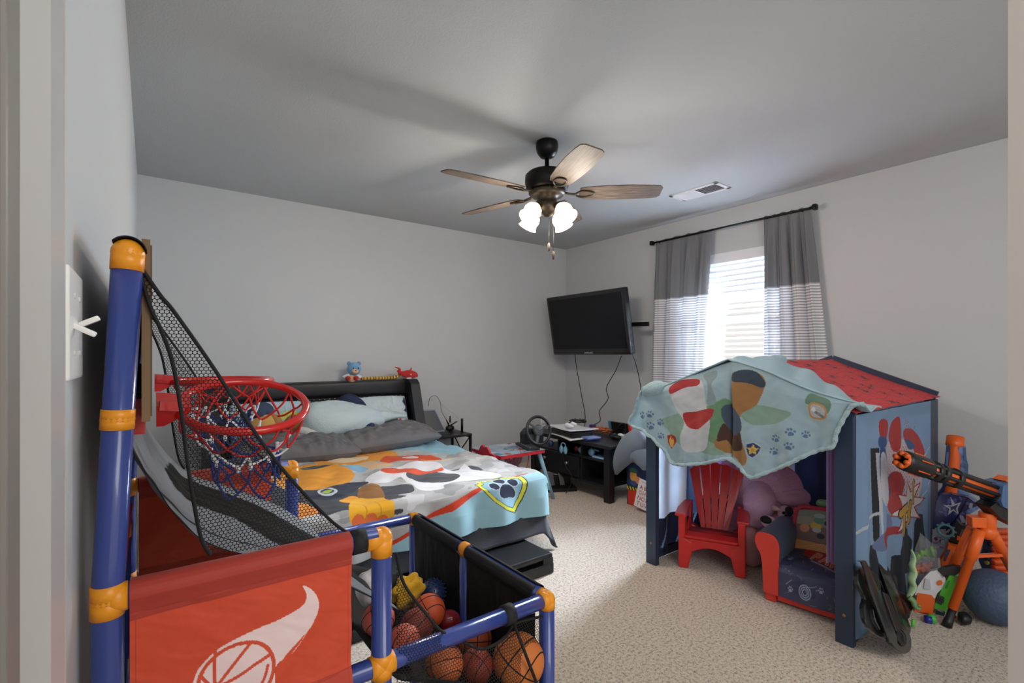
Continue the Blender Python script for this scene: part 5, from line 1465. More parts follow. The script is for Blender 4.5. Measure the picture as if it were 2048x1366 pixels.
# T
def stroke(pts, w_, col): P.line([SP(*q) for q in pts], w_, col, False)
for w_, cl in ((.052, '#2c1c1c'), (.036, '#d9ad3c')):
    stroke([(605, 1235), (672, 1175)], w_, cl); stroke([(640, 1205), (632, 1390)], w_, cl)
    stroke([(672, 1180), (664, 1340)], w_*.7, cl); stroke([(704, 1150), (696, 1300)], w_*.7, cl); stroke([(668, 1262), (700, 1228)], w_*.7, cl)
    stroke([(728, 1140), (724, 1010), (732, 985)], w_*.7, cl)
# white web lines / lightning
P.line([SQ(210, 280), SQ(260, 240), SQ(300, 215), SQ(330, 160), SQ(370, 120), SQ(420, 105)], .014, '#d9e2ec', False)
P.line([SP(780, 790), SP(850, 700)], .006, '#d9e2ec'); P.line([SP(770, 1120), SP(860, 960)], .006, '#d9e2ec')
for k in range(50):
    P.ell(SP(r_.uniform(640, 740), r_.uniform(480, 600)), .003, .0035, '#c04848')
m.build('side_curtain', M_hcl, ph, colors=P.c)
# left side curtain and back curtain
def cloth_panel(name, a, b, z0, z1, nu, nv, base, painter=None, amp=.012, freq=40):
    m = MB(); pos = []; a = Vector(a); b = Vector(b); d = (b-a); L = d.length; d.normalize(); n_ = Vector((-d.y, d.x, 0))
    def f(u, v):
        s_ = L*u; z = z0+(z1-z0)*v; pos.append((s_, z))
        return a+d*s_+n_*(amp*math.sin(s_*freq+math.sin(s_*11)))*(1.15-v*.6)+Vector((0, 0, z))
    m.grid(f, nu, nv); P = Paint(pos, base)
    if painter: painter(P, L)
    return m.build(name, M_hcl, ph, colors=P.c)
def pL(P, L):
    P.poly([(-.1, -.1), (L+.1, -.1), (L+.1, .24), (L*.5, .27), (-.1, .22)], '#14172a', False)
    for k in range(7): P.line([(L*.05+k*.15, .02), (L*.12+k*.15, .22)], .012, '#6c86a8', False)
    P.poly([(L*.28, .18), (L*.40, .2), (L*.42, .6), (L*.36, .7), (L*.30, .5)], '#4a5c86', False)
    P.poly([(L*.48, .3), (L*.62, .35), (L*.60, .8), (L*.50, .75)], '#d8566a'); P.poly([(L*.62, .35), (L*.70, .4), (L*.68, .85), (L*.61, .8)], '#8a7fc0')
    P.line([(L*.80, .3), (L*.74, .55), (L*.80, .85)], .05, '#d9b43c'); P.line([(L*.74, .58), (L*.86, .6)], .04, '#d9b43c')
    P.poly([(L*.20, .24), (L*.27, .25), (L*.26, .35), (L*.22, .42)], '#c7ccd8', False)
cloth_panel('side_curtain', (HX+.05, HYL-.012, 0), (HXB-.05, HYL-.012, 0), .03, .94, 220, 160, '#c4d4ec', pL)
def pB(P, L):
    P.poly([(-.1, -.1), (L+.1, -.1), (L+.1, .2), (-.1, .2)], '#20243c', False)
    P.poly([(.30, .1), (.72, .1), (.72, .95), (.30, .95)], '#2c3452', False)
    P.poly([(-.1, .3), (.07, .3), (.07, .95), (-.1, .95)], '#c9a7cc', False)
    P.poly([(.80, .2), (.92, .3), (.90, .8), (.82, .75)], '#d8566a'); P.line([(.76, .3), (.74, .8)], .02, '#d9b43c')
cloth_panel('back_curtain', (HXB-.03, HYR+.02, 0), (HXB-.03, HYL-.02, 0), .03, .95, 160, 140, '#a9bcdc', pB)
# inner front curtains tied at the posts
m = MB(); pos = []
def fc2(u, v):
    y = HYR+.068+.05*u; z = .30+.60*v; pos.append((u, z)); return Vector((HX+.05+.012*math.sin(u*20), y, z))
m.grid(fc2, 50, 30); P = Paint(pos, '#b79cc4'); m.build('front_curtain', M_hcl, ph, colors=P.c)

# ================================================================ blanket thrown over the house front
XB_ = HX-.03
def VB(X, Y):   # close view of the blanket (1240..1740 x 690..1000, factor 4.096)
    p = U(1240+X/4.096, 690+Y/4.096, x=XB_); return (p.y, p.z)
outline = [VB(*q) for q in ((215, 345), (170, 420), (130, 540), (95, 640), (190, 695), (290, 760), (370, 850), (440, 965), (520, 975), (700, 965), (800, 940), (900, 925), (960, 970), (1060, 1060), (1110, 1078), (1200, 1045), (1400, 965), (1600, 870), (1720, 840), (1770, 815), (1790, 720), (1830, 630), (1880, 540), (1925, 490), (2005, 485))]
topl = [VB(*q) for q in ((215, 345), (350, 350), (470, 300), (660, 235), (800, 180), (930, 140), (1020, 160), (1200, 215), (1370, 290), (1560, 370), (1760, 430), (1900, 465), (2005, 485))]
def interp(pl_, y):
    best = None
    for (a, b) in zip(pl_[:-1], pl_[1:]):
        if (a[0]-y)*(b[0]-y) <= 0 and a[0] != b[0]:
            t = (y-a[0])/(b[0]-a[0]); z = a[1]+(b[1]-a[1])*t
            best = z if best is None else min(best, z) 
    return best
yL, yR = topl[0][0], topl[-1][0]
yLL = min(p[0] for p in outline), max(p[0] for p in outline)
M_thr = mat('throw_print', '#9ab4bd', .9, vc=True, bump=(600, .45, .002, 3), sheen=.05); transl(M_thr, .25)
tops = catmull([(p[0], p[1], 0) for p in topl], 6); tops = [(p.x, p.y) for p in tops]
outs = outline
# front sheet: rows from top line to hem; hem found by arc-length pairing
def resample(pl_, n):
    L = [0]
    for a, b in zip(pl_[:-1], pl_[1:]): L.append(L[-1]+math.hypot(b[0]-a[0], b[1]-a[1]))
    out = []
    for i in range(n+1):
        s_ = L[-1]*i/n; k = 0
        while k < len(L)-2 and L[k+1] < s_: k += 1
        t = (s_-L[k])/(L[k+1]-L[k] or 1); out.append((pl_[k][0]*(1-t)+pl_[k+1][0]*t, pl_[k][1]*(1-t)+pl_[k+1][1]*t))
    return out
NU, NV = 420, 240
# pair by matching y where possible
hem_s = catmull([(p[0], p[1], 0) for p in outs], 4); hem_s = [(p.x, p.y) for p in hem_s]
T_ = resample(tops, NU); H_s = resample(hem_s, NU)
m = MB(); pos = []
def bfn(u, v):
    i = int(round(u*NU)); a = T_[i]; b = H_s[i]
    y = a[0]+(b[0]-a[0])*v; z = a[1]+(b[1]-a[1])*v
    pos.append((y, z))
    out_ = .010*math.sin(y*34+1.5*math.sin(z*5)+v*1.5)*min(1, v*2)+.006*math.sin(y*77+z*9)*v*v
    crease = -.018*math.exp(-((y-VB(915, 500)[0])/.010)**2)*min(1, v*3)
    return Vector((XB_-.012*min(1, v*6)-out_-crease+.004*fbm(y*11, z*12, 2), y, z+(.004 if v == 0 else 0)))
m.grid(bfn, NU, NV)
P = Paint(pos, '#a6c0c9')
def vp(pts, col, sm=True): P.poly([VB(*q) for q in pts], col, sm)
def ve(cx, cy, rx, ry, col, rot=0):
    vp([(cx+rx*math.cos(t)*math.cos(rot)-ry*math.sin(t)*math.sin(rot), cy+rx*math.cos(t)*math.sin(rot)+ry*math.sin(t)*math.cos(rot)) for t in [2*PI*k/14 for k in range(14)]], col)
# soft green meadow patches
vp([(340, 620), (420, 580), (720, 500), (900, 450), (905, 870), (600, 860), (470, 780), (400, 700)], '#8fae9e')
vp([(560, 560), (740, 500), (900, 455), (905, 800), (740, 780), (620, 700)], '#6f9a78')
vp([(1010, 560), (1100, 490), (1300, 520), (1420, 560), (1300, 640), (1100, 650)], '#8fae9e')
vp([(1560, 400), (1640, 420), (1740, 470), (1720, 560), (1600, 500), (1530, 470)], '#6f8f7c')
# plain rounded patches in the print's colours (no figures)
vp([(430, 330), (520, 280), (640, 275), (700, 330), (720, 480), (760, 620), (740, 760), (700, 860), (560, 870), (510, 780), (540, 640), (480, 520), (440, 420)], '#cdd1d5')
vp([(425, 345), (510, 290), (650, 280), (655, 330), (540, 350), (440, 400)], '#b0383c')
vp([(530, 560), (620, 545), (770, 520), (775, 580), (725, 640), (640, 690), (560, 660)], '#b23a38')
vp([(690, 250), (790, 210), (800, 260), (765, 330), (800, 470), (730, 480), (735, 330)], '#8fa2a8')
vp([(925, 250), (980, 215), (1110, 215), (1200, 290), (1180, 380), (1120, 500), (1010, 570), (1000, 740), (1060, 930), (1000, 990), (930, 900), (860, 870), (800, 800), (860, 640), (840, 520), (920, 460)], '#a77a4c')
vp([(930, 240), (1000, 205), (1110, 215), (1195, 300), (1175, 350), (1060, 310), (940, 300)], '#3a4858')
vp([(845, 510), (915, 490), (1000, 590), (1008, 700), (930, 740), (850, 610)], '#4a5a6e')
vp([(850, 640), (930, 740), (1000, 720), (1010, 850), (930, 860), (880, 780), (815, 780)], '#54392f')
# badges
sh2 = [(392, 740), (435, 730), (478, 745), (480, 790), (435, 850), (398, 800)]
vp(sh2, '#b3342a', False); vp([(420, 820), (410, 780), (432, 745), (440, 775), (455, 760), (460, 800), (440, 835)], '#e2b44a')
sh3 = [(1052, 840), (1060, 800), (1110, 790), (1168, 835), (1150, 890), (1100, 925), (1065, 900)]
vp(sh3, '#c9ced6', False); vp(shrink(sh3, .9), '#34456e', False)
cs = (1105, 855); vp([(cs[0]+(48 if k % 2 == 0 else 22)*math.sin(k*PI/5+.1), cs[1]-(48 if k % 2 == 0 else 22)*math.cos(k*PI/5+.1)) for k in range(10)], '#d8b85c', False); ve(1105, 857, 15, 15, '#c29c3c')
sh4 = [(1560, 490), (1600, 465), (1690, 500), (1718, 560), (1690, 605), (1590, 600), (1558, 560)]
vp(sh4, '#c9955c'); vp(shrink(sh4, .78), '#b9bdc2'); ve(1600, 525, 18, 18, '#e4e6e8'); P.line([VB(1620, 550), VB(1680, 585)], .012, '#7c8086'); ve(1645, 560, 16, 10, '#8d9298')
for (cx, cy, r_, ro) in ((200, 575, 30, .3), (270, 565, 28, 0), (340, 632, 28, .4), (272, 660, 32, -.4), (350, 742, 24, .5), (1290, 765, 40, -.4), (1415, 712, 42, -.2), (1530, 735, 40, .2), (1402, 825, 42, .2), (1265, 870, 38, -.5)):
    a = VB(cx, cy); k = abs(VB(cx+r_, cy)[0]-a[0]); P.paw(a, k, '#5f7da2', ro)
# sherpa edging along the hem
M_sherpa = mat('sherpa', '#9fb9c1', 1, bump=(170, 1.0, .008, 4), sheen=.15)
throw = thing('blanket', 'pale blue printed fleece blanket thrown over the front of the playhouse roof', 'blanket', (HX, 1.27, AZ))
m.build('fleece', M_thr, throw, colors=P.c, solid=.004, off=-1)
m = MB()
hp_ = resample(hem_s, 160)
pts = [Vector((XB_-.014-.010*math.sin(y*34+1.5*math.sin(z*5)+1.5)-.006*math.sin(y*77+z*9), y, z)) for y, z in hp_]
m.tube(pts, [.016+.003*math.sin(i*1.7) for i in range(len(pts))], 12, flat=.55); m.build('sherpa_edge', M_sherpa, throw)
# over-the-roof part
m = MB(); n_ = len(T_)
def over(u, v):
    i = int(round(u*(n_-1))); y, z = T_[i]
    dpt = .30+.10*math.sin(u*7)
    if y < YC: dpt = .20+.30*max(0, 1-abs(u-.6)*3)
    xx_ = XB_-.010+dpt*v
    zr = EZ+(AZ-EZ)*max(0, 1-abs(y-YC)/(HYL-YC))
    zt = max(z-.0*v, 0)*(1-min(1, v*2.5))+(zr+.022+.008*math.sin(u*40+v*7))*min(1, v*2.5)
    return Vector((xx_, y, max(zt, zr+.012) if abs(y-YC) < .5 else zt))
m.grid(over, 120, 24); m.build('fleece_back', mat('throw_plain', '#9db9c4', .9, bump=(600, .45, .002, 3), sheen=.05), throw, solid=.006, off=1)
q = U(1557, 722, x=HX+.38)
m = MB(); loft(m, [U(1530, 727, x=HX+.35), U(1545, 722, x=HX+.38), U(1562, 722, x=HX+.40), U(1568, 728, x=HX+.40)], [(.01, .01), (.028, .028), (.034, .032), (.012, .012)], 16, warp=lambda s, a: 1+.08*math.sin(a*4+s*9)); m.build('bunched_corner', M_sherpa, throw)
m = MB(); loft(m, [U(1292, 790, x=XB_), U(1300, 780, x=XB_), U(1315, 776, x=XB_), U(1335, 774, x=XB_+.02)], [(.03, .02), (.05, .035), (.04, .04), (.015, .02)], 16, warp=lambda s, a: 1+.06*math.sin(a*4+s*9)); m.build('bunched_corner', M_sherpa, throw)

# ================================================================ red plastic garden chair
rc = thing('garden_chair', 'small red plastic slatted garden chair in front of the playhouse', 'chair', (2.3, 1.3, 0))
M_rp = mat('chair_red', '#c3221f', .32, coat=.1)
# local frame: chair faces the camera-left side; seen feet fix it
fl_, fr_ = U(1357, 1132, z=0), U(1492, 1157, z=0)
xr_ = (fr_-fl_).normalized(); yr_ = Vector((0, 0, 1)).cross(xr_)   # yr_ points backwards
Wc = (fr_-fl_).length
Mr = basis((fl_+fr_)/2, xr_, yr_, Vector((0, 0, 1)))
k_ = Wc/.30
def rp(x, y, z): return Mr @ Vector((x*k_, y*k_, z*k_))
def plate(m, pts_a, pts_b):  # two outlines joined
    n = len(pts_a); m.add(list(pts_a)+list(pts_b), [tuple(range(n))[::-1], tuple(range(n, 2*n))]+[(i, (i+1) % n, n+(i+1) % n, n+i) for i in range(n)], False)
SHt = .155
# front apron with arch, legs
for s in (-1, 1):
    for yy, nm in ((0, 'front'), (.24, 'rear')):
        m = MB()
        o1 = [(s*.150, 0), (s*.105, 0), (s*.085, .09), (s*.085, .13), (s*.150, .16)]
        plate(m, [rp(x, yy-.012, z) for x, z in o1], [rp(x, yy+.03, z) for x, z in o1]); m.build('leg', M_rp, rc, bevel=.006*k_)
m = MB()
ar = [(-.13, SHt), (-.13, .085)]+[(-.085+.17*t/8, .085+.028*math.sin(PI*t/8)) for t in range(9)]+[(.13, .085), (.13, SHt)]
plate(m, [rp(x, -.010, z) for x, z in ar], [rp(x, .008, z) for x, z in ar]); m.build('front_apron', M_rp, rc, bevel=.004*k_)
m = MB(); seatp = [(-.125, -.012, SHt-.005), (-.12, .02, SHt+.010), (-.115, .09, SHt+.004), (-.10, .24, SHt-.03)]
vs = []
for (x, y, z) in seatp: vs += [rp(x, y, z), rp(-x, y, z)]
m.add(vs, [(0, 1, 3, 2), (2, 3, 5, 4), (4, 5, 7, 6)], True); m.build('seat', M_rp, rc, solid=.010, bevel=.003)
m = MB(); m.box((0, 0, 0), (.235*k_, .055*k_, .012*k_), Mr @ T((0, .006*k_, (SHt+.008)*k_), .15, 0, 0), bev=.005); m.build('seat_slat', M_rp, rc)
# back: five fan slats
for i in range(5):
    a0 = -1+2*i/5; a1 = -1+2*(i+1)/5; g = .022
    def bp(a, t):
        halfw = .065+(.135-.065)*t
        if t >= 1: zt = .30+.105*math.cos(a*.95)*(1) 
        x = a*halfw; y = .18+.115*t; z = .15+.31*t-.045*(abs(a)**2)*t
        return rp(x, y, z)
    o1 = [bp(a0+g, 0)]+[bp(a0+g, t) for t in (.5, 1)]+[bp((a0+a1)/2, 1.025)]+[bp(a1-g, t) for t in (1, .5, 0)]
    nrm_ = Mr.to_3x3() @ Vector((0, -.93, .36)); 
    m = MB(); plate(m, o1, [p-nrm_*.010*k_ for p in o1]); m.build('back_slat', M_rp, rc)
for t, tt in ((.05, .10), (.46, .50), (.98, 1.0)):
    m = MB(); vs = []
    for j in range(9):
        a = -1+2*j/8
        for q in ((t, .0), (tt, .0), (tt, .012), (t, .012)):
            halfw = .065+.07*q[0]; x = a*halfw*.96; y = .186+.115*q[0]+q[1]; z = .15+.31*q[0]-.045*a*a*q[0]; vs.append(rp(x, y, z))
    fs = []
    for j in range(8):
        for q in range(4): fs.append((j*4+q, j*4+(q+1) % 4, (j+1)*4+(q+1) % 4, (j+1)*4+q))
    m.add(vs, fs, False); m.build('back_band', M_rp, rc)
for s in (-1, 1):
    m = MB()
    o1 = [(s*.112, -.02), (s*.165, -.02), (s*.168, .10), (s*.150, .25), (s*.108, .25), (s*.112, .1)]
    plate(m, [rp(x, y, .252) for x, y in o1], [rp(x, y, .266) for x, y in o1]); m.build('armrest', M_rp, rc, bevel=.005*k_)
    m = MB(); o1 = [(-.012, .14), (.035, .14), (.042, .22), (.10, .254), (-.018, .254)]
    plate(m, [rp(s*.116, y, z) for y, z in o1], [rp(s*.150, y, z) for y, z in o1]); m.build('arm_support', M_rp, rc, bevel=.005*k_)
    m = MB(); o1 = [(.03, .14), (.27, .10), (.27, .26), (.20, .27), (.17, .20), (.05, .16)]
    plate(m, [rp(s*.112, y, z) for y, z in o1], [rp(s*.122, y, z) for y, z in o1]); m.build('side_panel', M_rp, rc)

# ================================================================ upholstered child's armchair
ac = thing('toddler_armchair', 'upholstered armchair in navy and red with printed seat beside the playhouse post', 'armchair', (2.3, 1.0, 0))
M_an = cloth('arm_navy', '#33435c', 700, .2, .1, .55); M_ar = cloth('arm_red', '#cf3322', 700, .2, .1, .6)
M_prt = mat('chair_print', '#555566', .5, vc=True)
al, arr = Vector((2.425, 1.175, 0)), Vector((2.465, .88, 0))
ax_ = (arr-al).normalized(); ay_ = Vector((0, 0, 1)).cross(ax_)
Wa = .42; Ma = basis(al+ax_*(Wa/2-.015), ax_, ay_, Vector((0, 0, 1)))
def ap(x, y, z): return Ma @ Vector((x, y, z))
def armside(s):
    x0 = s*(Wa/2-.092); x1 = s*(Wa/2)
    prof = catmull([(x0, .04, 0), (x0, .20, 0), (x0-s*.0, .285, 0), (x0+s*.03, .325, 0), (x1, .325, 0), (x1+s*.018, .29, 0), (x1+s*.01, .25, 0), (x1-s*.012, .20, 0), (x1-s*.02, .04, 0)], 5)
    o1 = [(p.x, p.y) for p in prof]
    m = MB(); n = len(o1)
    fr = [ap(x, -.03, z) for x, z in o1]; bk = [ap(x, .30, z) for x, z in o1]
    m.add(fr+bk, [(i, (i+1) % n, n+(i+1) % n, n+i) for i in range(n)], True)
    m.add(bk, [tuple(range(n))], False)
    a = m.build('armrest', M_an, ac)
    m = MB(); fr2 = [ap(x, -.040, z) for x, z in o1]
    plate(m, fr2, [ap(x, -.028, z) for x, z in o1]); m.build('arm_front', M_ar, ac, bevel=.006)
armside(-1); armside(1)
m = MB(); pos = []
def seat(u, v):
    x = (-Wa/2+.093)+(Wa-.186)*u
    if v < .45: y = -.045; z = .05+.15*(v/.45); 
    else: y = -.045+.27*((v-.45)/.55); z = .205
    r_ = max(0, 1-abs(v-.45)/.10); y += .018*r_; z -= .014*r_
    z += .012*math.sin(PI*u)*(v > .45)
    pos.append((u, v)); return ap(x, y-.012*math.sin(PI*u)*(v < .45), z)
m.grid(seat, 150, 150); P = Paint(pos, '#3a3d58'); r_ = random.Random(9)
for k in range(34):
    a = (r_.random(), r_.random()*.85); b = (a[0]+r_.uniform(-.22, .22), a[1]+r_.uniform(-.12, .12)); P.line([a, b], r_.uniform(.004, .010), r_.choice(['#8f97ae', '#5b6384', '#2a2b44', '#6f7894']))
for k in range(6): P.poly([(r_.random()+q[0]*.12, .1+q[1]*.10+r_.random()*.02+k*.12) for q in ((0, 0), (1, .1), (1.1, 1), (.1, .9))], '#2f3150')
for c0 in ((.12, .62), (.75, .25), (.22, .15)): P.paw(c0, .05, '#98a0b6')
for rr in (.10, .07, .04):
    P.c[np.abs(np.hypot((P.uv[:, 0]-.48)*1.0, P.uv[:, 1]-.17)-rr) < .008] = lin('#8f97ae')
P.poly([(.30, .78), (1.0, .64), (1.1, .92), (.95, 1.05), (.3, 1.02)], '#b3202c')
for w_, cl in ((.050, '#d8dadf'), (.034, '#d87a28')):
    for seg in (((.44, .72), (.46, .90)), ((.46, .90), (.54, .88)), ((.54, .88), (.53, .80)), ((.53, .80), (.45, .81)), ((.60, .70), (.66, .87)), ((.66, .87), (.73, .68)), ((.63, .76), (.70, .75)), ((.78, .84), (.81, .66)), ((.81, .66), (.86, .78)), ((.86, .78), (.90, .64)), ((.90, .64), (.94, .82))):
        P.line(seg, w_, cl)
P.line([(.48, .66), (.9, .58)], .03, '#d8dadf'); P.line([(.48, .66), (.9, .58)], .014, '#b3202c')
m.build('seat', M_prt, ac, colors=P.c)
m = MB(); m.box((0, .13, .10), (Wa-.16, .32, .17), Ma, bev=.01); m.build('seat_base', M_ar, ac)
m = MB(); pos = []
def back(u, v):
    x = (-Wa/2+.085)+(Wa-.17)*u; z = .19+.19*v+.02*math.sin(PI*u)*v; y = .20+.09*v-.010*math.sin(PI*u)*math.sin(PI*v)
    pos.append((u, v)); return ap(x, y, z)
m.grid(back, 150, 150); P = Paint(pos, '#c98a4c')
P.poly([(-.1, .80), (1.1, .80), (1.1, 1.1), (-.1, 1.1)], '#7d7f70', False); P.poly([(-.1, .62), (1.1, .62), (1.1, .84), (-.1, .84)], '#8f8a72', False)
P.poly([(-.1, .30), (1.1, .30), (1.1, .66), (-.1, .66)], '#7a5f52', False)
for k in range(7): P.line([(.5+.02*k, .3), (-.3+.28*k, -.05)], .012, '#d9a468')
P.ell((.16, .58), .09, .09, '#c98a5c'); P.ell((.36, .66), .10, .08, '#c9a23c'); P.ell((.38, .58), .08, .06, '#b9b4a8'); P.ell((.40, .78), .09, .07, '#5c8a6c'); P.ell((.40, .88), .10, .05, '#9aa39c')
P.poly([(.50, .72), (.62, .88), (.95, .86), (.98, .70), (.80, .66)], '#2b3346'); P.ell((.72, .64), .13, .10, '#9c7a48'); P.poly([(.62, .55), (.95, .60), (1.05, .35), (.7, .30)], '#262c3c'); P.ell((.46, .46), .07, .06, '#1f2534'); P.ell((.70, .20), .09, .06, '#1f2534'); P.line([(.74, .35), (.73, .22)], .08, '#6b4632')
m.build('backrest', M_prt, ac, colors=P.c)
m = MB(); m.tube(catmull([ap(-Wa/2+.082, .205, .20), ap(-Wa/2+.08, .295, .375), ap(-.05, .30, .402), ap(.07, .30, .402), ap(Wa/2-.06, .295, .378), ap(Wa/2-.062, .205, .2)], 6), .012, 10); m.build('back_piping', mat('piping_red', '#a81c34', .6), ac)
m = MB(); plate(m, [ap(-Wa/2+.06, .225, .06), ap(Wa/2-.06, .225, .06), ap(Wa/2-.06, .31, .38), ap(-Wa/2+.06, .31, .38)], [ap(-Wa/2+.06, .27, .06), ap(Wa/2-.06, .27, .06), ap(Wa/2-.06, .33, .38), ap(-Wa/2+.06, .33, .38)]); m.build('back_shell', M_ar, ac)
for sx in (-1, 1):
    for y_ in (.0, .26):
        m = MB(); m.box((0, 0, 0), (.05, .05, .05), Ma @ T((sx*(Wa/2-.05), y_, .025)), bev=.006); m.build('foot', M_ar, ac)

# ================================================================ plush toys in the playhouse
el = thing('plush_elephant', 'large purple elephant plush sitting inside the playhouse behind the red chair', 'plush toy', (2.75, 1.3, 0))
M_pur = fur('elephant_purple', '#d0a6c2', 120, 1.0); M_tusk = mat('tusk', '#d9a7a4', .7)
xe = 2.98
def E(X, Y, x=xe): return U(1250+X/4.096, 900+Y/4.096, x=x)
m = MB(); c = E(1140, 330); m.ball(c, (.17, .215, .20), None, 32, 22, fn=lambda d: 1+.03*math.sin(d.x*7)*math.cos(d.y*8)); m.build('head', M_pur, el)
m = MB(); loft(m, [E(1110, 350, xe-.12), E(1100, 430, xe-.19), E(1080, 520, xe-.20), E(1060, 600, xe-.19), E(1050, 680, xe-.16)], [(.08, .08), (.085, .08), (.07, .065), (.055, .05), (.04, .035)], 24, warp=lambda s, a: 1+.04*math.sin(s*40)); m.build('trunk', M_pur, el)
m = MB(); loft(m, [E(1010, 240), E(960, 220), E(930, 210, xe-.04), E(905, 260, xe-.06), E(920, 320, xe-.05)], [(.05, .05), (.10, .05), (.12, .045), (.10, .04), (.03, .02)], 20); m.build('ear', M_pur, el)
m = MB(); loft(m, [E(1270, 300), E(1330, 350, xe-.03), E(1390, 400, xe-.06), E(1425, 400, xe-.08)], [(.05, .06), (.11, .05), (.10, .045), (.03, .02)], 20); m.build('ear', M_pur, el)
m = MB(); m.ball((xe+.05, c.y-.02, .24), (.19, .21, .24), None, 28, 18); m.build('body', M_pur, el)
for (p0, p1) in (((1060, 420), (1055, 450)), ((1210, 470), (1265, 490))):
    m = MB(); a = E(*p0, xe-.19); b = E(*p1, xe-.235); m.tube([a, (a+b)/2, b], [.018, .014, .005], 12); m.build('tusk', M_tusk, el)
m = MB(); m.ball(E(1072, 360, xe-.165), .014, None, 14, 10); m.build('eye', mat('toy_eye_c', '#0b0b0d', .15), el)
for s in (-1, 1):
    m = MB(); loft(m, [Vector((xe-.02, c.y+s*.15, .16)), Vector((xe-.16, c.y+s*.17, .09)), Vector((xe-.24, c.y+s*.18, .075))], [(.08, .08), (.075, .075), (.06, .06)], 18); m.build('leg', M_pur, el)
cw = thing('plush_dog', 'pink and white spotted plush with black patches beside the elephant', 'plush toy', (2.6, 1.0, .2))
M_pw = fur('pink_white', '#d4b3c2', 300, .5); xs2 = 2.80
m = MB(); m.ball(E(1320, 520, xs2), (.035, .045, .042), None, 22, 14); m.build('head', M_pw, cw)
for (X, Y, r) in ((1345, 500, .022), (1300, 515, .007), (1318, 540, .008), (1350, 530, .010)):
    m = MB(); q = E(X, Y, xs2-.046); m.ball(q, (.012, r, r*1.1), None, 12, 8); m.build('patch', mat('patch_black', '#141216', .9), cw)
m = MB(); m.ball(E(1360, 620, xs2+.06), (.07, .12, .09), None, 22, 14); m.build('body', mat('plush_pink', '#c48aa8', .95, bump=(300, .5, .003)), cw)
m = MB(); q = E(1180, 590, 2.66); m.ball(q, (.035, .04, .032), None, 18, 12)
o = m.build('plush_toy', M_pw); tag(o, 'small white plush with black ear peeking between red chair and armchair', 'plush toy')
m = MB(); m.ball(E(1155, 572, 2.625), (.022, .03, .02), None, 12, 8); m.build('ear', mat('ear_black', '#17151a', .9), o)
m = MB(); q = E(1040, 790, 2.72); q.z = .11; m.ball(q, (.08, .07, .11), None, 20, 12); tag(m.build('cushion', mat('cushion_pink', '#c58a8e', .9, bump=(300, .4, .002))), 'pinkish cushion between the red chair and the armchair', 'cushion')
m = MB(); q = E(1640, 450, 2.62); loft(m, [E(1575, 445, 2.78), E(1600, 435, 2.78), E(1640, 440, 2.78), E(1665, 450, 2.78)], [(.01, .01), (.02, .02), (.022, .02), (.008, .01)], 12); o = m.build('plush_toy', mat('plush_green', '#6f9a6a', .9)); tag(o, 'small green and white toy on top of the armchair back', 'plush toy')
# ================================================================ toys heaped beside the playhouse
def Q4(X, Y): return (1660+X/4.018, 1000+Y/4.018)
def Q3(X, Y): return (1650+X/4.0176, 720+Y/4.0176)
def Q5(X, Y): return (1820+X/6.21, 840+Y/6.21)
def Q6(X, Y): return (1820+X/6.21, 1040+Y/6.21)
def slab(outl, conv, c, th, tilt=0, turn=0, smooth=False):
    """a solid plate whose front face follows the given outline; it stands in its own plane through the
    point seen at c=(X,Y,depth), turned about the vertical and tilted back"""
    px, py = conv(*c[:2]); C0 = U(px, py, d=c[2])
    view = Vector((C0.x, C0.y, 0)).normalized()
    n_ = -(Matrix.Rotation(turn, 3, 'Z') @ view); side = Vector((0, 0, 1)).cross(n_).normalized()
    upv_ = Vector((0, 0, 1)); R_ = Matrix.Rotation(tilt, 3, side); n_ = R_ @ n_; upv_ = R_ @ upv_
    M = basis(C0, side, upv_, n_)
    pts = []
    for q in outl:
        r = ray(*conv(*q)); t = (C0-Vector((0, 0, CAMZ))).dot(n_)/r.dot(n_)
        w_ = Vector((0, 0, CAMZ))+r*t-C0; pts.append((w_.dot(side), w_.dot(upv_)))
    a_ = sum(pts[i][0]*pts[(i+1) % len(pts)][1]-pts[(i+1) % len(pts)][0]*pts[i][1] for i in range(len(pts)))
    if a_ < 0: pts = pts[::-1]
    m = MB(); m.prism(pts, th, M, z0=-th); return m, M
M_or = mat('blaster_orange', '#e8641c', .35); M_bl = mat('blaster_blue', '#4c6a96', .4); M_blk2 = mat('blaster_black', '#16171a', .4)
M_dnav = mat('blaster_navy', '#242c5e', .25); M_gr = mat('blaster_white', '#d9dade', .35); M_lime = mat('toy_lime', '#5cc43c', .3)
# ---- belt-fed blaster on its orange tripod
bla = thing('toy_blaster', 'large black and orange rotary foam dart blaster mounted on an orange tripod', 'toy blaster', (2.85, .5, 0))
mz = U(1806, 920, d=2.03); en = U(1990, 985, d=2.12); axb = (en-mz).normalized(); Lb = (en-mz).length
x_, y_, z_ = frame_of(axb); MBx = basis(mz, x_, y_, axb)
def bz(r, t, a=0): return MBx @ Vector((r*math.cos(a), r*math.sin(a), t))
m = MB(); m.lathe([(.026, -.004), (.040, 0), (.043, .02), (.043, .12), (.040, .128), (.03, .13), (.026, .12)], MBx, 28); m.build('muzzle_shroud', M_blk2, bla)
m = MB()
for k in range(6):
    a = k*PI/3+.3; m.tube([bz(.027, -.016, a), bz(.027, .01, a)], [.010, .011], 12)
m.lathe([(.028, -.008), (.036, -.006), (.036, .01), (.028, .01)], MBx, 24)
m.build('muzzle', M_or, bla)
for k in range(6):
    a = k*PI/3+.6
    m = MB(); m.tube([bz(.0445, .045, a), bz(.0445, .105, a)], .0028, 6); m.build('shroud_slot', M_or, bla)
m = MB(); m.cyl(bz(0, .11), bz(0, Lb-.01), .028, 20); m.build('barrel_core', M_or, bla)
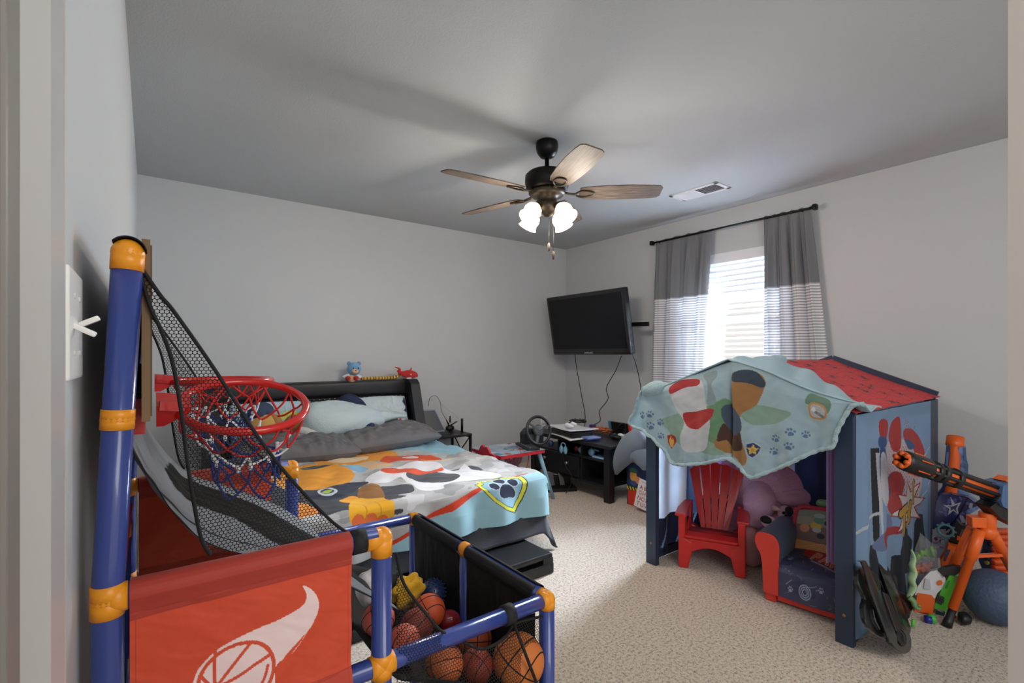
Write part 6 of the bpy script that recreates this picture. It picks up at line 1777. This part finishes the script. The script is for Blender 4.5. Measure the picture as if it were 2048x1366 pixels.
for k in range(6):
    a = k*PI/3+.3; m = MB(); m.cyl(bz(.031, .11, a), bz(.031, Lb, a), .0085, 10); m.build('barrel_tube', M_blk2, bla)
for t in (.165, .20, .275, Lb-.015):
    m = MB(); m.lathe([(.030, t-.009), (.041, t-.009), (.041, t+.009), (.030, t+.009)], MBx, 26); m.build('barrel_ring', M_blk2, bla)
def along(t, up_, out_=0): return mz+axb*t+Vector((0, 0, up_))
yv = axb.cross(Vector((0, 0, 1))).normalized(); uv_ = yv.cross(axb)
Mbd = basis(en, axb, uv_, axb.cross(uv_))
m = MB(); m.prism([(-.02, -.03), (0, -.052), (.20, -.062), (.24, -.02), (.24, .05), (.12, .075), (.02, .062), (-.03, .035)], .085, Mbd, z0=-.0425); m.build('body', M_bl, bla, bevel=.005)
m = MB(); m.prism([(-.02, -.04), (.05, -.055), (.22, -.06), (.22, -.10), (.16, -.115), (.02, -.10), (-.05, -.07)], .06, Mbd, z0=-.03); m.build('underside', M_blk2, bla, bevel=.006)
m = MB(); m.prism([(.0, .058), (.03, .085), (.10, .082), (.14, .06)], .05, Mbd, z0=-.025); m.prism([(.10, .055), (.15, .075), (.24, .07), (.24, .04)], .095, Mbd, z0=-.0475); m.build('top_cover', M_or, bla, bevel=.004)
for q0, q1 in (((.085, .06, 0), (.055, .15, 0)), ((.24, .06, 0), (.24, .18, 0))):
    m = MB(); m.bar(Mbd @ Vector(q0), Mbd @ Vector(q1), .022, .018); m.build('handle_post', M_bl, bla, bevel=.003)
m = MB(); m.tube([Mbd @ Vector((.05, .155, 0)), Mbd @ Vector((.25, .19, 0))], .010, 10); m.build('handle', M_or, bla)
for k in range(5):
    m = MB(); m.bar(Mbd @ Vector((.06+k*.016, .02, -.044)), Mbd @ Vector((.075+k*.016, -.005, -.044)), .003, .003); m.build('vent_slot', M_blk2, bla)
# tripod
hd = U(1975, 1043, d=2.14)
m = MB(); m.cyl(hd+Vector((0, 0, .04)), hd-Vector((0, 0, .03)), .03, 18); m.ball(hd-Vector((0, 0, .045)), (.038, .036, .034), None, 18, 10); m.bar(hd+Vector((0, 0, .0)), U(1938, 1042, d=2.16), .05, .045); m.build('tripod_head', M_or, bla, bevel=.003)
f1 = U(1893, 1253, z=0.0); kn = U(1960, 1060, d=2.13)
d1 = (f1-kn)
m = MB(); m.tube([kn, kn+d1*.30, kn+d1*.302, kn+d1*.82], [.021, .021, .0175, .0175], 16); l1 = m.build('tripod_leg', M_or, bla)
m = MB(); m.tube([kn+d1*.80, kn+d1*.92, kn+d1*.925, kn+d1*1.0], [.0145, .0145, .017, .019], 14); m.build('rubber_foot', M_blk2, l1)
kn2 = hd+Vector((.06, .0, -.045)); f2 = Vector((3.28, .36, 0)); d2 = f2-kn2
m = MB(); m.tube([kn2, kn2+d2*.30, kn2+d2*.302, kn2+d2*.9], [.021, .021, .0175, .0175], 16); l2 = m.build('tripod_leg', M_or, bla)
m = MB(); m.tube([kn2+d2*.88, f2], [.017, .02], 14); m.build('rubber_foot', M_blk2, l2)
kn3 = hd+Vector((.0, .05, -.045)); f3 = Vector((3.05, .66, 0)); d3 = f3-kn3
m = MB(); m.tube([kn3, kn3+d3*.9], [.020, .0175], 14); l3 = m.build('tripod_leg', M_or, bla)
m = MB(); m.tube([kn3+d3*.88, f3], [.017, .02], 14); m.build('rubber_foot', M_blk2, l3)
m = MB(); m.bar(kn+d1*.27, kn2+d2*.30, .018, .012); m.build('leg_brace', M_or, bla)
# dart belt
m = MB(); top_ = U(2004, 1062, d=2.32)
for k in range(9):
    p = top_+Vector((.006*math.sin(k), 0, -.029*k)); pr = RT
    m = MB(); m.tube([p-pr*.045, p-pr*.040, p+pr*.040, p+pr*.045], [.010, .014, .014, .010], 10); m.tube([p-pr*.02+Vector((0, 0, .015)), p-pr*.02-Vector((0, 0, .015))], .006, 6)
    m.build('belt_link', mat('belt_orange', '#d8521a', .3) if k == 0 else bpy.data.materials['belt_orange'], bla)
# ---- textured grey-blue ball
bc = U(1990, 1203, d=2.16); rB = .116; bc.z = rB
mb_, n, l, b = _mat('rubber_ball'); b.inputs['Base Color'].default_value = (*lin('#445670'), 1); b.inputs['Roughness'].default_value = .55
_bump(n, l, b, 75, .55, .003, kind='voronoi')
m = MB(); m.ball(bc, rB, T((0, 0, 0), .3, .5, 0), 48, 32); tag(m.build('playground_ball', mb_), 'large slate blue textured rubber ball on the carpet at the right edge', 'ball')
# ---- rifles standing against the wall
def pd_(px, py, x): return U(px, py, x=x)
xw = 3.62
t = thing('toy_blaster', 'orange toy flashlight tube standing upright behind the rotary blaster', 'toy', (xw, .62, 0))
a, b_ = U(1911, 874, x=xw+.10), U(1898, 1010, x=xw-.06)
dv = (b_-a); base_ = a+dv*(a.z/(-dv.z)) if dv.z < 0 else a
x_, y_, z_ = frame_of(dv); Mt = basis(a, x_, y_, dv.normalized()); Lt = dv.length
m = MB(); m.lathe([(0, 0), (.040, 0), (.041, .05), (.036, .06), (.030, .07), (.029, Lt+.25), (0, Lt+.25)], Mt, 24); m.build('tube', M_or, t)
m = MB()
for k in range(9): m.box((-.0, -.031, .15+k*.012), (.03, .008, .006), Mt)
m.build('grip_ribs', M_or, t)
def rifle(outl, conv, c, th, material, label, name='toy_blaster', turn=0, tilt=0, extra=None, cat='toy blaster', bev=.006):
    t = thing(name, label, cat, U(*conv(*c[:2]), d=c[2]).xy.to_3d())
    m, M = slab(outl, conv, c, th, tilt, turn); m.build('body', material, t, bevel=bev)
    return t, M
def det(t, outl, conv, c, off, th, material, name, turn=0, tilt=0, bev=.002):
    m, M = slab(outl, conv, c, th, tilt, turn)
    n_ = (M.to_3x3() @ Vector((0, 0, 1)))
    m.v = [tuple(Vector(v)+n_*off) for v in m.v]
    return m.build(name, material, t, bevel=bev)
c1 = (455, 600, 2.72)
t, _ = rifle([(450, 320), (500, 315), (500, 380), (480, 620), (470, 900), (420, 1100), (400, 1400), (380, 1500), (270, 1500), (300, 960), (400, 840), (430, 520)], Q5, c1, .04, M_dnav, 'dark navy toy rifle leaning on the wall beside the playhouse back post')
det(t, [(455, 400), (485, 395), (465, 600), (440, 600)], Q5, c1, .004, .006, M_bl, 'side_panel')
det(t, [(262, 1200), (290, 1190), (285, 1260), (258, 1270)], Q5, c1, .004, .01, M_or, 'trigger')
M_str = mat('streaked_blue', '#6b86b4', .3, var=(26, .5))
c2 = (640, 600, 2.74)
t, _ = rifle([(610, 340), (690, 338), (705, 500), (725, 560), (710, 900), (860, 1040), (855, 1100), (700, 1200), (560, 1180), (540, 900), (560, 620), (590, 420)], Q5, c2, .05, M_str, 'streaked pale and dark blue toy blaster leaning on the wall behind the rotary blaster')
det(t, [(668, 345), (695, 345), (702, 500), (668, 510)], Q5, c2, .004, .008, M_bl, 'barrel')
for k in range(7):
    det(t, [(680, 540+k*26), (722, 545+k*26), (722, 558+k*26), (680, 553+k*26)], Q5, c2, .004, .01, M_bl, 'rib', bev=0)
# navy see-through bag with star
M_bag = mat('bag_navy', '#333a6e', .22, vc=True)
def printed(outl, conv, c, th, turn, tilt, base, painter, name, matn, t):
    m, M = slab(outl, conv, c, th, tilt, turn); Mi = M.inverted()
    xs_ = [(Mi @ Vector(v)).to_2d() for v in m.v[:len(outl)]]
    x0, x1 = min(p.x for p in xs_), max(p.x for p in xs_); y0, y1 = min(p.y for p in xs_), max(p.y for p in xs_)
    pos = []; g = MB()
    poly = [(p.x, p.y) for p in xs_]
    n = 120; vs = []; idx = {}
    P0 = Paint([(x0+(x1-x0)*i/n, y0+(y1-y0)*j/n) for i in range(n+1) for j in range(n+1)], base); ins = P0._in(poly)
    def Lc(X, Y):
        r = ray(*conv(X, Y)); nn2 = M.to_3x3() @ Vector((0, 0, 1)); C0 = M.translation
        tt = (C0-Vector((0, 0, CAMZ))).dot(nn2)/r.dot(nn2); w_ = Mi @ (Vector((0, 0, CAMZ))+r*tt); return (w_.x, w_.y)
    painter(P0, Lc)
    use = {}; vv = []; cc = []; ff = []
    for i in range(n):
        for j in range(n):
            q = [i*(n+1)+j, (i+1)*(n+1)+j, (i+1)*(n+1)+j+1, i*(n+1)+j+1]
            if all(ins[k] for k in q):
                f = []
                for k in q:
                    if k not in use:
                        use[k] = len(vv); x, y = P0.uv[k]; vv.append(M @ Vector((x, y, .002+.010*math.sin(x*30)*math.sin(y*22)*.6+.004))); cc.append(P0.c[k])
                    f.append(use[k])
                ff.append(f)
    g.add(vv, ff); g.build(name, matn, t, colors=np.array(cc))
c3 = (520, 1100, 2.50)
bagpts = [(370, 930), (520, 925), (720, 960), (850, 1060), (700, 1120), (690, 1300), (560, 1366), (600, 1700), (420, 1720), (260, 1700), (280, 1300), (330, 1000)]
t, _ = rifle(bagpts, Q5, c3, .05, M_dnav, 'navy plastic toy case with white star outline in the heap', name='toy_case', cat='toy case')
def pbag(P, L):
    P.poly([L(250, 1350), L(620, 1350), L(620, 1750), L(250, 1750)], '#b8b9cc', False)
    for k in range(26):
        q = L(random.uniform(280, 600), random.uniform(1400, 1700)); P.ell(q, random.uniform(.004, .014), random.uniform(.004, .010), random.choice(['#7d3f5c', '#8f8fb0', '#d4d4e0']))
    for k in range(16):
        q = L(random.uniform(340, 800), random.uniform(950, 1350)); P.ell(q, random.uniform(.004, .02), random.uniform(.003, .008), '#5a64a4', random.random()*3)
    P.poly([L(410, 1050), L(520, 1060), L(500, 950), L(560, 1040), L(635, 1015), L(590, 1100), L(610, 1180), L(540, 1120), L(470, 1180), L(490, 1100)], '#c9cede', False)
    P.poly([L(450, 1060), L(525, 1072), L(560, 1060), L(600, 1040), L(570, 1100), L(585, 1150), L(540, 1100), L(500, 1130), L(510, 1090)], '#3a3f70', False)
    P.line([L(730, 930), L(590, 1200), L(450, 1366)], .006, '#1a1c34', False)
    P.line([L(760, 1040), L(750, 1080)], .012, '#b8bccf'); P.line([L(640, 1200), L(660, 1260)], .016, '#aab0c8')
printed(bagpts, Q5, c3, .05, 0, 0, '#333a6e', pbag, 'case_print', M_bag, t)
x_, y_, z_ = frame_of(RT.cross(Vector((0, 0, 1)))); q = U(*Q6(443, 130), d=2.42)
M_teal = mat('toy_teal', '#5f8f93', .4)
m = MB(); fwd = -Vector((q.x, q.y, 0)).normalized(); x_, y_, z_ = frame_of(fwd); Mq = basis(q, x_, y_, fwd)
m.tube([Mq @ Vector((.028*math.cos(2*PI*k/30), .028*math.sin(2*PI*k/30), 0)) for k in range(30)], .006, 10, True)
for k in range(10): a = 2*PI*k/10; m.box(Mq @ Vector((.036*math.cos(a), .036*math.sin(a), 0)), (.008, .008, .008))
m.bar(Mq @ Vector((0, -.03, 0)), Mq @ Vector((.0, -.16, -.01)), .008, .006)
tag(m.build('toy_wand', M_teal), 'teal toothed ring on a stick leaning on the navy toy case', 'toy')
# black stock with smoky panel
c4 = (640, 240, 2.40)
t, _ = rifle([(580, 0), (640, 70), (830, 120), (900, 140), (880, 300), (760, 380), (600, 340), (480, 300), (475, 190), (530, 120)], Q6, c4, .05, M_blk2, 'black toy blaster stock with smoky panel behind the orange tripod leg')
det(t, [(640, 110), (800, 130), (720, 260), (600, 230)], Q6, c4, .004, .01, mat('smoky', '#5c5058', .3), 'window')
det(t, [(585, 190), (670, 225), (650, 265), (580, 240)], Q6, c4, .008, .012, M_or, 'tab'); det(t, [(668, 260), (715, 275), (705, 300), (665, 285)], Q6, c4, .008, .012, M_or, 'tab')
c5 = (560, 450, 2.36)
t, _ = rifle([(480, 310), (720, 380), (740, 430), (640, 620), (500, 640), (400, 640), (385, 500), (440, 420)], Q6, c5, .05, M_or, 'orange grey and white toy blaster lying behind the black grip', turn=.1)
det(t, [(540, 390), (640, 420), (575, 530), (500, 500)], Q6, c5, .006, .02, M_gr, 'white_panel'); det(t, [(620, 450), (700, 450), (660, 560), (570, 570), (580, 520)], Q6, c5, .006, .02, M_bl, 'grey_panel')
det(t, [(460, 360), (505, 370), (440, 510), (410, 500)], Q6, c5, .006, .012, mat('slate', '#3d4a66', .4), 'slate_panel')
c6 = (950, 350, 2.42)
t, _ = rifle([(930, 160), (1080, 170), (1180, 400), (1150, 640), (900, 620), (850, 500), (900, 350)], Q6, c6, .06, mat('slate_blue', '#34466e', .4), 'slate blue toy blaster body behind the dart belt')
for k, (X, Y, cl) in enumerate(((1000, 235, '#d8482c'), (1010, 180, '#1a2a50'), (1035, 245, '#1a2a50'), (985, 300, '#1a2a50'), (965, 410, '#1a2a50'), (955, 470, '#1a2a50'), (955, 530, '#c9c43c'))):
    q = U(*Q6(X, Y), d=2.405); m = MB(); m.ball(q, .010, None, 12, 8); m.build('knob', mat('knob_%d' % k, cl, .4), t)
# bags of foam darts
M_poly = mat('clear_plastic', '#dfe4ea', .12, alpha=.22)
def dartbag(cx, cy, d, w_, h_, cl, label, outl):
    t = thing('dart_bag', label, 'bag', U(*Q6(cx, cy), d=d).xy.to_3d())
    r_ = random.Random(cx)
    mm = mat('dart_'+cl[1:], cl, .7)
    m, M = slab(outl, Q6, (cx, cy, d-.03), .07); m.build('clear_bag', M_poly, t, bevel=.012)
    for k in range(16):
        q = U(*Q6(cx+r_.uniform(-w_, w_), cy+r_.uniform(-h_, h_)), d=d+r_.uniform(-.015, .02)); dr_ = Vector((r_.uniform(-.5, .5), r_.uniform(-.3, .3), r_.uniform(-.2, 1))).normalized()
        m = MB(); m.cyl(q-dr_*.024, q+dr_*.024, .007, 10); m.build('foam_dart', mm, t)
dartbag(190, 430, 2.44, 110, 50, '#8fc95c', 'clear bag of lime green foam darts on top of the heap', [(120, 200), (60, 360), (60, 480), (310, 520), (340, 400), (230, 300)])
dartbag(170, 620, 2.38, 100, 50, '#d8795c', 'clear zip bag of pinkish orange foam darts under the green darts', [(50, 500), (370, 530), (375, 620), (300, 690), (120, 740), (50, 700)])
# white and orange blaster, muzzle down
c7 = (230, 850, 2.24)
t, _ = rifle([(250, 640), (335, 625), (440, 720), (450, 830), (380, 870), (340, 910), (310, 980), (60, 930), (100, 820), (170, 720)], Q6, c7, .055, M_gr, 'white toy blaster with wide orange muzzle pointing down at the carpet', tilt=-.15)
det(t, [(95, 905), (265, 930), (315, 985), (275, 1190), (205, 1215), (60, 1190), (45, 1170)], Q6, c7, .006, .075, M_or, 'muzzle', tilt=-.15, bev=.008)
det(t, [(80, 1140), (240, 1150), (205, 1200), (70, 1185)], Q6, c7, .008, .01, mat('muzzle_dark', '#8c3410', .5), 'muzzle_mouth', tilt=-.15)
det(t, [(350, 750), (385, 745), (408, 775), (390, 805), (350, 810), (330, 780)], Q6, c7, .006, .012, M_or, 'trigger_hole', tilt=-.15)
det(t, [(190, 720), (250, 740), (260, 860), (170, 850)], Q6, c7, .008, .014, mat('panel_grey', '#bfc0c6', .4), 'side_panel', tilt=-.15)
det(t, [(330, 640), (420, 590), (540, 572), (630, 585), (640, 640), (560, 690), (440, 690), (400, 720)], Q6, c7, .0, .05, M_blk2, 'grip', tilt=-.15, bev=.01)
# green gadget with digits
c8 = (450, 900, 2.20)
t, _ = rifle([(490, 690), (590, 720), (600, 800), (440, 1140), (300, 1100), (310, 1040), (400, 850)], Q6, c8, .05, M_lime, 'lime green gadget with grey digit display propped between blaster and tripod leg', name='toy_gadget', cat='toy')
det(t, [(360, 930), (430, 960), (390, 1055), (325, 1020)], Q6, c8, .005, .008, M_gp, 'display')
m = MB(); q = U(*Q6(380, 990), d=2.19); fwd = -Vector((q.x, q.y, 0)).normalized(); x_ = Vector((0, 0, 1)).cross(fwd).normalized(); up_ = fwd.cross(x_)
m.text('88', .026, basis(q+fwd*.008, x_, up_, fwd) @ Matrix.Rotation(-.35, 4, 'Z')); m.build('digits', M_blk2, t)
det(t, [(470, 760), (500, 750), (460, 850), (430, 840)], Q6, c8, .004, .008, mat('green_dark', '#3f8f3a', .4), 'panel')
det(t, [(570, 705), (600, 715), (590, 770), (555, 750)], Q6, c8, .005, .012, M_knob, 'silver_corner'); det(t, [(350, 1095), (420, 1120), (405, 1145), (340, 1120)], Q6, c8, .005, .012, M_knob, 'silver_corner')
det(t, [(360, 1130), (440, 1150), (420, 1250), (330, 1260), (300, 1200)], Q6, c8, -.01, .03, mat('teal_glass', '#1d4a4c', .15), 'base')
# lizard toy
M_liz = mat('lizard_green', '#a5c293', .6, bump=(120, .4, .002))
lz = thing('toy_lizard', 'pale green wavy rubber lizard standing on its head beside the black frame', 'toy', (2.7, .66, 0))
def q6d(X, Y, d): return U(*Q6(X, Y), d=d)
m = MB(); pts = [(18, 370), (50, 470), (25, 560), (45, 650), (15, 740), (40, 820), (10, 900), (-20, 960), (10, 1010)]
m.tube(catmull([q6d(a, b, 2.16) for a, b in pts], 6), [max(.004, .019*math.sin(PI*min(.95, .08+i/56))) for i in range(49)], 12, flat=.6); m.build('body', M_liz, lz)
m = MB(); m.tube(catmull([q6d(-15, 960, 2.15), q6d(40, 1010, 2.14), q6d(70, 1080, 2.13), q6d(120, 1110, 2.13)], 5), [.012]*10+[.009]*5+[.005], 10); m.tube(catmull([q6d(75, 1075, 2.13), q6d(110, 1060, 2.12), q6d(120, 1075, 2.12)], 4), .005, 8); m.build('leg', mat('lizard_dark', '#6f8f5c', .6), lz)
# small bits on the floor
for (X, Y, r, cl, lab, nm) in ((265, 1225, .018, '#3cb83a', 'small bright green cap under the orange muzzle on the carpet', 'bottle_cap'), (225, 1235, .016, '#1c2c8c', 'small blue cap beside the green one on the carpet', 'bottle_cap')):
    q = U(*Q6(X, Y), z=r); m = MB(); m.lathe([(0, -.012), (r, -.012), (r, .012), (r*.6, .014), (0, .014)], T((q.x, q.y, r), PI/2, 0, .5), 18); tag(m.build(nm, mat('cap_'+cl[1:], cl, .3)), lab, 'cap')
m = MB(); loft(m, [U(*Q6(600, 1200), z=.03), U(*Q6(680, 1225), z=.03), U(*Q6(760, 1260), z=.025)], [(.02, .02), (.035, .028), (.015, .015)], 14); tag(m.build('toy_pistol', M_blk2), 'small black toy lying on the carpet in front of the slate blue ball', 'toy')
q = U(*Q6(548, 1200), z=.016); m = MB(); m.ball(q, .009, None, 10, 8); tag(m.build('bead', mat('bead_red', '#d8321c', .3)), 'tiny red dart tip on the carpet by the tripod foot', 'toy part')
q = U(*Q4(665, 1020), z=.01); m = MB(); m.tube([q, q+Vector((.01, 0, .03))], .006, 8); tag(m.build('foam_dart', M_lime), 'green foam dart end beside the black lobed frame', 'foam dart')

# ---- black lobed frame leaning on the playhouse side
fr = thing('lobed_frame', 'black plastic lobed frame with two long rails leaning against the playhouse side', 'toy frame', (2.4, .66, 0))
M_fr = mat('frame_black', '#101114', .28, coat=.2); M_fr2 = mat('frame_dark', '#1c1214', .5); M_fi = mat('frame_inner', '#07080a', .5)
def F4(X, Y, y): return U(*Q4(X, Y), y=y)
def yfor(Y): return .735-.135*(Y-470)/770      # leans: top on the house, bottom out on the carpet
def lobes(pts, dy, mname, th=.016):
    pw = []
    for X, Y in pts: pw.append(F4(X, Y, yfor(Y)-dy))
    return pw
def cut(pts, dy, th, material, name, bev=.004, sm=3):
    c_ = catmull([(a, b, 0) for a, b in pts], sm, True) if sm else [Vector((a, b, 0)) for a, b in pts]
    f = [F4(p.x, p.y, yfor(p.y)-dy) for p in c_]; bk = [p+Vector((0, th, 0)) for p in f]
    m = MB(); plate(m, f, bk); return m.build(name, material, fr, bevel=bev)
cut([(240, 545), (330, 560), (400, 640), (410, 720), (380, 760), (400, 850), (450, 960), (480, 1060), (460, 1110), (380, 1090), (300, 1000), (275, 880), (290, 800), (250, 720), (222, 620)], .000, .018, M_fr, 'lobed_plate')
cut([(400, 500), (480, 520), (540, 620), (555, 720), (620, 770), (670, 860), (675, 960), (640, 1030), (560, 980), (500, 860), (430, 700), (400, 600)], -.040, .018, M_fr, 'lobed_plate')
cut([(500, 990), (560, 960), (620, 1040), (655, 1120), (650, 1210), (600, 1240), (540, 1210), (490, 1130)], .004, .020, M_fr, 'lobed_plate')
cut([(330, 860), (390, 880), (440, 990), (450, 1070), (390, 1050), (340, 970)], .003, .005, M_fi, 'inner_disc'); cut([(290, 590), (340, 600), (380, 680), (370, 740), (310, 690)], .003, .005, M_fi, 'inner_disc'); cut([(540, 1010), (600, 1060), (620, 1140), (590, 1180), (545, 1120)], .008, .005, M_fi, 'inner_disc')
cut([(440, 560), (500, 600), (540, 700), (520, 760), (460, 680)], -.037, .005, M_fi, 'inner_disc'); cut([(570, 790), (630, 850), (640, 950), (590, 930), (550, 850)], -.037, .005, M_fi, 'inner_disc')
for pts, r, dy in (([(345, 880), (360, 960), (400, 1040)], .003, .004), ([(375, 900), (400, 970), (430, 1030)], .0018, .007), ([(560, 1050), (590, 1085), (600, 1140)], .0018, .012), ([(575, 1040), (612, 1090), (612, 1150)], .0018, .012), ([(590, 820), (620, 880), (625, 930)], .0018, -.033)):
    m = MB(); m.tube(catmull([F4(a, b, yfor(b)-dy) for a, b in pts], 5), r, 6); m.build('groove_ridge', M_gp, fr)
for outl, dy in (([(222, 492), (290, 488), (330, 560), (430, 820), (540, 1100), (545, 1155), (480, 1150), (470, 1100), (340, 760), (285, 560), (262, 505)], .022), ([(365, 470), (430, 475), (470, 540), (560, 780), (650, 1020), (655, 1100), (610, 1080), (500, 800), (410, 560), (385, 500)], -.02)):
    cut(outl, dy, .010, M_fr, 'rail', .003, 0)
cut([(430, 740), (470, 760), (600, 1060), (590, 1100), (540, 1060)], .010, .012, M_fr2, 'cross_plate', .003, 0)
m = MB(); q = F4(245, 900, .78); m.ball((q.x+.03, .74+.03, .14), (.05, .045, .14), None, 18, 12, fn=lambda d: 1+.08*math.sin(d.z*9+d.x*5)); tag(m.build('backpack', mat('bag_black', '#0c0c0e', .85)), 'black soft bag on the carpet tucked behind the lobed frame', 'bag')
